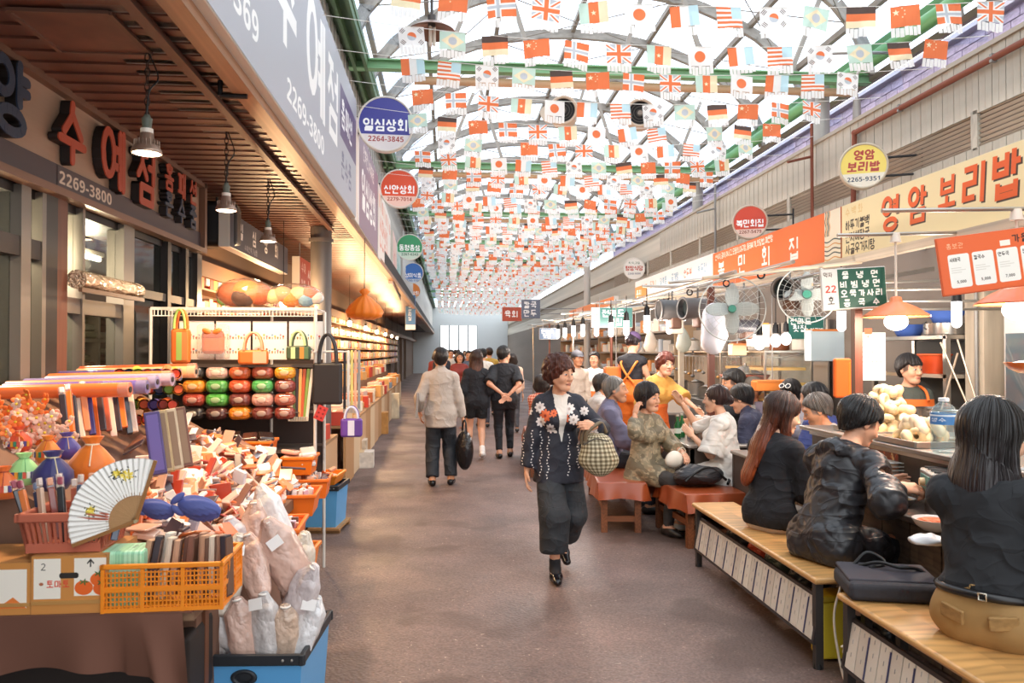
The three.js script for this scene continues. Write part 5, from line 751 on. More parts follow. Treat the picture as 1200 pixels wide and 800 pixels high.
// tray of sweets on the far tub and boxes behind
{ const b = bin('orange tray of wrapped sweets on top of the far blue tub', [-1.16, .42, -7.2], .36, .08, .36, '#f08a28', -.1); const g = rbox(.07, .03, .05, .01), ms = ['#e8703a', '#f2c9a8', '#d8a080'].map((c) => plastic(c)); for (let i = 0; i < 14; i++) { const o = new THREE.Mesh(g, ms[i % 3]); o.name = numbered('wrapped_sweet'); o.castShadow = o.receiveShadow = true; o.position.set(-1.16 + rr(-.13, .13), .47 + .03 * (i % 3), -7.2 + rr(-.13, .13)); o.rotation.set(rr(-.3, .3), rr(0, 3), rr(-.3, .3)); tag(o, 'wrapped sweet in the orange tray on the far blue tub', 'sweet', 'wrapped sweets on the far tub'); scene.add(o); } }
// small orange tray holding green packets beside the near tub
{ const p = atZ(338, 652, -3.95); bin('small orange tray of mint green packets just behind the near tub', [p.x + .03, p.y - .06, p.z], .2, .1, .24, '#f0812a', -.05); const g = rbox(.07, .03, .09, .012), m = plastic('#bfe0c8', .25), m2 = plastic('#e9ead8', .3); for (let i = 0; i < 6; i++) { const o = obj('green_packet', g, i % 2 ? m : m2); o.position.set(p.x + .03 + (i % 2 ? .05 : -.05), p.y - .01 + .028 * Math.floor(i / 2), p.z + .02); o.rotation.y = rr(-.2, .2); tag(o, 'mint green packet stacked in the small orange tray', 'packet', 'mint packets in the small tray'); } }
// ---- rack of bags and cloth rolls facing the near end
{
  const z = -5.5, X0 = -2.05, X1 = -.93, white = M('#e9e2d8', .4, .2), t = thing('wire_rack', 'white wire display rack hung with bags and packed with cloth rolls', 'rack', [0, 0, 0]);
  for (const [x, zz] of [[X0, z - .4], [X0, z], [-1.32, z - .4], [X1, z - .4], [X1, z]]) obj('post', bar([x, zz === z && x > -1 ? .86 : 0, zz], [x, 1.92, zz], .012, 8), white, t); obj('side_rail', [bar([X1, 1.62, z - .05], [-.72, 1.62, z - .05], .008), bar([X1, 1.62, z - .05], [X1, 1.62, z + .05], .008)], white, t);
  for (const y of [1.92, 1.52, 1.2, .92]) obj('shelf', [beam([X0, y, z], [X1, y, z], .012, .02), beam([X0, y, z - .4], [X1, y, z - .4], .012, .02), ...(y > 1.9 ? [] : [box2([X0, y - .006, z - .4], [X1 - .1, y, z + .05])])], y > 1.9 ? white : M('#6a5c52', .5, .3), t);
  const grid = []; for (let i = 0; i <= 46; i++) grid.push(box(.005, .05, .005, [X0 + (X1 - X0) * i / 46, 1.895, z])); for (let i = 0; i <= 46; i++) grid.push(box(.005, .005, .4, [X0 + (X1 - X0) * i / 46, 1.925, z - .2])); grid.push(beam([X0, 1.87, z], [X1, 1.87, z], .006, .006)); obj('grid', grid, white, t);
  obj('back_panel', box2([X0, .6, z - .42], [X1, 1.9, z - .41]), M('#4a3a34', .8), t);
  // printed cards hung behind the bags
  for (let i = 0; i < 4; i++) { const c = thing('embroidery_card', `${['first', 'second', 'third', 'fourth'][i]} card from the left, white printed with tiny figures, behind the bags on the rack`, 'card', [X0 + .3 + i * .25, 1.7, z - .03]); obj('card', box(.235, .27, .004), M('#f1e9df', .6), c); obj('print', place(plate(.22, .25), [0, 0, .003]), printMat(128, 128, (x, w, h) => { fill(x, '#f3ebe0', 0, 0, w, h); for (let k = 0; k < 22; k++) { x.fillStyle = ['#d8503a', '#6a9ac0', '#e9b04a', '#7a9a5a', '#c07a9a'][k % 5]; x.beginPath(); x.arc(8 + (k % 11) * 11, h * (.35 + .4 * Math.floor(k / 11)) + (k % 3) * 5, 4, 0, 7); x.fill(); fill(x, '#8a6a58', 6 + (k % 11) * 11, h * (.4 + .4 * Math.floor(k / 11)), 4, 9); } }, .5), c); }
  // hand bags
  const tote = (label, px, py, w, h, cols, strap, d = .05) => { const p = atZ(px, py, z + .06), b = thing('tote_bag', label, 'bag', [p.x, p.y, p.z], rr(-.15, .1)); obj('body', rbox(w, h, d, .02, [0, -h / 2, 0], null, 3), M(cols[0], .5), b); for (let i = 1; i < cols.length; i++) obj('panel', box(w / cols.length * .9, h * .8, d + .004, [(-.5 + (i + .5) / cols.length) * w * .9, -h / 2, 0]), M(cols[i], .5), b); for (const zz of [-1, 1]) obj('handle', tube(Array.from({ length: 9 }, (_, i) => { const a = i * Math.PI / 8; return [-Math.cos(a) * w * .3, Math.sin(a) * strap, zz * d * .4]; }), .009, 6, 24), M(zz < 0 ? cols[0] : cols[1] ?? cols[0], .5), b); return b; };
  tote('tall tote bag with orange and lime straps at the left of the rack', 212, 385, .13, .24, ['#e87430', '#a8c86a', '#d98a50'], .13);
  { const p = atZ(250, 390, z + .05), b = thing('backpack', 'small orange cloth backpack in clear film on the rack', 'bag', [p.x, p.y - .12, p.z]); obj('body', rbox(.15, .15, .06, .03, [0, .05, 0], null, 3), M('#e06a28', .6), b); obj('flap', rbox(.15, .07, .065, .03, [0, .105, .004]), M('#c8501f', .6), b); for (const s of [-1, 1]) obj('bow', ball(.035, [s * .035, .13, .03], [1, .6, .4], [0, 0, s * .4], 10), M('#e8772e', .5), b); obj('film', rbox(.21, .24, .075, .02, [0, .06, 0]), clearWrap, b); }
  tote('orange hand bag with a clear front and arched handle', 297, 410, .2, .1, ['#e8742a', '#d9b08a'], .12, .06);
  tote('small dark green hand bag with pale green and orange panels', 350, 405, .17, .1, ['#4a5a40', '#d2e0a0', '#3a4a38', '#e08a40', '#5f7a55'], .1, .05);
  tote('big black shiny tote bag with orange handles hanging at the right of the rack', 384, 425, .21, .29, ['#2a2628'], .2, .04); { const p = atZ(384, 425, z + .09); }
  // cloth rolls in film, four rows of five
  const rc = [['#2a2626', '#e6b8a8', '#c85a2a', '#a84a30', '#f0a028'], ['#f09028', '#57a850', '#d8562c', '#4fae58', '#8a3a34'], ['#a83e2c', '#5ab048', '#74302a', '#e8a894', '#b8604a'], ['#2a2020', '#542420', '#ee8a1e', '#7a2f24', '#8f3a2c']];
  for (let r = 0; r < 4; r++) for (let c = 0; c < 5; c++) { const x = X0 + .3 + c * .155, y = 1.475 - r * .094, b = thing('film_roll', `rolled cloth in shiny film, ${['top', 'second', 'third', 'bottom'][r]} row on the rack, ${['first', 'second', 'third', 'fourth', 'fifth'][c]} from the left`, 'cloth roll', [x, y, z + .0 - .1]); const L = .145; obj('cloth', rbox(L * 1.03, .09, .15, .04, [0, 0, .09], null, 4), M(rc[r][c], .35, 0, { clearcoat: .9, clearcoatRoughness: .12, bumpMap: crinkB, bumpScale: .008 }), b); obj('motif', ball(.026, [0, 0, .165], [1.3, .8, .25], null, 10), M(mixHex(rc[r][c]), .3, 0, { clearcoat: .8 }), b); }
  // hanging fans at the right of the rack
  ['#e87a30', '#e9c8a8', '#5a6a3a', '#3a3034', '#f0a860', '#c85a34', '#8aa04a', '#f2e0c8'].forEach((c, i) => { const p = atZ(334 + i * 4.6, 432, z + .03), f = thing('hanging_strip', `${['orange', 'cream', 'olive', 'black', 'apricot', 'rust', 'lime', 'ivory'][i]} cloth strap hanging beside the black tote bag`, 'strap', [p.x, p.y, p.z]); f.rotation.z = .1 - i * .03; obj('strap', rbox(.022, .34, .012, .005, [0, -.17, 0]), M(c, .5), f); obj('end', box(.024, .03, .014, [0, -.35, 0]), M('#d9c8b0', .4), f); });
  for (let i = 0; i < 5; i++) { const p = atZ(404 + i * 4.2, 412, z - .05), f = thing('hanging_strip', `${['black', 'white', 'lemon', 'peach', 'grey'][i]} strap hanging on the aisle side of the rack`, 'strap', [p.x, p.y, p.z]); obj('strap', rbox(.02, .42, .012, .005, [0, -.2, 0]), M(['#2f2a2a', '#ece4d8', '#e6d27a', '#eeb090', '#9a9690'][i], .5), f); obj('end', box(.022, .03, .014, [0, -.42, 0]), M('#c8b8a0', .4), f); }
  // plush toys in big clear bags on top
  const plush = (label, px, py, w, h, bits) => { const p = atZ(px, py, z - .15), b = thing('toy_sack', label, 'bag', [p.x, p.y, p.z]); bits.forEach(([x, y, r, c, k]) => obj('plush', ball(r, [x * w, y * h, k ?? .03], [1.1, .9, .8], null, 14), M(c, .7, 0, { bumpMap: crinkB, bumpScale: .006 }), b)); obj('film', ball(1, [0, 0, .02], [w * .56, h * .58, .15], null, 22), new THREE.MeshPhysicalMaterial({ color: '#fff6ee', roughness: .03, transmission: .95, thickness: 0, bumpMap: crinkB, bumpScale: .006 }), b); return b; };
  plush('clear sack of brown and orange striped cushions on top of the rack', 288, 345, .36, .2, [[-.25, 0, .095, '#a8542c'], [.05, .05, .1, '#e0813a', .05], [.28, 0, .085, '#c8602a'], [.0, -.1, .08, '#4a2c22', .07], [-.4, -.22, .045, '#8ab05a']]);
  plush('clear sack of orange, peach and blue soft toys on top of the rack', 345, 348, .38, .17, [[-.38, 0, .06, '#ead6a0'], [-.2, .1, .065, '#f0a880'], [-.05, -.12, .062, '#f09040'], [.1, .12, .06, '#dfe0a8'], [.24, -.1, .06, '#8ab8d8'], [.3, .12, .06, '#e88a5a'], [.42, -.05, .05, '#f0ede6']]);
  // baskets of goods on the lower shelves
  [[265, 525, .22, 'left orange basket of dark sachets under the rack'], [303, 527, .2, 'middle orange basket of black packs under the rack'], [352, 545, .2, 'right orange basket of pale packs beside the rack']].forEach(([px, py, w, l], i) => { const p = atZ(px, py, z + .22); bin(l, [p.x, p.y - .05, p.z], w, .11, .24, '#f07818', 0); for (let k = 0; k < 6; k++) { const o = obj('foil_pack', rbox(.1, .03, .16, .012), plastic(i === 2 ? ['#f0b8a0', '#e8e0d8'][k % 2] : ['#2a2426', '#5a3a34', '#38302e'][k % 3], .2)); o.position.set(p.x + (k % 2 ? .05 : -.05), p.y + .03 + Math.floor(k / 2) * .03, p.z + rr(-.02, .03)); o.rotation.set(rr(-.2, .2), rr(-.3, .3), rr(-.15, .15)); tag(o, i === 2 ? 'pale pack in the basket beside the rack' : 'dark shiny pack in a basket under the rack', 'packet', i === 2 ? 'pale packs beside the rack' : 'dark packs under the rack'); } });
  { const p = atZ(380, 470, z + .1), c = thing('paper_card', 'red patterned card hanging below the black tote bag', 'card', [p.x - .02, p.y - .08, p.z + .02]); c.rotation.z = -.4; obj('card', box(.07, .1, .003), M('#c83a34', .5), c); obj('pattern', [0, 1, 2, 3, 4, 5].map((i) => sph(.008, [(i % 2 - .5) * .03, (Math.floor(i / 2) - 1) * .03, .002], [1, 1, .2], 8)), M('#8a1f22', .5), c); }
  { const p = atZ(412, 490, z + .0); tote('purple hand bag with a pale window beside the aisle', 412, 490, .15, .13, ['#6a3f9a', '#d9d4e4', '#5a3488'], .08, .06); }
}
function mixHex(c) { const k = new THREE.Color(c); k.lerp(new THREE.Color('#f6e6d0'), .35); return '#' + k.getHexString(); }
// ---- hanging things and the pillar beyond
{ const t = thing('steel_pillar', 'round grey steel pillar carrying the left canopy', 'column', [-1.46, 0, -9]); obj('shaft', cyl(.12, .12, 3.05, [0, 1.525, 0], [0, 0, 0], 24), PM('#7d7874', .4, grainT, { metalness: .3 }), t); obj('collar', cyl(.14, .14, .04, [0, 2.9, 0], [0, 0, 0], 24), M('#6b6662', .5), t); }
{ const p = atZ(427, 358, -9.6), t = thing('cloth_lampshade', 'gathered orange cloth sack shade hanging beside the pillar', 'lampshade', [p.x, p.y, p.z]); const g = lathe([[.03, .21], [.065, .17], [.03, .13], [.09, .09], [.18, .0], [.225, -.08], [.2, -.14], [.12, -.17], [.001, -.175]], [0, 0, 0], [0, 0, 0], 40), q = g.attributes.position; for (let i = 0; i < q.count; i++) { const a = Math.atan2(q.getX(i), q.getZ(i)), k = 1 + .06 * Math.sin(a * 13); q.setX(i, q.getX(i) * k); q.setZ(i, q.getZ(i) * k); } g.computeVertexNormals(); obj('cloth', g, M('#f08018', .5, 0, { sheen: .4, sheenColor: new THREE.Color('#ffd0a0') }), t); obj('cord', bar([0, .2, 0], [0, 3.05 - p.y, 0], .005), blackM, t); }
{ const p = atZ(254, 264, -7.3), t = thing('speaker_box', 'black rounded box hanging under the canopy before the navy sign', 'speaker', [p.x, p.y, p.z], .1); obj('cabinet', rbox(.4, .42, .3, .06, [0, .0, 0], null, 4), M('#1c1b1d', .45), t); obj('label_sticker', box(.05, .09, .003, [.08, -.03, .152]), M('#b8b0a8', .6), t); obj('bracket', bar([0, .2, 0], [0, 3.05 - p.y, 0], .012), blackM, t); }
// ---- stalls beyond, down the left side of the aisle
{
  const w = sgroup('wall_left_far'); obj('back', box2([-2.7, 0, ZF], [-2.6, 3.1, -7.0]), M('#6a5344', .8), w); obj('beam', box2([-2.6, 2.35, ZF], [-2.35, 2.5, -6.9]), M('#8a6448', .6), w);
  for (let z = -10; z > -50; z -= 4) obj('post', box2([-2.6, 0, z - .06], [-2.48, 2.4, z + .06]), M('#7a6656', .6), w);
  const boxCols = ['#d9a868', '#c98a48', '#e6d2b0', '#e8893a', '#f0e2c8', '#b8653a', '#d8b0a0', '#8a9aa8', '#efe9e0', '#c8452f'];
  const cg = [[.3, .2, .34], [.38, .25, .3], [.26, .15, .3], [.34, .3, .34]].map(([a, b, c]) => [rbox(a, b, c, .008, [0, b / 2, 0]), box(.05, .004, c + .002, [0, b, 0]), b]); let n = 0;
  for (let z = -8.0; z > -24; z -= .85) {
    if (Math.abs(z + 9) < .5) continue;                    // counters stepped up to the back with cartons and heaps
    const t = thing('stall_counter', `${nth[n]} counter of boxed goods on the left, counted from the far blue tub`, 'counter', [-1.6, 0, z], 0, 'counters of boxed goods on the left'); const fx = -.016 * (-z - 8);
    t.position.x += fx; obj('top', box(.84, .03, .8, [0, .72, 0]), M('#a07850', .6), t); obj('front', box(.03, .7, .8, [.4, .36, 0]), M(['#c9a078', '#b88a5c', '#d9bd98'][n % 3], .7), t); obj('step', box(.4, .3, .8, [-.22, .88, 0]), M('#8a6444', .7), t);
    for (let k = 0; k < 9; k++) { const [g, tp, h] = cg[(k + n) % 4], lv = k < 4 ? 0 : 1, ci = Math.floor(rnd() * 10), c = thing('goods_box', `small ${['tan', 'brown', 'cream', 'orange', 'ivory', 'rust', 'pink', 'grey', 'white', 'red'][ci]} box stacked on the ${nth[n]} left counter beyond the rack`, 'box', [t.position.x + (lv ? rr(-.3, -.12) : rr(.15, .3)), lv ? 1.03 : .735, z + rr(-.28, .28)], rr(-.2, .2), 'small boxes on the left counters'); c.scale.setScalar(rr(.55, .85)); obj('carton', g, M(boxCols[ci], .6), c); obj('tape', tp, M('#e6d2a8', .4), c); }
    n++;
  }
  // cartons on the ground by the aisle
  [[455, 505, -15.5, .4, .42, 'tall brown carton standing on the ground by the aisle'], [447, 494, -16.5, .5, .5, 'stacked yellow carton by the aisle further on'], [438, 545, -11, .32, .22, 'low white carton on the ground by the aisle'], [430, 528, -11.4, .36, .34, 'pale carton on the ground behind the low white carton'], [468, 478, -19, .45, .6, 'upright cream carton far down the left side']].forEach(([px, py, z, w, h, l], i) => { const p = atZ(px, py, z), t = thing('carton', l, 'box', [p.x - w / 2, 0, z], .05); obj('body', box(w, h, w, [0, h / 2, 0]), PM(['#d9a05a', '#e8bf5c', '#eee6da', '#e2d3bc', '#efe0c0'][i], .7, grainT), t); obj('tape', box(.06, .004, w + .002, [0, h, 0]), M('#cdb48a', .4), t); });
  // shelves at the back full of small bright goods, and warm lamps
  const shelf = thing('wall_shelving', 'long warm lit shelving along the back of the left stalls', 'shelf', [-2.5, 0, -22]); for (let k = 0; k < 5; k++) obj('shelf_board', box(.28, .02, 30, [0, 1.15 + k * .27, 0]), M('#b88f68', .6), shelf); obj('back_board', box(.02, 1.5, 30, [-.13, 1.7, 0]), M('#a87f5a', .8), shelf);
  const gg = [], cols = ['#e8863a', '#f2d7a8', '#d8503a', '#f6efe2', '#e9b85a', '#b8c07a', '#c87a9a', '#8ab0c0']; const per = cols.map(() => []); for (let k = 0; k < 5; k++) for (let z = -14.9; z < 14.9; z += rr(.12, .2)) per[Math.floor(rnd() * 8)].push(rbox(.16, rr(.1, .2), rr(.09, .16), .01, [.02, 1.16 + k * .27 + .09, z])); cols.forEach((c, i) => { const o = obj('shelf_goods', per[i], M(c, .5), shelf); o.userData.kind = 'stuff'; });
  for (let i = 0; i < 8; i++) { const z = -8.6 - i * 3, t = thing('bare_bulb', `${['first', 'second', 'third', 'fourth', 'fifth', 'sixth', 'seventh', 'eighth'][i]} warm bulb hanging over the left stalls beyond the reflector lamps`, 'lamp', [-1.8 - .02 * i, 2.15, z]); obj('bulb', ball(.045, [0, 0, 0], [1, 1.3, 1], null, 14), glow('#ffe2b8', 14), t); obj('socket', cyl(.022, .022, .06, [0, .08, 0]), blackM, t); obj('cord', bar([0, .1, 0], [0, .93, 0], .004, 5), blackM, t); lamp(t, [0, 0, 0], '#ffcf98', 6, 2); }
}
// ---------------------------------------------------------------- right side: benches
const tileM = M('#d6d0c6', .35, 0, { clearcoat: .3 }), tileM2 = M('#cdc6bb', .35, 0, { clearcoat: .3 }), navyM = M('#3c4066', .5), benchM = PM('#dca868', .42, woodT, { clearcoat: .3, clearcoatRoughness: .3 });
function tiledBench(label, z0, z1) {                              // z0 nearer the camera
  const L = z0 - z1, t = thing('wooden_bench', label, 'bench', [2.02, 0, (z0 + z1) / 2]);
  obj('seat', metricUV(rbox(.34, .035, L, .015, [0, .455, 0]), 1.2), benchM, t);
  for (const x of [-.13, .13]) for (const s of [-1, 1]) { obj('leg', box(.04, .44, .04, [x, .22, s * (L / 2 - .05)]), M('#4a4543', .4, .5), t); obj('foot', cyl(.02, .025, .03, [x, .015, s * (L / 2 - .05)]), blackM, t); }
  const p = new THREE.Group(); p.name = 'tiled_panel'; p.position.set(-.135, .245, 0); p.rotation.z = -.17; t.add(p);
  const fr = obj('panel_frame', [box(.02, .018, L - .08, [0, .115, 0]), box(.02, .014, L - .08, [0, -.115, 0]), box(.02, .24, .018, [0, 0, L / 2 - .045]), box(.02, .24, .018, [0, 0, -L / 2 + .045]), box(.008, .22, L - .1, [.006, 0, 0])], M('#3f3a3c', .45, .4), p);
  const n = Math.round((L - .12) / .083), w = (L - .12) / n, g = rbox(.01, .212, w - .005, .002); for (let i = 0; i < n; i++) { const o = obj('tile', g, i % 3 ? tileM : tileM2, p); o.position.set(-.004, 0, L / 2 - .06 - (i + .5) * w); if (i % 2) { } }
  const ln = [], dl = []; for (let i = 1; i < n; i += 2) ln.push(box(.004, .19, .007, [-.0118, -.005, L / 2 - .06 - i * w])); for (let i = 0; i < n; i++) for (let k = 0; k < 3; k++) dl.push(box(.003, .02, .0025, [-.0098, .085 - k * .06, L / 2 - .06 - (i + .5) * w])); obj('line_pattern', ln, navyM, p); obj('dash_pattern', dl, M('#a8a4a4', .5), p); return t;
}
tiledBench('pale wooden bench with a tiled front panel, where the long haired girl sits', -3.76, -5.74);
tiledBench('pale wooden bench with a tiled front panel at the lower right corner of the photo', -1.5, -3.55);
{ const t = thing('cable_coil', 'pale cable knotted in a loop between the two wooden benches', 'cable', [1.93, .3, -3.62]); obj('cable', tube([[-.05, .12, .1], [-.03, .03, .06], [-.02, -.12, .04], [0, -.28, .0], [.0, -.2, -.05], [.0, .0, -.1], [.04, .16, -.1]], .006, 6, 40), M('#d8cfc0', .5), t); obj('knot', [place(new THREE.TorusGeometry(.028, .006, 6, 16), [-.02, -.1, .05], [.4, .8, 0]), place(new THREE.TorusGeometry(.024, .006, 6, 16), [-.02, -.09, .06], [1.2, .2, 0])], M('#e6dfd2', .5), t); }
// bags and things stored under the first bench
[['#26252a', -5.3, .1, 'black bag pushed under the tiled bench at its far end'], ['#c84a2a', -4.95, .09, 'red cloth bundle under the tiled bench'], ['#3f4a44', -4.65, .1, 'dark green bag under the tiled bench'], ['#2a2a30', -4.3, .1, 'black sack under the near half of the tiled bench']].forEach(([c, z, r, l]) => { const t = thing('bag', l, 'bag', [2.08, 0, z], rr(0, 3)); obj('body', ball(r, [0, .3, 0], [1, 1, 1.2], null, 14), M(c, .4, 0, { bumpMap: crinkB, bumpScale: .03 }), t); obj('lower_body', ball(r * 1.1, [0, .12, 0], [.8, 1.05, 1.2], null, 12), M(c, .5), t); obj('neck', cyl(.03, .02, .06, [0, .39, 0]), M(c, .5), t); });
{ const t = thing('tool_box', 'yellow plastic box under the near end of the tiled bench', 'box', [2.04, 0, -3.95]); obj('box', rbox(.18, .3, .14, .015, [0, .16, 0]), M('#e0c22e', .4), t); obj('lid', rbox(.19, .04, .15, .015, [0, .325, 0]), M('#c9a820', .4), t); }
// benches under orange vinyl
const vinylM = new THREE.MeshPhysicalMaterial({ color: '#98441e', roughness: .38, clearcoat: .4, clearcoatRoughness: .3, side: THREE.DoubleSide });
function vinylBench(label, x, z, w, L, turn) {
  const t = thing('vinyl_bench', label, 'bench', [x, 0, z], turn), N = 48, P = [], I = [], drop = .15, R = 5;
  const per = (u) => { const s = u * 2 * (w + L); let q = s; if (q < w) return [q - w / 2, L / 2, 0, 1]; q -= w; if (q < L) return [w / 2, L / 2 - q, 1, 0]; q -= L; if (q < w) return [w / 2 - q, -L / 2, 0, -1]; q -= w; return [-w / 2, -L / 2 + q, -1, 0]; };
  for (let j = 0; j <= R; j++) for (let i = 0; i <= N * 3; i++) { const u = i / (N * 3) % 1, [a, b, nx, nz] = per(u), v = j / R, fl = .012 + .03 * v + .016 * v * Math.sin(u * 75 + 1.5 * Math.sin(u * 23)); P.push(a + nx * fl, .452 - drop * v + .016 * v * Math.sin(u * 40), b + nz * fl); }
  const M3 = N * 3 + 1; for (let j = 0; j < R; j++) for (let i = 0; i < N * 3; i++) { const a = j * M3 + i; I.push(a, a + M3, a + 1, a + 1, a + M3, a + M3 + 1); }
  const g = new THREE.BufferGeometry(); g.setAttribute('position', new THREE.Float32BufferAttribute(P, 3)); g.setIndex(I); g.computeVertexNormals();
  obj('vinyl_cover', [g, rbox(w + .02, .03, L + .02, .012, [0, .442, 0])], vinylM, t); obj('seat_board', box(w - .02, .03, L - .02, [0, .41, 0]), M('#7a5238', .7), t);
  const lm = PM('#8a5230', .6, woodT); for (const a of [-1, 1]) for (const b of [-1, 1]) obj('leg', box(.055, .395, .055, [a * (w / 2 - .06), .1975, b * (L / 2 - .07)]), lm, t); for (const b of [-1, 1]) obj('stretcher', box(w - .1, .05, .03, [0, .12, b * (L / 2 - .07)]), lm, t); obj('stretcher', box(.03, .05, L - .12, [-w / 2 + .06, .2, 0]), lm, t); return t;
}
vinylBench('orange vinyl covered bench under the old man and the woman on the phone', 1.66, -7.72, .42, 1.95, -.12);
vinylBench('orange vinyl covered bench with a black bag lying on it', 2.28, -6.62, .74, .9, .06);
vinylBench('orange vinyl covered bench further down the aisle behind the walking woman', 1.32, -10.9, .42, 2.2, -.08);
// bags on benches
{ const t = thing('messenger_bag', 'flat charcoal messenger bag lying on the bench beside the young man', 'bag', [2.08, .473, -3.5], -.25); obj('body', rbox(.42, .085, .32, .03, [0, .043, 0], null, 3), M('#2c2b31', .75, 0, { bumpMap: weaveB, bumpScale: .002 }), t); obj('flap', rbox(.4, .02, .26, .009, [0, .09, -.02], [.05, 0, 0]), M('#38353d', .7), t); obj('strap', [tube([[-.1, .1, -.1], [-.02, .13, -.06], [.06, .12, -.02], [.15, .11, -.04], [.22, .06, -.02]], .009), tube([[-.12, .1, -.12], [-.05, .16, -.13], [.02, .12, -.1], [-.06, .1, -.06]], .009)], blackM, t); }
{ const t = thing('backpack', 'soft black backpack lying on the orange bench', 'bag', [2.16, .468, -6.5], .3); obj('body', (() => { const g = ball(1, [0, .085, 0], [.24, .09, .15], null, 26), p = g.attributes.position; for (let i = 0; i < p.count; i++) p.setY(i, Math.max(.002, p.getY(i) + .02 * folds(p.getX(i), p.getY(i), p.getZ(i), 18))); g.computeVertexNormals(); return g; })(), M('#232226', .5, 0, { bumpMap: crinkB, bumpScale: .02 }), t); obj('strap', [tube([[-.2, .06, .1], [-.1, .14, .12], [.05, .16, .1], [.2, .05, .12]], .012), tube([[.2, .05, -.02], [.27, .04, .06], [.2, .02, .14]], .012)], blackM, t); }
// ---------------------------------------------------------------- right side: stalls
const paleM = PM('#d6c4ac', .55, grainT), postM = PM('#6f3a28', .5, grainT), steel2 = M('#b4aea6', .28, .85);
{ const t = sgroup('beam_canopy'); t.position.set(3.34, 2.4, -7.9); obj('beam', box(.07, .06, 12.4, [0, -.02, 0]), paleM, t); for (const k of [3, 4]) obj('post', box(.07, 2.36, .07, [.06, -1.22, 5.6 - k * 2.9]), k % 2 ? paleM : postM, t); for (let k = 0; k < 6; k++) obj('stay', beam([.1, .05, 5 - k * 2], [1.15, .2, 5 - k * 2], .04, .04), greyM, t); }
{ const t = thing('stall_post', 'red brown post carrying the green menu board', 'post', [2.82, 0, -5.1]); obj('post', box(.055, 2.12, .055, [0, 1.06, 0]), postM, t); obj('top_rail', beam([0, 2.1, 0], [.56, 2.2, 0], .03, .03), steel2, t); }
// a frame of pipes over the stalls
{ const t = sgroup('beam_pipe_frame'); const g = [[2.15, 2.22], [2.6, 2.3], [3.0, 2.25]]; for (const [x, y] of g) obj('long_pipe', bar([x, y, -5.6], [x, y, -20], .016, 8), steel2, t); for (let z = -5.9, i = 0; z > -20; z -= .95, i++) obj('cross_pipe', bar([2.0, 2.2 + .05 * (i % 3), z], [3.36, 2.3 + .05 * ((i + 1) % 3), z - .1], .014, 8), i % 3 ? steel2 : M('#c9b8a0', .5), t); for (let k = 1; k < 5; k++) obj('upright', bar([2.15, 0, -6.9 - k * 3.1], [2.15, 2.24, -6.9 - k * 3.1], .018, 8), k % 2 ? postM : steel2, t); obj('near_pipes', [bar([2.5, 2.37, -4.75], [3.36, 2.4, -4.75], .012), bar([2.3, 2.37, -3.9], [3.36, 2.4, -3.9], .012), bar([2.7, 2.05, -5.2], [4.3, 2.1, -5.4], .012), bar([2.7, 1.98, -5.3], [4.3, 2.0, -5.4], .01), bar([2.75, 1.92, -5.25], [4.3, 1.95, -5.6], .01), bar([2.7, 2.12, -5.5], [4.3, 2.18, -5.6], .012)], steel2, t); obj('clips', [-6.2, -7, -8.1, -9, -10].map((z) => place(new THREE.TorusGeometry(.03, .008, 6, 12), [2.6, 2.26, z])), blackM, t); }
// near counter where the young man eats
{
  const t = thing('food_counter', 'long food counter with a dark plank front before the young man', 'counter', [0, 0, 0]), pl = PM('#7b6a5c', .6, woodT), g = metricUV(box(.02, .7, .128, [0, .36, 0]), 2);
  for (let i = 0; i < 28; i++) { const o = obj('plank', g, pl, t); o.position.set(2.5 + .004 * (i % 2), 0, -1.9 - i * .134); }
  obj('worktop', rbox(.36, .035, 3.8, .008, [2.6, .735, -3.75]), M('#5d5049', .35, .4), t); obj('upper_case', box2([2.74, .75, -5.6], [3.4, 1.03, -1.9]), M('#4a4340', .5), t); obj('deck', rbox(.86, .03, 3.75, .008, [3.08, 1.05, -3.75]), M('#a9a29a', .3, .7), t); obj('body', box2([2.54, .02, -5.6], [3.4, .72, -1.9]), M('#4f453e', .7), t);
  obj('case_trim', [box2([2.72, 1.0, -5.6], [2.75, 1.04, -1.9]), box2([2.72, .75, -5.6], [2.75, .78, -1.9])], steel2, t);
  obj('poster', [place(plate(.55, .2), [2.735, .895, -4.75], [0, -Math.PI / 2, 0])], printMat(440, 160, (x, w, h) => { fill(x, '#8a4a34', 0, 0, w, h); for (let i = 0; i < 70; i++) { x.fillStyle = ['#c8683a', '#5f7a3a', '#e8c890', '#a83a28'][i % 4]; x.beginPath(); x.ellipse(rnd() * w, rnd() * h, 14, 8, rnd() * 3, 0, 7); x.fill(); } fill(x, '#ece4d8', w * .05, h * .1, w * .3, h * .8); for (let i = 0; i < 5; i++) fill(x, '#9a6a54', w * .08, h * (.2 + i * .14), w * .22, 6); }), t);
}
{ const t = thing('gas_burner', 'small gas burner with a teal control panel on the counter', 'burner', [2.64, .87, -3.85], -.35); obj('stand', box(.2, .115, .22, [0, -.0575, 0]), M('#6a645e', .4, .6), t); obj('body', rbox(.24, .12, .26, .012, [0, .06, 0]), M('#8f8a84', .35, .7), t); obj('teal_panel', box(.006, .07, .17, [-.122, .06, 0]), M('#2f7f74', .4), t); obj('knob', cyl(.02, .022, .03, [-.135, .06, 0], [0, 0, Math.PI / 2], 16), M('#d9b88a', .4), t); obj('grate', [0, 1, 2, 3].map((i) => bar([-.1, .125, -.1 + i * .065], [.1, .125, -.1 + i * .065], .005)), blackM, t); }
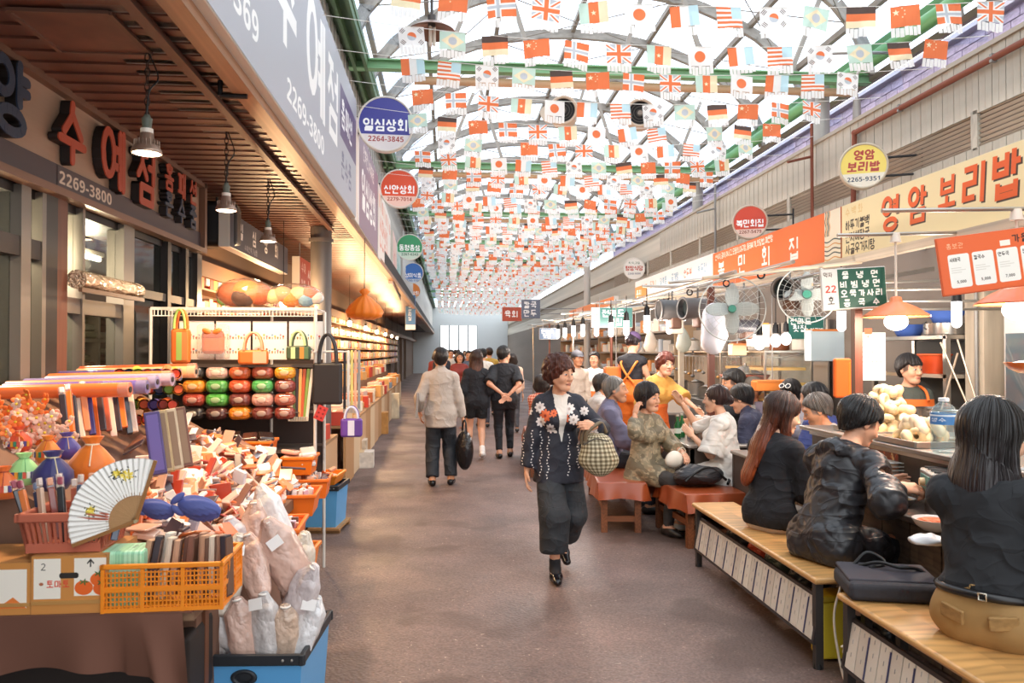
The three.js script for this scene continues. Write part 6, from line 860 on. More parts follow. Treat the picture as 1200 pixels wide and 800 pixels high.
function bowl(label, pos, r, h, col, food, cat = 'bowl', group) { const t = thing('bowl', label, cat, pos, 0, group); obj('bowl', lathe([[.001, 0], [r * .5, 0], [r * .8, h * .4], [r, h], [r * .95, h], [r * .74, h * .42], [r * .45, h * .1], [.001, h * .1]], null, null, 28), M(col, .3, 0, { clearcoat: .5 }), t); if (food) obj('food', ball(r * .84, [0, h * .62, 0], [1, .3, 1], null, 14), M(food, .5, 0, { bumpMap: crinkB, bumpScale: .02 }), t); return t; }
{ const p = atY(1090, 610, .8); bowl('white bowl of red rice cake soup on the counter before the young man', [p.x + .02, .755, p.z], .1, .055, '#e6e2da', '#d8642a'); const q = atY(1050, 632, .78); const t = thing('crumpled_napkin', 'crumpled white plastic wrap on the counter edge', 'wrap', [q.x + .15, .755, q.z]); obj('wrap', (() => { const g = ball(1, [0, .02, 0], [.09, .025, .06], null, 22), pp = g.attributes.position; for (let i = 0; i < pp.count; i++) pp.setY(i, Math.max(.001, pp.getY(i) + .012 * folds(pp.getX(i), 0, pp.getZ(i), 60))); g.computeVertexNormals(); return g; })(), M('#e9e9ea', .25, 0, { clearcoat: .5 }), t); bowl('small white dish beside the soup bowl on the counter', [p.x + .12, .755, p.z + .2], .06, .025, '#efece6', '#e8e0d0', 'dish'); bowl('steel bowl on the counter near the gas burner', [2.56, .755, -4.15], .07, .04, '#a8a49e', '#c8a070'); }
// trays of dough twists and dumplings on the deck
{
  const tray = (l, x, z, w, d) => { const t = thing('food_tray', l, 'tray', [x, 1.068, z]); obj('tray', [box(w, .008, d, [0, .005, 0]), ...[-1, 1].map((s) => rbox(.012, .035, d, .004, [s * w / 2, .018, 0])), ...[-1, 1].map((s) => rbox(w, .035, .012, .004, [0, .018, s * d / 2]))], steel2, t); obj('paper', box(w * .9, .003, d * .9, [0, .012, 0]), M('#e9e2d4', .7), t); };
  tray('steel tray heaped with pale dough rolls at the far end of the counter', 2.98, -5.0, .5, .5); tray('steel tray of small dumplings on the counter edge', 2.85, -4.42, .36, .44); tray('steel tray of round dumplings behind the big water bottle', 3.15, -4.2, .3, .5);
  const dm = ['#e9d2a8', '#e2c592', '#efdcba'].map((c) => PM(c, .6, grainT)), roll = [mergeGeometries([new THREE.CapsuleGeometry(.034, .07, 6, 12)]), ball(.045, null, [1, .7, .9], null, 12), place(new THREE.TorusGeometry(.034, .02, 8, 14), null, [1.2, 0, 0])];
  let n = 0; for (const [x, z, k, r, lay] of [[2.98, -5.0, 46, .2, 5], [2.85, -4.42, 22, .15, 2], [3.12, -4.2, 20, .16, 2]]) for (let i = 0; i < k; i++) { const l = Math.floor(i * lay / k), q = r * (1 - l / (lay + 1)), a = i * 2.4, o = new THREE.Mesh(roll[n++ % 3], dm[i % 3]); o.castShadow = o.receiveShadow = true; o.name = numbered('dumpling'); o.position.set(x + q * Math.sqrt((i * 7 % 13) / 13) * Math.cos(a), 1.118 + l * .058, z + q * Math.sqrt((i * 7 % 13) / 13) * Math.sin(a)); o.rotation.set(1.3 + rr(-.4, .4), rr(0, 3), rr(0, 3)); tag(o, `pale ${['dough roll', 'round dumpling', 'ring of dough'][(n - 1) % 3]} heaped on the ${k > 40 ? 'tray at the far end of the counter' : k > 20 ? 'tray at the counter edge' : 'tray behind the big bottle'}`, 'dumpling', 'dumplings and dough rolls on the near counter'); scene.add(o); }
}
function bottle(label, p, r, h, lab, capc, big) { const t = thing('water_bottle', label, 'bottle', p), ws = []; for (let i = 0; i < 9; i++) { const y = .02 + i * h * .055; ws.push([r, y], [r * .95, y + h * .02]); } obj('bottle', lathe([[.001, .004], [r * .9, 0], ...ws, [r, h * .52], [r, h * .72], [r * .75, h * .84], [r * .34, h * .91], [r * .34, h * .95]], null, null, 28), M('#dfeef2', .06, 0, { transmission: .9, thickness: 0, ior: 1.35 }), t); obj('label', cyl(r * 1.015, r * 1.015, h * .2, [0, h * .62, 0], null, 28, true), printMat(256, 64, (x, w, hh) => { fill(x, lab, 0, 0, w, hh); fill(x, '#e8f0f6', 0, hh * .1, w, hh * .16); for (let i = 0; i < 3; i++) write(x, '생수', w * (.08 + i * .33), hh * .36, hh * .4, { color: '#f4f8fc' }); }, .3), t); obj('cap', cyl(r * .4, r * .4, h * .06, [0, h * .965, 0], null, 16), M(capc, .4), t); return t; }
bottle('large water bottle with a blue label standing on the food counter', [2.72, 1.067, -4.02], .068, .3, '#4a86c4', '#e9eef2');
bottle('small water bottle on the table between the diners', [2.5, .79, -5.95], .036, .25, '#5a90c8', '#dfe6ea');
{ const t = thing('sauce_bottle', 'orange squeeze bottle beside the large water bottle', 'bottle', [2.86, 1.067, -3.9]); obj('bottle', lathe([[.001, 0], [.032, 0], [.034, .1], [.026, .13], [.012, .15], [.006, .19], [.001, .19]], null, null, 18), M('#e88a30', .4), t); obj('cap', cyl(.014, .02, .03, [0, .145, 0]), M('#d8601f', .4), t); }
{ const t = thing('sauce_jar', 'red lidded jar beside the orange squeeze bottle', 'jar', [2.95, 1.067, -3.82]); obj('jar', cyl(.04, .036, .09, [0, .045, 0], null, 20), M('#b8482a', .3), t); obj('lid', cyl(.042, .042, .02, [0, .1, 0], null, 20), M('#e8e0d4', .4), t); }
{ const t = thing('plate_stack', 'stack of clear plastic trays on the counter by the bottle', 'plates', [2.62, .755, -4.45]); for (let k = 0; k < 10; k++) obj('plate', rbox(.15, .006, .2, .003, [0, .006 + k * .022, 0]), M('#d8dcd8', .15, 0, { transmission: .4, thickness: 0 }), t); }
// the kitchen along the wall
{
  const t = thing('kitchen_shelf', 'steel kitchen shelf unit with dark shelves behind the cook', 'shelf', [4.22, 0, -6.4]); for (const z of [-.55, .5]) for (const x of [-.2, .2]) obj('upright', box(.04, 1.75, .04, [x, .875, z]), steel2, t); for (const y of [.3, .75, 1.12, 1.42, 1.74]) obj('shelf_board', box(.44, .03, 1.1, [0, y, -.02]), steel2, t); obj('back', box(.02, 1.7, 1.1, [.2, .87, 0]), M('#2a2826', .6), t);
  const pot = (l, x, y, z, r, h, c, cat = 'pot') => { const o = thing('pot', l, cat, [x, y, z]); obj('pot', lathe([[.001, 0], [r * .92, 0], [r, h * .1], [r, h], [r * 1.04, h], [r * .95, h], [r * .94, h * .1], [.001, h * .06]], null, null, 26), M(c, .25, .8), o); obj('handle', [-1, 1].map((s) => place(new THREE.TorusGeometry(.03, .006, 6, 12, Math.PI), [s * r, h * .8, 0], [0, Math.PI / 2, s * Math.PI / 2])), M('#777', .3, .8), o); return o; };
  const bl = (l, z, r, y) => { const o = thing('basin', l, 'basin', [4.15, y, z]); obj('basin', lathe([[.001, 0], [r * .55, 0], [r * .7, .05], [r, .1], [r * 1.05, .105], [r * .95, .1], [r * .62, .045], [.001, .02]], null, null, 28), M('#5b7fd8', .4), o); obj('foot', cyl(r * .5, r * .5, .01, [0, .004, 0]), M('#4a6cc4', .4), o); };
  bl('blue plastic basin on top of the kitchen shelf, left of two', -6.62, .17, 1.757); bl('blue plastic basin on the steel pot on the kitchen shelf', -6.1, .17, 1.86); pot('steel pot under a blue basin on the kitchen shelf', 4.15, 1.757, -6.1, .17, .1, '#b8b2aa');
  const rb = thing('red_bucket', 'orange red tub on the middle board of the kitchen shelf', 'tub', [4.15, 1.435, -6.25]); obj('tub', cyl(.13, .1, .16, [0, .08, 0], null, 22), M('#d84f22', .4), rb); obj('rim', place(new THREE.TorusGeometry(.13, .01, 6, 24), [0, .16, 0], [Math.PI / 2, 0, 0]), M('#e86a38', .4), rb);
  pot('large steel stock pot with a strainer beside the cook', 3.6, .85, -5.2, .19, .3, '#9a958e'); pot('tall steel pot behind the stock pot', 3.72, .85, -5.62, .14, .34, '#8a8680');
  const st2 = thing('stove_table', 'steel stove table carrying the stock pots', 'table', [3.66, 0, -5.4]); obj('top', box(.6, .04, 1.1, [0, .825, 0]), steel2, st2); for (const x of [-.26, .26]) for (const z of [-.5, .5]) obj('leg', box(.04, .8, .04, [x, .4, z]), steel2, st2);
  const ss = thing('strainer', 'wire strainer with a long handle resting across the stock pot', 'strainer', [3.6, 1.19, -5.2]); obj('ring', [place(new THREE.TorusGeometry(.15, .008, 8, 32), null, [Math.PI / 2, 0, 0]), ...[0, 1, 2, 3, 4, 5].map((i) => bar([-.13 + i * .05, -.005, -.12], [-.13 + i * .05, -.005, .12], .002))], steel2, ss); obj('handle', bar([.0, 0, -.15], [.2, .42, -.25], .008), M('#7a6a58', .5), ss); obj('ladle', [bar([.12, 0, 0], [.1, .5, -.3], .007), bar([.16, .0, .04], [.2, .52, -.25], .007)], M('#a89a88', .4, .6), ss);
  const fr = thing('fridge', 'grey glass fronted refrigerator with a pale blue panel by the right photo edge', 'fridge', [4.22, 0, -4.75]); obj('body', rbox(.5, 1.95, .9, .015, [0, .975, 0]), M('#8f8c8a', .4, .3), fr); obj('door', box(.012, .75, .34, [-.256, 1.2, .2]), M('#b8d4de', .2), fr); obj('glass', box(.012, .8, .38, [-.256, 1.35, -.22]), M('#3f4a50', .08, 0, { clearcoat: 1 }), fr); obj('picture_frame', [box(.014, .18, .015, [-.257, 1.72, .12]), box(.014, .18, .015, [-.257, 1.72, .34]), box(.014, .015, .22, [-.257, 1.8, .23]), box(.014, .015, .22, [-.257, 1.64, .23])], blackM, fr);
  const ps = thing('wall_pilaster', 'beige painted pilaster between the kitchen shelf and the refrigerator', 'column', [4.3, 0, -5.75]); obj('shaft', box(.3, 2.8, .22, [0, 1.4, 0]), PM('#c2b4a0', .6, grainT), ps); obj('conduit', bar([-.17, 0, .05], [-.17, 2.8, .05], .014), greyM, ps);
  const cal = thing('wall_calendar', 'large white wall calendar with rows of dates hanging behind the post', 'calendar', [3.5, 1.58, -6.15], -.25); obj('page', box(.27, .4, .006), M('#ece8e0', .6), cal); obj('print', place(plate(.262, .39), [0, 0, .004]), printMat(262, 390, (x, w, h) => { fill(x, '#efebe4', 0, 0, w, h); write(x, '9', w * .44, h * .03, h * .09, { color: '#d8502f' }); for (let r = 0; r < 6; r++) for (let c = 0; c < 7; c++) { const n = r * 7 + c - 4; if (r === 0) fill(x, c ? '#777' : '#d8502f', w * (.07 + c * .13), h * .17, 12, 4); else if (n > 0 && n < 31) write(x, String(n), w * (.05 + c * .13), h * (.17 + r * .105), h * .045, { color: c ? '#4a4a4a' : '#d8502f', light: 0 }); } write(x, '달력', w * .1, h * .87, h * .06, { color: '#2a2a40' }); fill(x, '#b0a8a0', w * .32, h * .89, w * .5, 4); }, .6), cal); obj('hanger', box(.06, .05, .01, [0, .21, 0]), M('#d8602f', .5), cal);
  const ob = thing('orange_cloth', 'orange cloth hanging on the stall post above the diners', 'cloth', [2.98, 1.42, -5.6]); obj('cloth', rbox(.14, .3, .05, .02), M('#d8601a', .8), ob); obj('fold', rbox(.05, .28, .06, .02, [.05, -.01, 0]), M('#e06c18', .8), ob);
}
bowl('orange dish of food held out at the right photo edge above the dark haired woman', [...(() => { const p = atZ(1196, 432, -3.4); return [p.x + .06, p.y - .02, p.z]; })()], .12, .05, '#e8752a', '#f0e2cc', 'dish');
{ const p = atZ(1196, 432, -3.4), t = thing('dish_stand', 'thin steel stand carrying the orange dish at the right photo edge', 'stand', [p.x + .06, 1.067, p.z]); obj('stem', bar([0, 0, 0], [0, p.y - .02 - 1.067, 0], .012), steel2, t); obj('foot', cyl(.06, .07, .012, [0, .006, 0]), steel2, t); }
// lamps of the right stalls
function shadeLamp(label, px, py, z, r) { const p = atZ(px, py, z), t = thing('shade_lamp', label, 'lamp', [p.x, p.y, p.z]); const g = lathe([[r * .08, r * .52], [r * .16, r * .5], [r * .2, r * .36], [r * .62, r * .16], [r, -.02], [r * 1.02, -.03], [r * .98, -.02], [r * .6, r * .12], [r * .16, r * .32]], null, null, 44), q = g.attributes.position; for (let i = 0; i < q.count; i++) { const a = Math.atan2(q.getX(i), q.getZ(i)), k = 1 + .018 * Math.sin(a * 22); q.setX(i, q.getX(i) * k); q.setZ(i, q.getZ(i) * k); } g.computeVertexNormals(); obj('lamp_shade', g, new THREE.MeshPhysicalMaterial({ color: '#e8804e', roughness: .45, side: THREE.DoubleSide, clearcoat: .3 }), t); obj('bulb', [ball(r * .36, [0, -.06, 0], [1, .8, 1], null, 20)], glow('#fff6e8', 4), t); obj('socket', cyl(.03, .03, .1, [0, r * .1, 0]), M('#d8cfc4', .4), t); obj('cord', [bar([0, r * .5, 0], [0, 2.36 - p.y, 0], .008)], M('#e4d8c8', .5), t); obj('ceiling_hook', cyl(.025, .035, .06, [0, 2.36 - p.y, 0]), M('#e4d8c8', .5), t); lamp(t, [0, -.07, 0], '#ffeed8', 2.6, 3); return t; }
shadeLamp('lamp with an orange pleated shade hanging left of the orange menu', 1050, 366, -4.75, .2); shadeLamp('lamp with an orange pleated shade at the right photo edge', 1192, 350, -3.9, .2);
[[1121, 366, -5.1], [986, 372, -5.7], [921, 397, -7.9], [909, 399, -7.6], [890, 402, -7.3], [784, 380, -8.3], [758, 378, -7.9], [734, 383, -8.9], [716, 385, -9.6], [699, 385, -10.4], [683, 386, -11.4], [672, 387, -12.4], [662, 389, -13.8], [654, 390, -15.4]].forEach(([px, py, z], i) => {
  const p = atZ(px, py, z), t = thing('tube_bulb', `white tube bulb hanging over the right stalls, ${nth[i]} from the near end`, 'lamp', [p.x, p.y, p.z]), s = 1; const tubes = []; for (const a of [0, 1, 2]) { const c = .016, x = c * Math.cos(a * 2.09), y = c * Math.sin(a * 2.09); tubes.push(cyl(.011, .011, .14, [x, 0, y], null, 8), sph(.011, [x, -.07, y], null, 8)); }
  const near = i < 2 || (i > 4 && i < 9), wide = i > 1 && i < 5; obj('bulb', wide ? ball(.055, [0, 0, 0], [1, 1.25, 1], null, 16) : [cyl(.034, .034, .15, [0, 0, 0], null, 16), sph(.034, [0, -.075, 0], null, 12)], glow('#fbfaff', 2), t); obj('socket', [cyl(.026, .034, .09, [0, .12, 0], null, 14), cyl(.012, .02, .03, [0, .17, 0])], blackM, t); obj('cord', bar([0, .18, 0], [0, Math.max(.25, 2.28 - p.y), 0], .005, 5), blackM, t); lamp(t, [0, 0, 0], '#fff2e6', wide ? .7 : i < 9 ? 1.5 : 2.6, 3);
});
// lamp with a metal dish under the roof, near the left
{ const p = atZ(506, 34, -6.3), t = thing('dish_lamp', 'metal dish lamp with a spiral bulb hanging under the roof above the flags', 'lamp', [p.x, p.y, p.z]); obj('dish', lathe([[.03, .06], [.1, .035], [.19, -.02], [.195, -.03], [.1, .02], [.03, .045]], null, null, 32), new THREE.MeshPhysicalMaterial({ color: '#8a6a58', roughness: .35, metalness: .6, side: THREE.DoubleSide }), t); obj('bulb', [0, 1, 2].map((i) => cyl(.014, .014, .15, [.02 * Math.cos(i * 2.1), -.06, .02 * Math.sin(i * 2.1)], null, 8)), M('#e8e0d4', .3), t); obj('socket', [cyl(.034, .03, .1, [0, .06, 0]), bar([0, .1, 0], [0, .35, 0], .012), bar([0, .35, 0], [-.7, .4, 0], .012)], M('#4a4440', .5), t); }
// blower fans hung from the first tie beam
[[660, 130], [750, 133]].forEach(([px, py], i) => { const p = atZ(px, py, -10.8), t = thing('blower_fan', `round ventilator fan under the roof, ${i ? 'right' : 'left'} one of the two`, 'fan', [p.x, p.y, p.z], -.2); obj('housing', [place(new THREE.CylinderGeometry(.19, .2, .26, 28, 1, true), [0, 0, -.1], [Math.PI / 2, 0, 0]), place(new THREE.TorusGeometry(.19, .024, 10, 32), [0, 0, .03])], new THREE.MeshPhysicalMaterial({ color: '#c2a890', roughness: .4, side: THREE.DoubleSide }), t); obj('grille', [.05, .09, .13, .165].map((r) => place(new THREE.TorusGeometry(r, .006, 6, 26), [0, 0, .035])), M('#4a4038', .5), t); obj('back_plate', place(new THREE.CircleGeometry(.185, 28), [0, 0, 0]), M('#201c1a', .7), t); obj('hub', cyl(.035, .035, .05, [0, 0, .02], [Math.PI / 2, 0, 0]), M('#8a7a6a', .4), t); obj('motor', cyl(.11, .09, .2, [-.22, -.02, -.1], [Math.PI / 2, 0, 0], 20), M('#cbb8a4', .5), t); obj('bracket', bar([0, .19, -.1], [0, 4.93 - p.y + .2, -.1 + .0], .02), greyM, t); });
// stall fans, blowers and ducts
function stallFan(label, px, py, z, r, yaw) { const p = atZ(px, py, z), t = thing('stall_fan', label, 'fan', [p.x, p.y, p.z], yaw), w = []; for (let i = 0; i < 30; i++) { const a = i * Math.PI / 15; w.push(bar([.06 * Math.cos(a), .06 * Math.sin(a), .07], [r * Math.cos(a), r * Math.sin(a), .01], .0013, 4)); } obj('cage', [...w, ...[.35, .6, .8, 1].map((k) => place(new THREE.TorusGeometry(r * k, k === 1 ? .006 : .0015, 6, 40), [0, 0, .07 - .06 * k]))], M('#c9ccc6', .4, .3), t); for (let i = 0; i < 4; i++) obj('blade', ball(r * .42, [r * .4, 0, -.01], [1, .55, .05], [.35, 0, 0], 10).rotateZ(i * Math.PI / 2), M('#cfd4d0', .35, 0, { transmission: .3, thickness: 0 }), t); obj('hub', cyl(.032, .04, .06, [0, 0, .05], [Math.PI / 2, 0, 0], 16), M('#3f8a74', .4), t); obj('motor', cyl(.07, .06, .14, [0, 0, -.1], [Math.PI / 2, 0, 0], 16), M('#8a8c88', .4), t); obj('bracket', bar([0, .05, -.12], [0, 2.28 - p.y, -.1], .014), greyM, t); return t; }
stallFan('large grey stall fan with a teal hub hanging over the diners', 858, 362, -7, .3, -.35); stallFan('grey stall fan with a teal hub beside the green menu board', 946, 345, -6.3, .24, -.5);
function blower(label, px, py, z, r, L, yaw, col) { const p = atZ(px, py, z), t = thing('blower_duct', label, 'duct', [p.x, p.y, p.z], yaw); obj('duct', [cyl(r, r, L, [0, 0, -L / 2], [Math.PI / 2, 0, 0], 26, true), place(new THREE.TorusGeometry(r, .012, 8, 26), [0, 0, 0]), place(new THREE.TorusGeometry(r, .01, 8, 26), [0, 0, -L])], new THREE.MeshPhysicalMaterial({ color: col, roughness: .4, side: THREE.DoubleSide }), t); obj('inner', place(new THREE.CircleGeometry(r * .96, 24), [0, 0, -.06]), M('#101a1a', .7), t); obj('end_plate', place(new THREE.CircleGeometry(r * .98, 24), [0, 0, -L + .01]), M(col, .5), t); obj('motor', rbox(r * 1.2, r * 1.3, L * .4, .02, [0, -r * 1.2, -L * .6]), M('#6a4a3a', .5), t); obj('hanger', bar([0, r, -L / 2], [0, 2.33 - p.y, -L / 2], .01), greyM, t); }
blower('dark open ended blower duct left of the green menu board', 917, 338, -6.4, .095, .38, -.75, '#5a504a'); blower('small dark blower duct below the large stall fan', 858, 382, -7.6, .07, .35, -1.1, '#4a4a50'); blower('grey blower duct above the tube bulbs, right one of the pair', 800, 361, -7.9, .11, .36, -1.35, '#6a6664'); blower('grey blower duct above the tube bulbs, left one of the pair', 772, 363, -8.1, .11, .3, -1.5, '#5a5654');
{ const p = atZ(836, 385, -7.5), t = thing('white_bundle', 'white cloth bundle tied to the post behind the diners', 'cloth', [p.x, p.y, p.z]); const g = ball(1, null, [.15, .26, .12], null, 28), q = g.attributes.position; for (let i = 0; i < q.count; i++) { const k = 1 + .16 * folds(q.getX(i), q.getY(i), q.getZ(i), 14); q.setX(i, q.getX(i) * k * (1 - .8 * (q.getY(i) + .26) / 2)); q.setZ(i, q.getZ(i) * k); } g.computeVertexNormals(); obj('cloth', g, M('#eceaf0', .6), t); obj('tie', place(new THREE.TorusGeometry(.09, .01, 6, 18), [0, .12, 0], [Math.PI / 2, 0, 0]), M('#6a7ab0', .5), t); const h = thing('stall_post', 'brown post behind the white cloth bundle', 'post', [p.x + .03, 0, p.z - .16]); obj('post', box(.06, 2.28, .06, [0, 1.14, 0]), postM, h); obj('foot', box(.12, .02, .12, [0, .01, 0]), blackM, h); }
// tables of the next stall with cups, crate and food
{
  const t = thing('diner_table', 'steel topped table between the seated diners', 'table', [2.52, 0, -7.55]); obj('top', rbox(.72, .03, 1.5, .01, [0, .76, 0]), M('#b9b2aa', .3, .6), t); for (const x of [-.3, .3]) for (const z of [-.68, .68]) obj('leg', box(.04, .745, .04, [x, .3725, z]), M('#6a5040', .5), t); obj('apron', box(.66, .2, 1.4, [0, .63, 0]), M('#6a5a50', .6), t);
  const t2 = thing('diner_table', 'narrow counter ledge behind the long haired girl', 'table', [2.72, 0, -6.0]); obj('top', rbox(.6, .03, .9, .01, [0, .76, 0]), M('#a89c90', .35, .5), t2); obj('front', box(.03, .74, .88, [-.26, .37, 0]), M('#5a4c44', .6), t2); obj('side', box(.56, .74, .03, [0, .37, -.43]), M('#5a4c44', .6), t2);
  const k = thing('crate', 'dark grey slotted crate beside the table by the woman on the phone', 'crate', [2.12, .46, -7.05]); obj('crate', rbox(.24, .14, .2, .01, [0, .07, 0]), M('#4b474c', .6), k); for (let i = 0; i < 5; i++) obj('slot', box(.02, .05, .004, [-.08 + i * .04, .08, .101]), blackM, k); obj('stool', [box(.3, .03, .26, [0, -.015, 0]), ...[[-1, -1], [1, -1], [-1, 1], [1, 1]].map(([a, b]) => box(.03, .44, .03, [a * .12, -.24, b * .1]))], postM, k);
  for (let i = 0; i < 7; i++) { const c = thing('paper_cup_stack', 'stack of white paper cups in the steel holder', 'cups', [2.3 + (i % 4) * .062, .776, -7.05 - Math.floor(i / 4) * .07], 0, 'stacks of white paper cups'); obj('cups', cyl(.026, .022, .2 + .02 * (i % 3), [0, .12, 0], null, 14), M('#f0eee8', .5), c); obj('lip', place(new THREE.TorusGeometry(.026, .003, 5, 14), [0, .22 + .01 * (i % 3), 0], [Math.PI / 2, 0, 0]), M('#f6f4ee', .5), c); }
  const hd = thing('cup_holder', 'brushed steel cup holder on the diners table', 'holder', [2.39, .776, -7.08]); obj('drum', cyl(.14, .14, .12, [0, .062, 0], null, 26, true), new THREE.MeshPhysicalMaterial({ color: '#aaa49c', roughness: .25, metalness: .9, side: THREE.DoubleSide }), hd); obj('rim', place(new THREE.TorusGeometry(.14, .006, 6, 28), [0, .12, 0], [Math.PI / 2, 0, 0]), steel2, hd);
  const sb = thing('sauce_box', 'small wooden box beside the steel cup holder', 'box', [2.6, .776, -7.0]); obj('box', box(.12, .1, .1, [0, .05, 0]), PM('#9a5a34', .6, woodT), sb); obj('lid', box(.125, .012, .105, [0, .106, 0]), PM('#7a4226', .6, woodT), sb);
  for (const [x, z, l] of [[2.22, -7.3, 'green glass bottle nearest the woman on the phone'], [2.3, -7.42, 'green glass bottle behind the first green bottle']]) { const b = thing('green_bottle', l, 'bottle', [x, .776, z]); obj('glass', lathe([[.001, 0], [.03, 0], [.032, .02], [.032, .13], [.013, .18], [.013, .22], [.001, .22]], null, null, 18), M('#2f8a4a', .1, 0, { transmission: .5, thickness: 0 }), b); obj('label', cyl(.0325, .0325, .05, [0, .08, 0], null, 18, true), M('#e6f0e0', .5), b); obj('cap', cyl(.014, .014, .015, [0, .225, 0]), M('#d8d4c8', .4, .5), b); }
  for (const [x, z, c, l] of [[2.55, -7.35, '#e9e2d4', 'white plate of pancakes on the diners table'], [2.7, -7.6, '#d8d0c4', 'white plate of side dishes further back on the diners table'], [2.42, -7.75, '#efeae2', 'bowl of noodles on the far part of the diners table']]) bowl(l, [x, .776, z], .1, .03, c, '#d9a050', 'plate');
}
// the back row: display cases, pots, pans and baskets of the next stalls
{
  const cs = thing('display_case', 'glass food display case with yellow trays behind the diners', 'case', [3.5, 0, -8.3]); obj('base', box(.5, .9, 1.3, [0, .45, 0]), M('#c9c0b8', .5), cs); obj('purple_front', box(.52, .35, 1.2, [-.02, .92, 0]), M('#b9aec4', .5), cs); for (let k = 0; k < 3; k++) obj('tray', box(.46, .03, 1.1, [0, 1.12 + k * .16, 0]), M('#e9b45a', .5), cs); obj('glass', box(.5, .5, 1.28, [0, 1.36, 0]), M('#eef4f2', .04, 0, { transmission: .95, thickness: 0 }), cs); obj('frame', [box(.52, .02, 1.3, [0, 1.62, 0]), ...[[-1, -1], [1, -1], [-1, 1], [1, 1]].map(([a, b]) => box(.02, .5, .02, [a * .25, 1.36, b * .64]))], steel2, cs);
  const pn = thing('clay_pan', 'wide terracotta pan with steel lids on the back counter', 'pan', [3.25, 1.27, -8.2]); obj('pan', lathe([[.001, 0], [.2, 0], [.26, .08], [.27, .1], [.25, .1], [.19, .02], [.001, .02]], null, null, 30), M('#a8502c', .5), pn); obj('lid', [lathe([[.001, .2], [.05, .19], [.18, .12], [.22, .1], [.001, .1]], null, null, 28), cyl(.02, .02, .03, [0, .21, 0])], M('#b8b4ac', .25, .8), pn);
  const rows = [[3.0, .78], [3.35, .98]]; let n = 0;
  for (let z = -10.7; z > -20; z -= 1.55) {
    const c = thing('stall_counter', `food counter of the right stalls, ${nth[n]} beyond the diners table`, 'counter', [2.75, 0, z]); obj('front', box(.04, .78, 1.45, [-.36, .4, 0]), M(['#8a6a54', '#b8a894', '#7a5a48'][n % 3], .6), c); obj('top', rbox(.85, .04, 1.5, .01, [0, .8, 0]), M('#b8b0a6', .3, .6), c); obj('back_step', box(.4, .3, 1.45, [.25, .95, 0]), M('#d9cfc0', .5), c);
    for (let k = 0; k < 5; k++) { const m = bowl(`mound of ${['red peppers', 'fried food', 'sausages', 'noodles', 'pickles'][(k + n) % 5]} in a basin on the ${nth[n]} right food counter`, [2.55 + (k % 2) * .4, .822 + (k % 2 ? .28 : 0), z - .55 + k * .28], .13, .07, ['#d8d4cc', '#e8a860', '#b8b4b0'][k % 3], ['#c8402a', '#e0a048', '#7a4030', '#ecd9a8', '#a8b04a'][(k + n) % 5]); }
    n++;
  }
  // shelves with boxes and jars against the wall
  const sh = thing('back_shelf', 'long crowded shelf along the wall behind the right stalls', 'shelf', [4.25, 0, -20.5]); for (let k = 0; k < 4; k++) obj('shelf_board', box(.4, .03, 14, [0, .8 + k * .4, 0]), M('#9c9186', .5, .2), sh); for (let z = -7; z <= 7; z += 7) obj('upright', box(.4, 2.1, .04, [0, 1.05, z]), M('#b89a78', .6), sh);
  const cols = ['#e89a5a', '#f2e6d2', '#d0c8bc', '#c8d0d8', '#e8dcc0', '#b8b4ac', '#b87a5a', '#fff6ea'], per = cols.map(() => []); for (let k = 0; k < 4; k++) for (let z = -6.9; z < 6.9; z += rr(.13, .26)) { const h = rr(.08, .28), y = .815 + k * .4; per[Math.floor(rnd() * 8)].push(rnd() < .5 ? cyl(rr(.05, .11), rr(.04, .09), h, [-.04 + rr(-.06, .06), y + h / 2, z], null, 14) : rbox(rr(.12, .26), h, rr(.1, .24), .02, [-.04, y + h / 2, z], [0, rr(-.5, .5), 0])); } cols.forEach((c, i) => { const o = obj('shelf_goods', per[i], M(c, .5), sh); o.userData.kind = 'stuff'; });
  [['#f0e8da', 888, 393, -7.9, .2, .24, 'white box on the frame above the clay pan'], ['#e8752a', 722, 440, -9.5, .3, .2, 'orange tub on the stall behind the old man'], ['#e9c9a0', 864, 410, -8.1, .16, .12, 'cardboard with orange edge hanging behind the diners'], ['#c8d8dc', 966, 405, -7.2, .34, .3, 'pale grey blue panel behind the dark green sign'], ['#d8c8b4', 792, 372, -9.2, .14, .4, 'pale boxed shelf standing behind the ducts'], ['#ee8a3a', 905, 452, -7.6, .4, .1, 'orange food tray on the stall behind the cap wearer']].forEach(([c, px, py, z, w, h, l]) => { const p = atZ(px, py, z), t = thing('stall_box', l, 'box', [p.x, p.y, p.z]); obj('box', rbox(w, h, .14, .01), M(c, .5), t); obj('edge', box(w * .9, .02, .15, [0, h / 2, 0]), M('#d9803f', .5), t); obj('hook', bar([0, h / 2, 0], [0, Math.max(h / 2 + .05, 2.28 - p.y), 0], .006), greyM, t); });
}
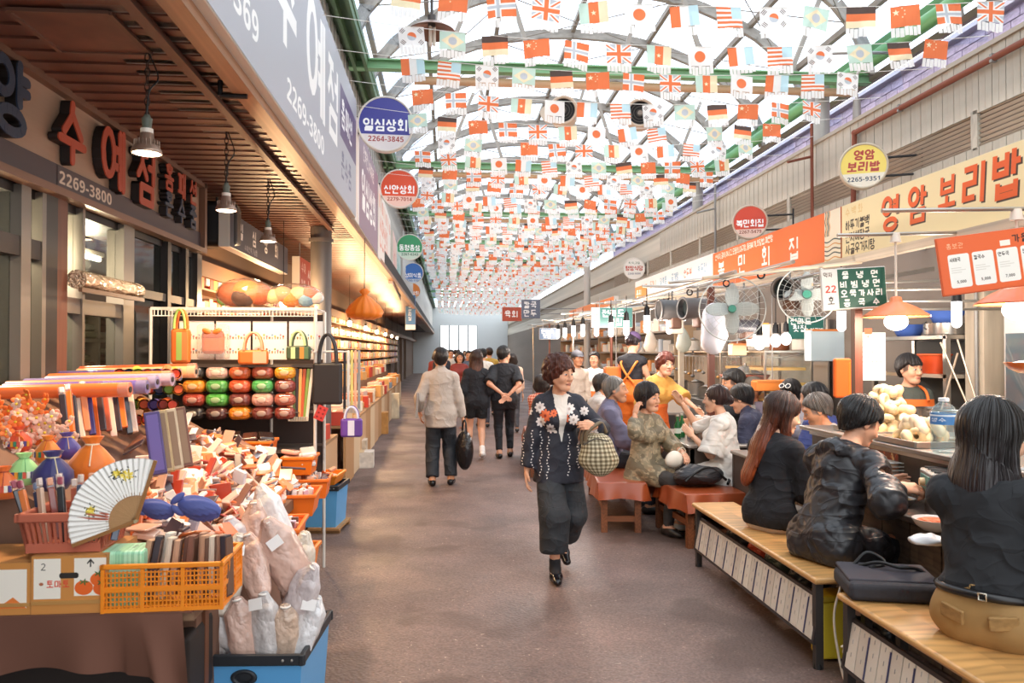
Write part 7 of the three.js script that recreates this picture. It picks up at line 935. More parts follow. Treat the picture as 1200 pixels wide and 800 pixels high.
// kitchens of the next stalls: cabinets, stacked pots, ladles on rails, hanging bags
for (let b = 0; b < 4; b++) {
  const z = -9.2 - b * 1.35, t = thing('kitchen_cabinet', `${nth[b]} steel kitchen cabinet along the wall beyond the glass display case`, 'cabinet', [4.1, 0, z]); obj('carcass', rbox(.6, .9, 1.25, .01, [0, .45, 0]), steel2, t); for (const s of [-1, 1]) { const d = obj('door', box(.02, .7, .56, [-.31, .45, s * .3]), M('#a19b93', .35, .6), t); obj('handle', bar([-.335, .4, s * .08], [-.335, .55, s * .08], .008), blackM, d); } obj('splashback', box(.02, 1.1, 1.25, [.3, 1.45, 0]), M(['#8f857a', '#c9bdae', '#6f665e', '#b8ada0'][b], .4, .2), t); obj('upper_shelf', box(.3, .025, 1.25, [.14, 1.62, 0]), steel2, t);
  for (let k = 0; k < 4; k++) { const r = rr(.1, .17), h = rr(.12, .26), up = k > 1, p = thing('stacked_pot', `${['dented steel', 'tall grey', 'brown clay', 'pale enamel'][k]} pot on the ${up ? 'upper shelf' : 'top'} of the ${nth[b]} kitchen cabinet`, 'pot', [up ? 4.22 : 4.02, up ? 1.635 : .905, z + (k % 2 ? .3 : -.3)]); obj('pot', lathe([[.001, 0], [r * .9, 0], [r, h * .1], [r, h], [r * 1.05, h], [r * .94, h], [r * .93, h * .12], [.001, h * .08]].map(([a, c]) => [up ? a * .8 : a, c]), null, null, 24), M(['#b4aea6', '#9a958e', '#9a5a38', '#e6ddd0'][k], .3, k < 2 ? .8 : 0), p); obj('lid', lathe([[.001, h + .05], [r * .2, h + .045], [r * .9, h + .005], [.001, h + .004]].map(([a, c]) => [up ? a * .8 : a, c]), null, null, 24), M('#a8a29a', .3, .7), p); }
  const u = thing('ladle_rail', `rail of ladles hanging over the ${nth[b]} kitchen cabinet`, 'rail', [3.9, 1.55, z]); obj('rail', bar([0, 0, -.55], [0, 0, .55], .009), steel2, u); for (let k = 0; k < 6; k++) { const y = rr(.18, .3), q = obj('ladle', [bar([0, 0, -.45 + k * .17], [0, -y, -.45 + k * .17], .005, 6)], steel2, u); obj('ladle_bowl', ball(.035, [0, -y - .02, -.45 + k * .17], [1, .7, 1], null, 10), M(['#c8c2b8', '#d8a060', '#8a8680'][k % 3], .3, .6), q); } obj('support', [bar([0, 0, -.55], [.5, .1, -.55], .007), bar([0, 0, .55], [.5, .1, .55], .007)], steel2, u);
  const w = thing('plastic_bag', `white plastic bag of greens hanging from the pipes before the ${nth[b]} kitchen cabinet`, 'bag', [3.13 + (b % 2) * .1, 1.78, z + .2]); obj('bag', (() => { const g = ball(1, null, [.1, .17, .08], null, 20), q = g.attributes.position; for (let i = 0; i < q.count; i++) { const k = 1 + .15 * folds(q.getX(i), q.getY(i), q.getZ(i), 22); q.setX(i, q.getX(i) * k * (1 - q.getY(i) * 2.2)); q.setZ(i, q.getZ(i) * k); } g.computeVertexNormals(); return g; })(), M(['#e9e6e2', '#d8dcd0', '#efe3d4', '#e0e4ea'][b], .35, 0, { transmission: .3, thickness: 0 }), w); obj('tie', bar([0, .15, 0], [0, .5, 0], .006), M('#d8d4cc', .5), w);
}
// grey posts and lamp brackets along the right wall
{ const p = atZ(688, 340, -21), t = thing('aisle_post', 'tall pale grey post standing among the right stalls', 'post', [p.x, 0, -21]); obj('post', cyl(.09, .09, 4.1, [0, 2.05, 0], null, 18), M('#c2bdb6', .4, .2), t); obj('cap', cyl(.12, .12, .06, [0, 4.12, 0]), M('#a8a39c', .4), t); }
[[-9.0, 4.42], [-12.4, 4.42]].forEach(([z, x], i) => { const t = thing('wall_conduit', i ? 'grey cable conduit down the wall left of the red round sign' : 'thin rust red conduit beside the red round sign', 'pipe', [x, 0, z]); obj('pipe', bar([0, 2.4, 0], [0, 4.4, 0], .02), i ? greyM : rustM, t); obj('arm', bar([0, 4.0, 0], [-.35, 3.9, .1], .016), i ? greyM : rustM, t); });
{ for (const [px, py, z, l] of [[950, 90, -8.2, 'left lamp arm bent like a hook under the green roof pipe'], [1004, 100, -8.6, 'right lamp arm bent like a hook under the green roof pipe']]) { const p = atZ(px, py, z), t = thing('lamp_arm', l, 'lamp arm', [p.x, p.y, p.z]); obj('arm', tube([[0, -.2, 0], [0, .1, 0], [.06, .22, 0], [.2, .26, 0], [4.98 - p.x, Math.max(.2, 4.98 - p.y), 0]], .018, 8, 30), M('#b8aea4', .4, .5), t); obj('head', cyl(.04, .05, .22, [0, -.28, 0], null, 16), M('#9a9088', .4, .4), t); } }
// ---------------------------------------------------------------- people
const CM = new Map(), cl = (c, r = .8) => { const k = c + r; if (!CM.has(k)) CM.set(k, new THREE.MeshPhysicalMaterial({ color: c, roughness: r, bumpMap: wrinkB, bumpScale: .012 })); return CM.get(k); };
function figure(s) {                                              // hands given as points of the place are turned into the figure's own frame
  const H = (s.height ?? 1.65) / 1.7, T = (w) => { const v = V(w[0] - s.pos[0], w[1] - (s.pos[1] ?? 0), w[2] - s.pos[2]).applyAxisAngle(V(0, 1, 0), -s.yaw).multiplyScalar(1 / H); return [v.x, v.y, v.z]; };
  if (s.wL) s.handL = T(s.wL); if (s.wR) s.handR = T(s.wR); return person(s);
}
const SIT = (seat, H, o = {}) => { const k = 1.7 / H, y = seat * k + .105; return { hip: [0, y, 0], footL: [.13, .085, .4], footR: [-.13, .085, .38], handL: [.15, y + .1, .38], handR: [-.15, y + .1, .36], ...o }; };
const SK = '#d8a080', SKM = '#cf9470', SKW = '#e3b090';
// floral print of the walking woman's jacket, in metres round the body
const floral = canvasTex(768, 768, (x, w, h) => {
  fill(x, '#23242f', 0, 0, w, h); const S = 768, X = (m) => (m + .5) * S, Y = (m) => (1 - (m % 1)) * S;
  const flower = (a, b, r, c, d) => { for (let i = 0; i < 8; i++) { const t = i * .785; x.fillStyle = c; x.beginPath(); x.ellipse(a + r * .55 * Math.cos(t), b + r * .55 * Math.sin(t), r * .48, r * .26, t, 0, 7); x.fill(); } x.fillStyle = d; x.beginPath(); x.arc(a, b, r * .24, 0, 7); x.fill(); };
  for (const [a, b, r, c, d] of [[-.14, 1.33, .036, 0], [-.09, 1.27, .04, 1], [-.13, 1.22, .034, 0], [-.05, 1.17, .032, 0], [.1, 1.32, .036, 0], [.07, 1.25, .03, 1], [.14, 1.24, .034, 0], [.22, 1.3, .03, 0], [-.24, 1.3, .03, 0], [-.02, 1.29, .024, 1], [-.3, 1.16, .028, 0], [.31, 1.15, .028, 0]]) flower(X(a), Y(b), r * S * 1.25, c ? '#d8683c' : '#ded4cf', c ? '#8a2f22' : '#a89890');
  for (const [a, b0, b1] of [[-.13, 1.14, .8], [-.07, 1.1, .78], [-.2, 1.15, .82], [.1, 1.12, .8], [.17, 1.15, .85], [-.28, 1.2, .8], [.28, 1.2, .85], [-.36, 1.1, .78]]) for (let y = b0; y > b1; y -= .022) { x.fillStyle = '#ddd3ce'; x.beginPath(); x.ellipse(X(a + .008 * Math.sin(y * 60)), Y(y), 6, 3.4, y * 90, 0, 7); x.fill(); }
}); floral.wrapS = floral.wrapT = THREE.RepeatWrapping; floral.offset.set(.5, 0);
{
  const p = [.8, 0, -5.55], H = 1.56, w = figure({ label: 'elderly woman walking towards the camera in a navy floral jacket and wide cropped trousers', pos: p, yaw: .1, height: H, fem: true, bulk: 1.0, skin: SK, headYaw: .62, headPitch: -.04, headSize: 1.1, face: { old: 1, brow: '#4a342a', lip: '#a85a50' }, hunch: .12, hair: { kind: 'wave', color: '#5a2a1c', tip: '#5a2a1c', vol: .028, curl: .009, fr: 85, low: -.035, line: .004 },
    wL: [1.02, 1.1, -5.3], dirL: [-.75, .12, .5], palmL: [-.35, -.2, -.8], curlL: .55, poleL: [.7, -.5, -.6], handR: [-.27, .80, .03], dirR: [-.05, -1, .12], palmR: [1, 0, .2], curlR: .4,
    footR: [-.06, .085, .14], footL: [.1, .18, -.3], toeL: -.6, kneeL: [.1, 0, 1], top: { name: 'jacket', sleeve: .96, hem: -.19, off: .024, mat: new THREE.MeshPhysicalMaterial({ map: floral, roughness: .75, bumpMap: wrinkB, bumpScale: .008 }), collar: 1, vee: .1, veeW: .055, wide: .012, wr: .006, fold: 20, skirt: .02, h: .0095 }, under: { mat: cl('#e0d8cf'), off: .016, hem: -.12 }, legs: { mat: cl('#282b30', .75), len: .82, wide: .045, off: .016, wr: .008, fold: 14, waist: .1 }, shoes: { color: '#17161a', rough: .18 }, socks: M('#1d1c20', .9) });
  const t = thing('shoulder_bag', 'checked cloth shoulder bag under the walking woman arm', 'bag', [1.04, 1.0, -5.32], .1);
  const chk = dataTex(128, 128, (u, v) => { const a = Math.floor(u * 16) % 2, b = Math.floor(v * 16) % 2; return a && b ? [.36, .31, .22] : a || b ? [.58, .53, .42] : [.8, .77, .66]; }); chk.repeat.set(3, 2);
  const g = ball(1, [0, -.1, 0], [.14, .155, .085], null, 26); const q = g.attributes.position; for (let i = 0; i < q.count; i++) { const y = q.getY(i); q.setX(i, q.getX(i) * (1 + .1 * Math.sin(y * 30)) - .1 * y); } g.computeVertexNormals(); obj('body', g, new THREE.MeshPhysicalMaterial({ map: chk, roughness: .6 }), t); obj('strap', [tube([[-.1, .0, .05], [-.09, .06, .06], [-.04, .1, .05], [.03, .12, 0], [.08, .05, -.04]], .014), tube([[-.12, -.02, .03], [-.11, .05, .03], [-.06, .1, .02], [.02, .12, -.04]], .012)], M('#6a5a44', .6), t); obj('zip', tube([[-.12, -.02, .08], [-.04, .02, .09], [.06, .0, .08]], .005), M('#4a4036', .5), t);
}
{
  const p = [-.09, 0, -9.4], w = figure({ label: 'man walking away in a beige suit jacket carrying a black bag and a folder', pos: p, yaw: Math.PI - .02, height: 1.64, skin: SKM, hair: { kind: 'short', color: '#211c1c', vol: .013, low: -.055 }, q: 1.15, headSize: 1.1, handL: [.27, .93, .12], dirL: [-.1, -1, .2], handR: [-.28, .84, .06], curlR: .9, palmR: [1, 0, .1], footL: [.1, .085, -.05], footR: [-.13, .085, .02], top: { name: 'suit_jacket', sleeve: .97, hem: -.2, off: .022, mat: cl('#bcafa3', .85), collar: 1, skirt: .005, wide: .008, wr: .005 }, legs: { mat: cl('#2b3037', .7), off: .014, wide: .024, len: .97, wr: .008 }, shoes: { color: '#151518', rough: .2 } });
  const t = thing('carry_bag', 'black oval bag hanging from the right hand of the man in beige', 'bag', [.2, .43, -9.33], .3); obj('body', (() => { const g = ball(1, null, [.1, .24, .17], null, 24); return g; })(), M('#1b1b1f', .35, 0, { bumpMap: crinkB, bumpScale: .02 }), t); obj('zip', place(new THREE.TorusGeometry(.2, .006, 6, 30), [.05, 0, 0], [0, Math.PI / 2, 0], [.6, 1, 1]), M('#3a3a40', .4), t); obj('handle', tube([[0, .2, .08], [.0, .33, .05], [.0, .36, 0], [0, .33, -.05], [0, .2, -.08]], .012), blackM, t);
  const f = thing('document_folder', 'grey folder held under the left arm of the man in beige', 'folder', [-.37, .98, -9.32], .05); f.rotation.z = -.06; obj('cover', [box(.012, .3, .22, [-.008, 0, 0]), box(.012, .3, .22, [.008, 0, 0])], M('#9a928c', .5), f); obj('papers', box(.014, .28, .2), M('#e6e2dc', .7), f);
}
figure({ label: 'young woman with long brown hair walking away in black shirt and shorts', pos: [.43, 0, -11.7], yaw: Math.PI + .06, height: 1.62, fem: true, skin: SKW, q: 1.2, headSize: 1.08, hair: { kind: 'long', color: '#38221a', tip: '#8a4a2c', len: .42, vol: .015, curl: .006, back: .03 }, handL: [.2, .95, .2], handR: [-.16, .98, .2], footL: [.1, .085, .1], footR: [-.08, .13, -.16], toeR: -.3, top: { sleeve: .8, hem: -.14, off: .026, mat: cl('#1f2126', .85), wide: .016, wr: .006 }, legs: { name: 'shorts', mat: cl('#1d1f23', .85), off: .016, len: .3, wide: .01 }, shoes: { color: '#ece8e2', sole: '#f4f2ee', rough: .6 }, socks: M('#f0ece6', .9) });
figure({ label: 'man in black T-shirt walking away with his hands clasped behind his back', pos: [.86, 0, -11.75], yaw: Math.PI, height: 1.68, skin: SK, q: 1.2, headSize: 1.08, headYaw: -.7, hair: { kind: 'short', color: '#1d1918', vol: .016, low: -.05 }, handL: [.05, 1.0, -.22], handR: [-.04, .97, -.235], poleL: [1, .1, -.3], poleR: [-1, .1, -.3], dirL: [-.6, -.5, -.1], dirR: [.6, -.5, -.1], palmL: [0, 0, -1], palmR: [0, 0, -1], footL: [.08, .085, -.08], footR: [-.1, .085, .12], top: { sleeve: .46, hem: -.18, off: .03, mat: cl('#26272b', .85), wide: .03, wr: .008 }, legs: { mat: cl('#1f2227', .8), off: .012, len: .95 }, shoes: { color: '#18181a' } });
figure({ label: 'woman in red checked shirt with a bag strap seated on the far bench', pos: [1.3, 0, -10.7], yaw: 2.7, height: 1.58, fem: true, q: 1.5, skin: SK, headSize: 1.08, ...SIT(.46, 1.58), hair: { kind: 'bob', color: '#241c1a', len: .08, vol: .016 }, top: { sleeve: .9, hem: -.1, off: .024, wr: .006, mat: new THREE.MeshPhysicalMaterial({ map: (() => { const t = dataTex(64, 64, (u, v) => { const a = (Math.floor(u * 8) % 2) + (Math.floor(v * 8) % 2); return [[.9, .78, .7], [.85, .5, .4], [.72, .32, .24]][a]; }); t.repeat.set(6, 6); return t; })(), roughness: .8 }) }, legs: { mat: cl('#3a3a40') }, shoes: { color: '#2a2624' } });
// seated along the orange benches
figure({ label: 'man in pale grey jacket with sunglasses on his cropped hair seated on the orange bench', pos: [1.7, 0, -8.55], yaw: 1.75, height: 1.74, q: 1.3, skin: SKM, headSize: 1.1, headYaw: -.35, ...SIT(.46, 1.74, { hunch: .1 }), hair: { kind: 'short', color: '#35302c', vol: .007, low: -.05, line: .01 }, top: { name: 'jacket', sleeve: .95, hem: -.1, off: .034, mat: cl('#c3beb8', .8), collar: 1, wide: .02, wr: .008 }, legs: { mat: cl('#4a4a50') }, shoes: { color: '#2a2624' } });
figure({ label: 'old man with grey hair in a lilac striped shirt seated on the orange bench', pos: [1.64, 0, -7.72], yaw: 1.45, height: 1.72, q: 1.1, skin: SKM, headSize: 1.12, headPitch: .1, headYaw: -.2, hunch: .12, face: { old: 1, brow: '#7a7268' }, ...SIT(.46, 1.72), hair: { kind: 'short', color: '#8a857e', vol: .009, low: -.05, line: .012 }, top: { sleeve: .95, hem: -.1, off: .03, mat: cl('#77748c', .8), collar: 1, wide: .018, wr: .008, fold: 20 }, legs: { mat: cl('#34343c') }, shoes: { color: '#2a2624' } });
const wCall = figure({ label: 'woman in olive patterned blouse seated on the bench holding a phone to her ear', pos: [1.83, 0, -7.02], yaw: .6, height: 1.62, fem: true, bulk: 1.06, skin: SK, headSize: 1.12, headYaw: .1, headTilt: .06, face: { open: 1, brow: '#2a201c', lip: '#b0504a' }, ...SIT(.46, 1.62), hip: [0, .587, 0], handR: [-.2, 1.1, .04], dirR: [.4, 1, .0], palmR: [1, -.4, .1], poleR: [-.5, -1, .6], curlR: .7, handL: [.12, .74, .36], dirL: [-.5, -.3, .8], palmL: [-.2, -1, 0], curlL: .5, poleL: [.7, -.4, -.6], hair: { kind: 'short', color: '#201a1a', vol: .024, low: -.095, line: -.002, curl: .005 }, top: { name: 'blouse', sleeve: .8, hem: -.16, off: .026, wide: .02, skirt: .07, wr: .008, fold: 18, h: .0095, mat: new THREE.MeshPhysicalMaterial({ map: (() => { const t = dataTex(256, 256, (u, v) => { const k = fbm(u, v, 9, 3, 11), j = vnoise(u * 40, v * 30, 2, 40); return k > .56 ? [.43, .39, .31] : j > .62 ? [.64, .58, .47] : [.55, .5, .4]; }); t.repeat.set(2.2, 2.2); return t; })(), roughness: .65 }) }, legs: { mat: cl('#3a3634') }, shoes: { color: '#2a2624' } });
{ const t = thing('pouch_bag', 'small white wrist pouch on the lap of the woman on the phone', 'bag', [2.02, .66, -6.74], .5); obj('body', (() => { const g = ball(1, null, [.1, .075, .06], null, 18), q = g.attributes.position; for (let i = 0; i < q.count; i++) q.setX(i, q.getX(i) * (1 - q.getY(i) * 3)); g.computeVertexNormals(); return g; })(), M('#e2dacb', .7), t); obj('strap', tube([[.03, .06, 0], [.08, .1, .02], [.12, .06, .02], [.06, .04, .03]], .006), M('#cbbfa8', .6), t); }
{ const t = thing('mobile_phone', 'dark mobile phone held to the ear of the seated woman', 'phone', [...wCall.world(V(-.1, -.02, .02).applyMatrix4(wCall.HM))], .6); t.rotation.z = -.1; obj('phone', rbox(.012, .12, .06, .005), M('#1c1c22', .2), t); obj('screen', box(.001, .1, .052, [.0065, 0, 0]), M('#0c0c12', .1), t); }
figure({ label: 'woman in loose white shirt with a low bun seated on the orange bench', pos: [2.5, 0, -6.72], yaw: -2.05, height: 1.64, fem: true, skin: SKW, headSize: 1.08, ...SIT(.46, 1.64, { lean: .1 }), wL: [2.2, .86, -6.78], wR: [2.15, 1.15, -6.95], poleR: [-.6, -1, .3], headYaw: -.15, hair: { kind: 'bun', color: '#3a2320', vol: .01, low: -.045 }, top: { sleeve: .5, hem: -.15, off: .036, mat: cl('#e3ddd4', .8), wide: .045, skirt: .05, wr: .012, fold: 17, h: .0095 }, legs: { mat: cl('#b9b2a8') }, shoes: { color: '#e4ded4', rough: .5 } });
figure({ label: 'man in black T-shirt reaching across the steel table to the left', pos: [3.05, 0, -7.95], yaw: -1.5, height: 1.74, q: 1.2, skin: SKM, headSize: 1.08, ...SIT(.5, 1.74), wL: [2.42, .9, -7.65], poleL: [.5, -1, -.2], wR: [2.6, .85, -8.0], hair: { kind: 'short', color: '#1d1a1a', vol: .022, low: -.045, fringe: 1 }, top: { sleeve: .5, hem: -.1, off: .026, mat: cl('#25272a', .8), wide: .024 }, legs: { mat: cl('#2a2c32') }, shoes: { color: '#222' } });
figure({ label: 'man in dark navy jacket bending over the table seen from behind', pos: [2.98, 0, -7.05], yaw: -2.2, height: 1.66, q: 1.25, skin: SK, headSize: 1.08, ...SIT(.45, 1.66, { lean: .28, headPitch: -.3 }), hair: { kind: 'short', color: '#17161a', vol: .02, low: -.05, fringe: 1 }, top: { name: 'jacket', sleeve: .95, hem: -.1, off: .034, mat: cl('#3a3c52', .8), collar: 1, wide: .02, wr: .008 }, legs: { mat: cl('#2a2c32') }, shoes: { color: '#222' } });
const wSun = figure({ label: 'woman with white sunglasses pushed up on her dark hair among the diners', pos: [3.42, 0, -7.3], yaw: -.9, height: 1.66, fem: true, q: 1.5, skin: SKW, headSize: 1.08, ...SIT(.48, 1.66, { lean: .15, headPitch: -.25 }), hair: { kind: 'bob', color: '#231c1c', len: .1, vol: .014 }, top: { sleeve: .9, hem: -.1, off: .024, mat: cl('#c8c4cc') }, legs: { mat: cl('#3a3a44') }, shoes: { color: '#222' } });
{ const t = thing('sunglasses', 'white framed sunglasses on the hair of the seated woman', 'sunglasses', [...wSun.world(V(0, .098, .082).applyMatrix4(wSun.HM))], -.9); obj('frame', [-1, 1].map((s) => place(new THREE.TorusGeometry(.024, .004, 6, 16), [s * .032, 0, 0], [-.6, 0, 0])).concat([bar([-.01, 0, 0], [.01, 0, 0], .003)]), M('#ece8e2', .3), t); obj('lens', [-1, 1].map((s) => place(new THREE.CircleGeometry(.022, 14), [s * .032, 0, 0], [-.6, 0, 0])), M('#2a2a2e', .1), t); }
figure({ label: 'person in grey flat cap behind the woman with sunglasses', pos: [3.3, 0, -7.95], yaw: -1.1, height: 1.66, q: 1.6, skin: SKM, headSize: 1.08, ...SIT(.48, 1.66, { lean: .1 }), hair: { kind: 'short', color: '#4a443e', vol: .01 }, hat: { name: 'flat_cap', mat: cl('#6f665c') }, top: { sleeve: .95, hem: -.1, mat: cl('#d8d2c8') }, legs: { mat: cl('#444') }, shoes: { color: '#222' } });
figure({ label: 'man in bright blue jacket with black hair sitting behind the young man', pos: [3.28, 0, -6.35], yaw: -2.5, height: 1.7, q: 1.4, skin: SK, headSize: 1.08, ...SIT(.46, 1.7, { lean: .2 }), hair: { kind: 'short', color: '#18171b', vol: .02, low: -.055 }, top: { name: 'jacket', sleeve: .95, hem: -.1, off: .034, mat: cl('#3d4a86', .7), collar: 1, wide: .02, wr: .008 }, legs: { mat: cl('#2a2c32') }, shoes: { color: '#222' } });
figure({ label: 'grey haired person in beige top bowed over food behind the young man', pos: [3.08, 0, -5.78], yaw: -1.9, height: 1.6, q: 1.4, skin: SKM, headSize: 1.1, ...SIT(.46, 1.6, { lean: .25, headPitch: -.35 }), hair: { kind: 'short', color: '#6f6a66', vol: .018, low: -.05 }, top: { sleeve: .95, hem: -.1, off: .03, mat: cl('#b9aca4', .8), wide: .016 }, legs: { mat: cl('#444') }, shoes: { color: '#222' } });
for (const [x, z, l, c, r] of [[3.05, -7.95, 'round stool under the man in black T-shirt', .48, .17], [2.98, -7.05, 'round stool under the man in navy jacket', .43, .17], [3.42, -7.3, 'round stool under the woman with sunglasses', .46, .17], [3.3, -7.95, 'round stool under the person in the flat cap', .46, .16], [3.28, -6.35, 'round stool under the man in blue jacket', .44, .17], [3.08, -5.78, 'round stool under the grey haired person', .44, .16]]) { const t = thing('round_stool', l, 'stool', [x, 0, z]); obj('seat', cyl(r, r, .04, [0, c - .02, 0], null, 22), M('#b8432f', .4), t); for (let i = 0; i < 4; i++) { const a = i * Math.PI / 2 + .78; obj('leg', bar([.1 * Math.cos(a), c - .04, .1 * Math.sin(a)], [.15 * Math.cos(a), 0, .15 * Math.sin(a)], .012), steel2, t); } }
// the three in front
figure({ label: 'young woman with long auburn hair in black seated on the pale bench', pos: [2.07, 0, -4.82], yaw: 2.05, height: 1.66, fem: true, skin: SKW, headSize: 1.1, headYaw: -.55, headPitch: -.25, ...SIT(.475, 1.66, { lean: .16 }), hair: { kind: 'long', color: '#3a1c12', tip: '#a04a22', len: .4, vol: .018, curl: .004, back: .07, front: 1 }, top: { name: 'sweatshirt', sleeve: .95, hem: -.09, off: .026, mat: cl('#1c1d22', .9), wide: .014, wr: .006, fold: 18 }, legs: { mat: cl('#c8b8a8'), off: .012 }, shoes: { color: '#2a2628' } });
figure({ label: 'young man in shiny black hooded jacket leaning over his food on the pale bench', pos: [2.07, 0, -4.1], yaw: 1.95, height: 1.78, skin: SK, headSize: 1.06, headPitch: -.42, headYaw: -.35, ...SIT(.475, 1.78, { lean: .38, side: 0 }), wR: [2.4, .9, -3.93], dirR: [-.45, -.1, .9], palmR: [.4, -.8, .3], curlR: .8, poleR: [-1, -.8, -.2], wL: [2.5, .82, -4.3], sw: .175, hair: { kind: 'short', color: '#1b1818', vol: .02, low: -.05, fringe: 1, curl: .007, fr: 70 }, top: { name: 'jacket', sleeve: .72, hem: -.13, off: .028, mat: new THREE.MeshPhysicalMaterial({ color: '#26262a', roughness: .42, clearcoat: .15, clearcoatRoughness: .4, bumpMap: wrinkB, bumpScale: .018 }), hood: 1, wide: .018, wr: .009, fold: 22, h: .008 }, legs: { mat: cl('#2c2e34') }, shoes: { color: '#222' } });
{ const t = thing('chopsticks', 'steel chopsticks in the hand of the young man', 'chopsticks', [2.5, .9, -3.86]); for (const s of [0, 1]) obj('stick', bar([0, .02, s * .012], [.13, -.06, .06 + s * .02], .003, 6), M('#c8c4bc', .25, .8), t); }
{
  const w = figure({ label: 'woman with straight dark hair in black top and khaki trousers at the right edge', pos: [2.14, 0, -2.9], yaw: 2.25, height: 1.76, fem: true, skin: SKW, headSize: 1.12, headYaw: -.5, headPitch: -.1, ...SIT(.475, 1.74, { lean: .1 }), wR: [2.55, .85, -2.75], wL: [2.55, .85, -3.15], sw: .15, hair: { kind: 'bob', color: '#1c1818', tip: '#30262a', len: .27, vol: .024, curl: .003, line: -.006, back: .05 }, top: { sleeve: .72, hem: .085, off: .034, mat: cl('#1e2024', .85), wide: .026, wr: .007, fold: 15, h: .0085 }, legs: { mat: PM('#b08a55', .75, grainT), off: .02, wr: .009, fold: 16, waist: .12, wide: .02, h: .0085 }, shoes: { color: '#2a2628' }, belt: 1 });
  const t = w.t, P = w.P, up = w.up, ring = []; const n = 30; const bp = Array.from({ length: n + 1 }, (_, i) => { const a = i / n * Math.PI * 2; return P.clone().addScaledVector(up, .075).addScaledVector(w.X, Math.cos(a) * .17).addScaledVector(w.Z, Math.sin(a) * .136); });
  const g = new THREE.TubeGeometry(new THREE.CatmullRomCurve3(bp, true), 60, .017, 8, true); obj('belt', g, M('#1c1a1c', .35), t); const bk = P.clone().addScaledVector(up, .075).addScaledVector(w.Z, -.153).addScaledVector(w.X, -.02); const b = obj('buckle', place(new THREE.TorusGeometry(.018, .004, 6, 4), null, [0, 0, .78]), M('#d8d0c0', .25, .9), t); b.position.copy(bk);
  for (const s of [-1, 1]) { const k = P.clone().addScaledVector(up, -.01).addScaledVector(w.Z, -.128).addScaledVector(w.X, s * .085); const pk = obj('back_pocket', rbox(.1, .055, .016, .006), PM('#a8824e', .75, grainT), t); pk.position.copy(k); pk.rotation.set(-.12, s * -.5, s * .06); }
}
// vendors
figure({ label: 'cook with short dark hair and orange apron standing in the kitchen', pos: [3.82, 0, -6.1], yaw: -.25, height: 1.57, fem: true, q: 1.15, skin: SK, headSize: 1.08, headYaw: .5, hair: { kind: 'short', color: '#241c1a', vol: .018, low: -.04, fringe: 1 }, handL: [.2, .9, .25], handR: [-.2, .9, .25], top: { sleeve: .45, hem: -.1, off: .018, mat: cl('#4a4f48', .8), wide: .02 }, legs: { mat: cl('#3a3a40') }, shoes: { color: '#333' }, apron: 1 });
{ const t = thing('apron', 'orange bib apron worn by the cook in the kitchen', 'apron', [3.82, 0, -6.1], -.25); const k = 1.57 / 1.7, g = new THREE.CylinderGeometry(.2, .23, .62, 20, 6, true, -1.0, 2.0); g.scale(1, 1, .82); obj('bib', place(g, [0, 1.0 * k, 0]), new THREE.MeshPhysicalMaterial({ color: '#e8702a', roughness: .7, side: THREE.DoubleSide }), t); obj('strap', [-1, 1].map((s) => tube([[s * .1, 1.22, .165], [s * .1, 1.3, .09], [s * .07, 1.335, 0], [s * .07, 1.28, -.1]], .012)), M('#e8702a', .7), t); obj('lettering', place(plate(.12, .03), [0, 1.13, .178], [-.05, 0, 0]), printMat(128, 32, (x, w, h) => { fill(x, '#e8702a', 0, 0, w, h); write(x, '영암식당', 6, 4, 22, { color: '#f6e8d8' }); }), t); }
{ const w = figure({ label: 'vendor in purple cap, black vest and orange apron standing with her back turned', pos: [2.28, .18, -9.4], yaw: 2.5, height: 1.66, fem: true, q: 1.3, skin: SKW, headSize: 1.08, headPitch: -.3, hair: { kind: 'bun', color: '#2a1c22', vol: .01 }, hat: { mat: cl('#5a4468'), brim: false }, handL: [.2, .95, .25], handR: [-.2, .95, .3], top: { name: 'vest', sleeveless: true, sleeve: 0, hem: -.05, off: .016, mat: cl('#28272c') }, legs: { mat: cl('#ea7c2c', .7), off: .03, waist: .2, name: 'apron', wide: .02 }, shoes: { color: '#333' } }); const S = (u, x, z) => w.sp(u, x, z); obj('strap', [tube([S(.44, .1, .02), S(.4, .1, -.12), S(.28, .03, -.145), S(.15, -.08, -.13)], .014), tube([S(.44, -.1, .02), S(.4, -.1, -.12), S(.28, -.03, -.145), S(.15, .08, -.13)], .014)], M('#ea8434', .6), w.t); }
{ const t = thing('floor_platform', 'low wooden platform under the vendor in the purple cap', 'platform', [2.28, 0, -9.4]); obj('deck', box(.6, .03, .6, [0, .165, 0]), M('#7a5a40', .7), t); for (const x of [-.25, .25]) obj('bearer', box(.05, .15, .6, [x, .075, 0]), M('#6a4a34', .7), t); }
figure({ label: 'smiling vendor with auburn hair in yellow top and orange apron', pos: [2.3, 0, -8.5], yaw: .55, height: 1.6, fem: true, bulk: 1.08, q: 1.15, skin: SKW, headSize: 1.1, headYaw: -.35, headTilt: -.1, lean: .2, side: -.06, hair: { kind: 'wave', color: '#6a2a1a', tip: '#6a2a1a', vol: .02, curl: .007, low: -.04, fringe: 1 }, wL: [2.72, .95, -8.05], wR: [2.2, .9, -8.15], top: { sleeve: .6, hem: -.1, off: .026, mat: cl('#d8a24e', .75), wide: .03 }, legs: { mat: cl('#e8702a', .7), off: .03, waist: .22, name: 'apron', wide: .03 }, shoes: { color: '#333' } });
figure({ label: 'man in dark cap standing among the stalls behind the man in the grey jacket', pos: [1.95, 0, -11.6], yaw: .4, height: 1.62, q: 1.8, skin: SKM, hair: { kind: 'short', color: '#2a2624', vol: .01 }, hat: { mat: cl('#4a4a50') }, top: { sleeve: .9, mat: cl('#c8b8a8') }, legs: { mat: cl('#444') }, shoes: { color: '#222' } });
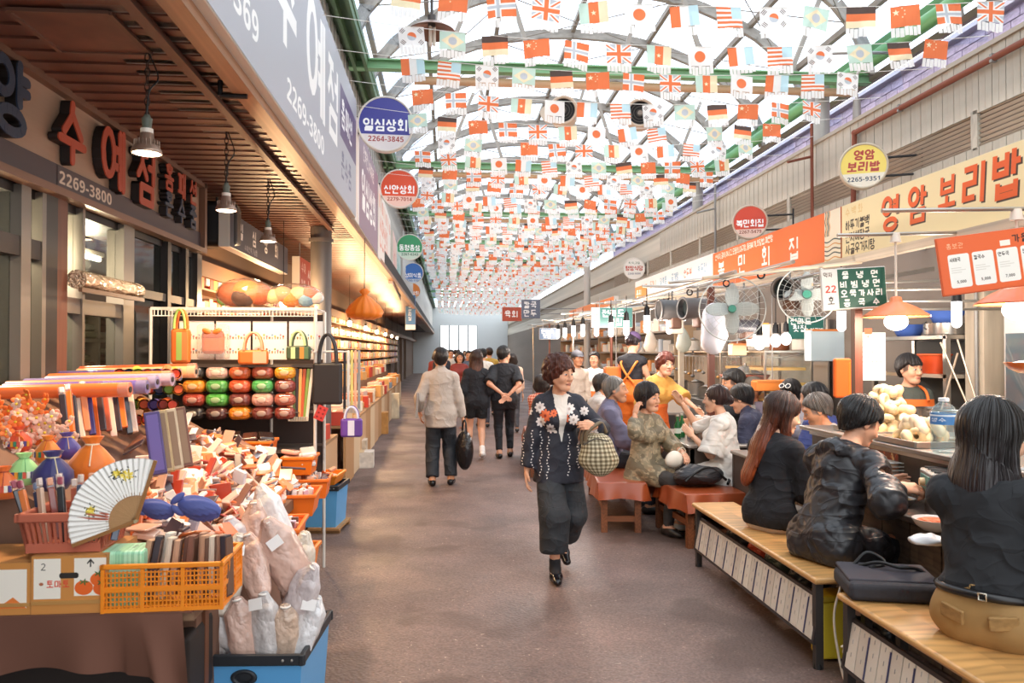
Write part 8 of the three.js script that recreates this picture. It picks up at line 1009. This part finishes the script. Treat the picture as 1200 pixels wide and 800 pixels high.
figure({ label: 'bare headed vendor in white top behind the stall right of the man in the cap', pos: [2.35, 0, -12.2], yaw: -.3, height: 1.6, fem: true, q: 1.8, skin: SK, hair: { kind: 'short', color: '#2a2220', vol: .016 }, top: { sleeve: .5, mat: cl('#e4ddd4') }, legs: { mat: cl('#d8783a') }, shoes: { color: '#222' } });
// shoppers far down the aisle
{
  const kinds = [['#8a3a34', '#2a2a30'], ['#d8d4cc', '#3a3c48'], ['#2c2e36', '#24262c'], ['#e0b8a0', '#4a4a50'], ['#5a6a80', '#2e3038'], ['#c8a04a', '#33343a']];
  const protos = kinds.map(([a, b], i) => figure({ label: `shopper in ${['brick red', 'pale grey', 'black', 'pink', 'slate blue', 'mustard'][i]} top walking in the crowd far down the aisle`, pos: [[.25, .75, -.15, 1.3, .55, 1.05][i], 0, [-17, -16.5, -18.5, -15.5, -21, -19.5][i]], yaw: i % 2 ? Math.PI : .1, height: [1.6, 1.66, 1.68, 1.56, 1.62, 1.7][i], fem: i % 2 === 0, q: 2.5, group: 'shoppers far down the aisle', skin: SK, hair: { kind: i % 3 ? 'short' : 'bob', color: ['#2a1c18', '#1c1a1a', '#3a2418'][i % 3], len: .1, vol: .016 }, footL: [.09, .085, .12], footR: [-.09, .1, -.14], top: { sleeve: .8, hem: -.12, off: .026, mat: cl(a), wr: 0 }, legs: { mat: cl(b), wr: 0 }, shoes: { color: '#222' } }).t);
  [[0, -.35, -22, 3], [1, .1, -24, 3.2], [2, .95, -23, .2], [3, .45, -26, 3.1], [4, 1.35, -25, 0], [5, -.1, -28, 3.3], [0, .8, -29, 0], [1, 1.4, -30, 3], [2, .3, -31, 3.1], [3, -.4, -33, 0], [4, 1.0, -34, 3.2], [5, .5, -37, 0], [0, 1.4, -38, 3], [2, 0, -40, 0], [1, .9, -42, 3], [3, 1.5, -21.5, 3.3]].forEach(([k, x, z, yaw]) => dup(protos[k], [x, 0, z], yaw));
}
// ---------------------------------------------------------------- strings of little flags across the aisle
{
  const FW = 128, FH = 96, R = '#f07e4a', K = '#57463f', Y = '#f6e8c2', G = '#cbe6d8', B = '#c6e6f0', W = '#f6f6f4', DB = '#c3cad2';
  const star = (x, cx, cy, r, c) => { x.fillStyle = c; x.beginPath(); for (let i = 0; i < 10; i++) { const a = i * Math.PI / 5 - Math.PI / 2, k = i % 2 ? r * .4 : r; x.lineTo(cx + k * Math.cos(a), cy + k * Math.sin(a)); } x.fill(); };
  const F = [
    (x, r) => { r(0, 0, 1, .33, K); r(0, .33, 1, .34, R); r(0, .67, 1, .33, Y); },
    (x, r) => { r(0, 0, 1, 1, R); star(x, 26, 28, 16, Y); for (const [a, b] of [[52, 10], [62, 22], [62, 38], [52, 50]]) star(x, a, b, 5, Y); },
    (x, r) => { r(0, 0, 1, 1, R); r(.28, 0, .2, 1, W); r(0, .36, 1, .28, W); r(.335, 0, .09, 1, DB); r(0, .44, 1, .12, DB); },
    (x, r) => { r(0, 0, 1, 1, DB); x.lineWidth = 20; x.strokeStyle = W; x.beginPath(); x.moveTo(0, 0); x.lineTo(FW, FH); x.moveTo(FW, 0); x.lineTo(0, FH); x.stroke(); x.lineWidth = 7; x.strokeStyle = R; x.stroke(); r(.38, 0, .24, 1, W); r(0, .34, 1, .32, W); r(.43, 0, .14, 1, R); r(0, .41, 1, .18, R); },
    (x, r) => { r(0, 0, .34, 1, G); r(.34, 0, .33, 1, R); r(.67, 0, .33, 1, Y); star(x, 64, 48, 13, Y); },
    (x, r) => { r(0, 0, 1, 1, W); x.fillStyle = R; x.beginPath(); x.arc(64, 48, 27, 0, 7); x.fill(); },
    (x, r) => { r(0, 0, .36, 1, R); r(.36, 0, .3, 1, W); r(.66, 0, .34, 1, B); },
    (x, r) => { for (let i = 0; i < 9; i++) r(0, i / 9, 1, 1 / 9, i % 2 ? W : R); r(.58, 0, .42, .55, B); },
    (x, r) => { r(0, 0, 1, 1, W); x.fillStyle = R; x.beginPath(); x.arc(64, 48, 21, Math.PI * 1.1, Math.PI * 2.1); x.fill(); x.fillStyle = DB; x.beginPath(); x.arc(64, 48, 21, Math.PI * .1, Math.PI * 1.1); x.fill(); x.strokeStyle = K; x.lineWidth = 3; for (const [a, b, s] of [[22, 20, -1], [106, 20, 1], [22, 76, 1], [106, 76, -1]]) for (let k = -1; k < 2; k++) { x.beginPath(); x.moveTo(a - 8 + k * 5 * -s, b - s * 8 + k * 5); x.lineTo(a + 8 + k * 5 * -s, b + s * 8 + k * 5); x.stroke(); } },
    (x, r) => { r(0, 0, 1, 1, G); x.fillStyle = Y; x.beginPath(); x.moveTo(64, 8); x.lineTo(118, 48); x.lineTo(64, 88); x.lineTo(10, 48); x.fill(); x.fillStyle = DB; x.beginPath(); x.arc(64, 48, 20, 0, 7); x.fill(); },
  ];
  const tex = canvasTex(FW * 10, FH + 8, (x, w, h) => { x.fillStyle = W; x.fillRect(0, 0, w, h); F.forEach((f, i) => { x.save(); x.translate(i * FW, 0); x.beginPath(); x.rect(0, 0, FW, FH); x.clip(); f(x, (a, b, c, d, col) => { x.fillStyle = col; x.fillRect(a * FW, b * FH, c * FW + 1, d * FH + 1); }); x.restore(); }); });
  const mat = new THREE.MeshPhysicalMaterial({ map: tex, roughness: .9, transmission: .45, thickness: 0, side: THREE.DoubleSide });
  const geo = F.map((_, i) => {
    const p = new THREE.PlaneGeometry(.205, .15, 4, 2); p.translate(0, -.075, 0); let a = p.attributes.uv; const top = 1, low = 8 / (FH + 8);
    for (let k = 0; k < a.count; k++) a.setXY(k, (i + .02 + .96 * a.getX(k)) / 10, low + .02 + (top - low - .03) * a.getY(k));
    const gs = [p]; for (let k = 0; k < 7; k++) { const f = new THREE.PlaneGeometry(.026, .066, 1, 1); f.translate(-.088 + k * .0293, -.183 - .004 * (k % 3), .002 * (k % 2)); a = f.attributes.uv; for (let j = 0; j < a.count; j++) a.setXY(j, (i + .5) / 10, .02); gs.push(f); }
    const g = merge(gs), q = g.attributes.position; for (let k = 0; k < q.count; k++) q.setZ(k, q.getZ(k) + .012 * Math.sin(q.getX(k) * 22 + i) * (-q.getY(k) * 6)); g.computeVertexNormals(); return g;
  });
  const ord = 'first second third fourth fifth sixth seventh eighth ninth tenth eleventh twelfth thirteenth fourteenth fifteenth sixteenth seventeenth eighteenth nineteenth twentieth'.split(' ');
  const cord = M('#e8e4dc', .7), far = []; let z = -5.35, row = 0;
  const steps = [.62, .74, .82, .78, .72];
  while (z > -50) {
    const x0 = -1.0, x1 = 4.42, y0 = 4.26 + rr(-.03, .03), y1 = 4.22 + rr(-.02, .03), sag = rr(.12, .2), P = (u) => V(x0 + (x1 - x0) * u, y0 + (y1 - y0) * u - sag * 4 * u * (1 - u) + (z < -24 ? .1 : 0), z + .12 * (u - .5));
    const n = 16, off = rr(-.012, .012), start = row * 7 + (row % 3);
    const items = []; for (let i = 0; i < n; i++) { const u = (row < 10 ? .13 : .1) + i * .0605 + off; if (u > (row < 2 ? .94 : .9)) continue; if (hash(row, i, 5) < .03) continue; items.push([geo[(i + start) % 10], P(u), rr(-.22, .22), rr(-.12, .12)]); }
    const line = tube(Array.from({ length: 9 }, (_, i) => P(i / 8)), .003, 4, 16);
    if (row < 19) {
      const t = thing('flag_bunting', `${ord[row]} string of small fringed national flags across the aisle, counted from the near end`, 'bunting', [0, 0, 0], 0, 'strings of flags across the aisle');
      obj('string', line, cord, t);
      for (const [g, p, ry, rz] of items) { const f = obj('flag', g, mat, t); f.position.copy(p); f.rotation.set(rr(-.15, .1), ry, rz); }
    } else { for (const [g, p, ry, rz] of items) far.push(place(g.clone(), [p.x, p.y, p.z], [0, ry, rz])); }
    z -= row < 5 ? steps[row] : .68 + .1 * (row % 3); row++;
  }
  const m = obj('flag_bunting', far, mat); tag(m, 'countless far strings of tiny flags under the far half of the roof', 'bunting', null, 'stuff');
}
renderer.render(scene, camera);
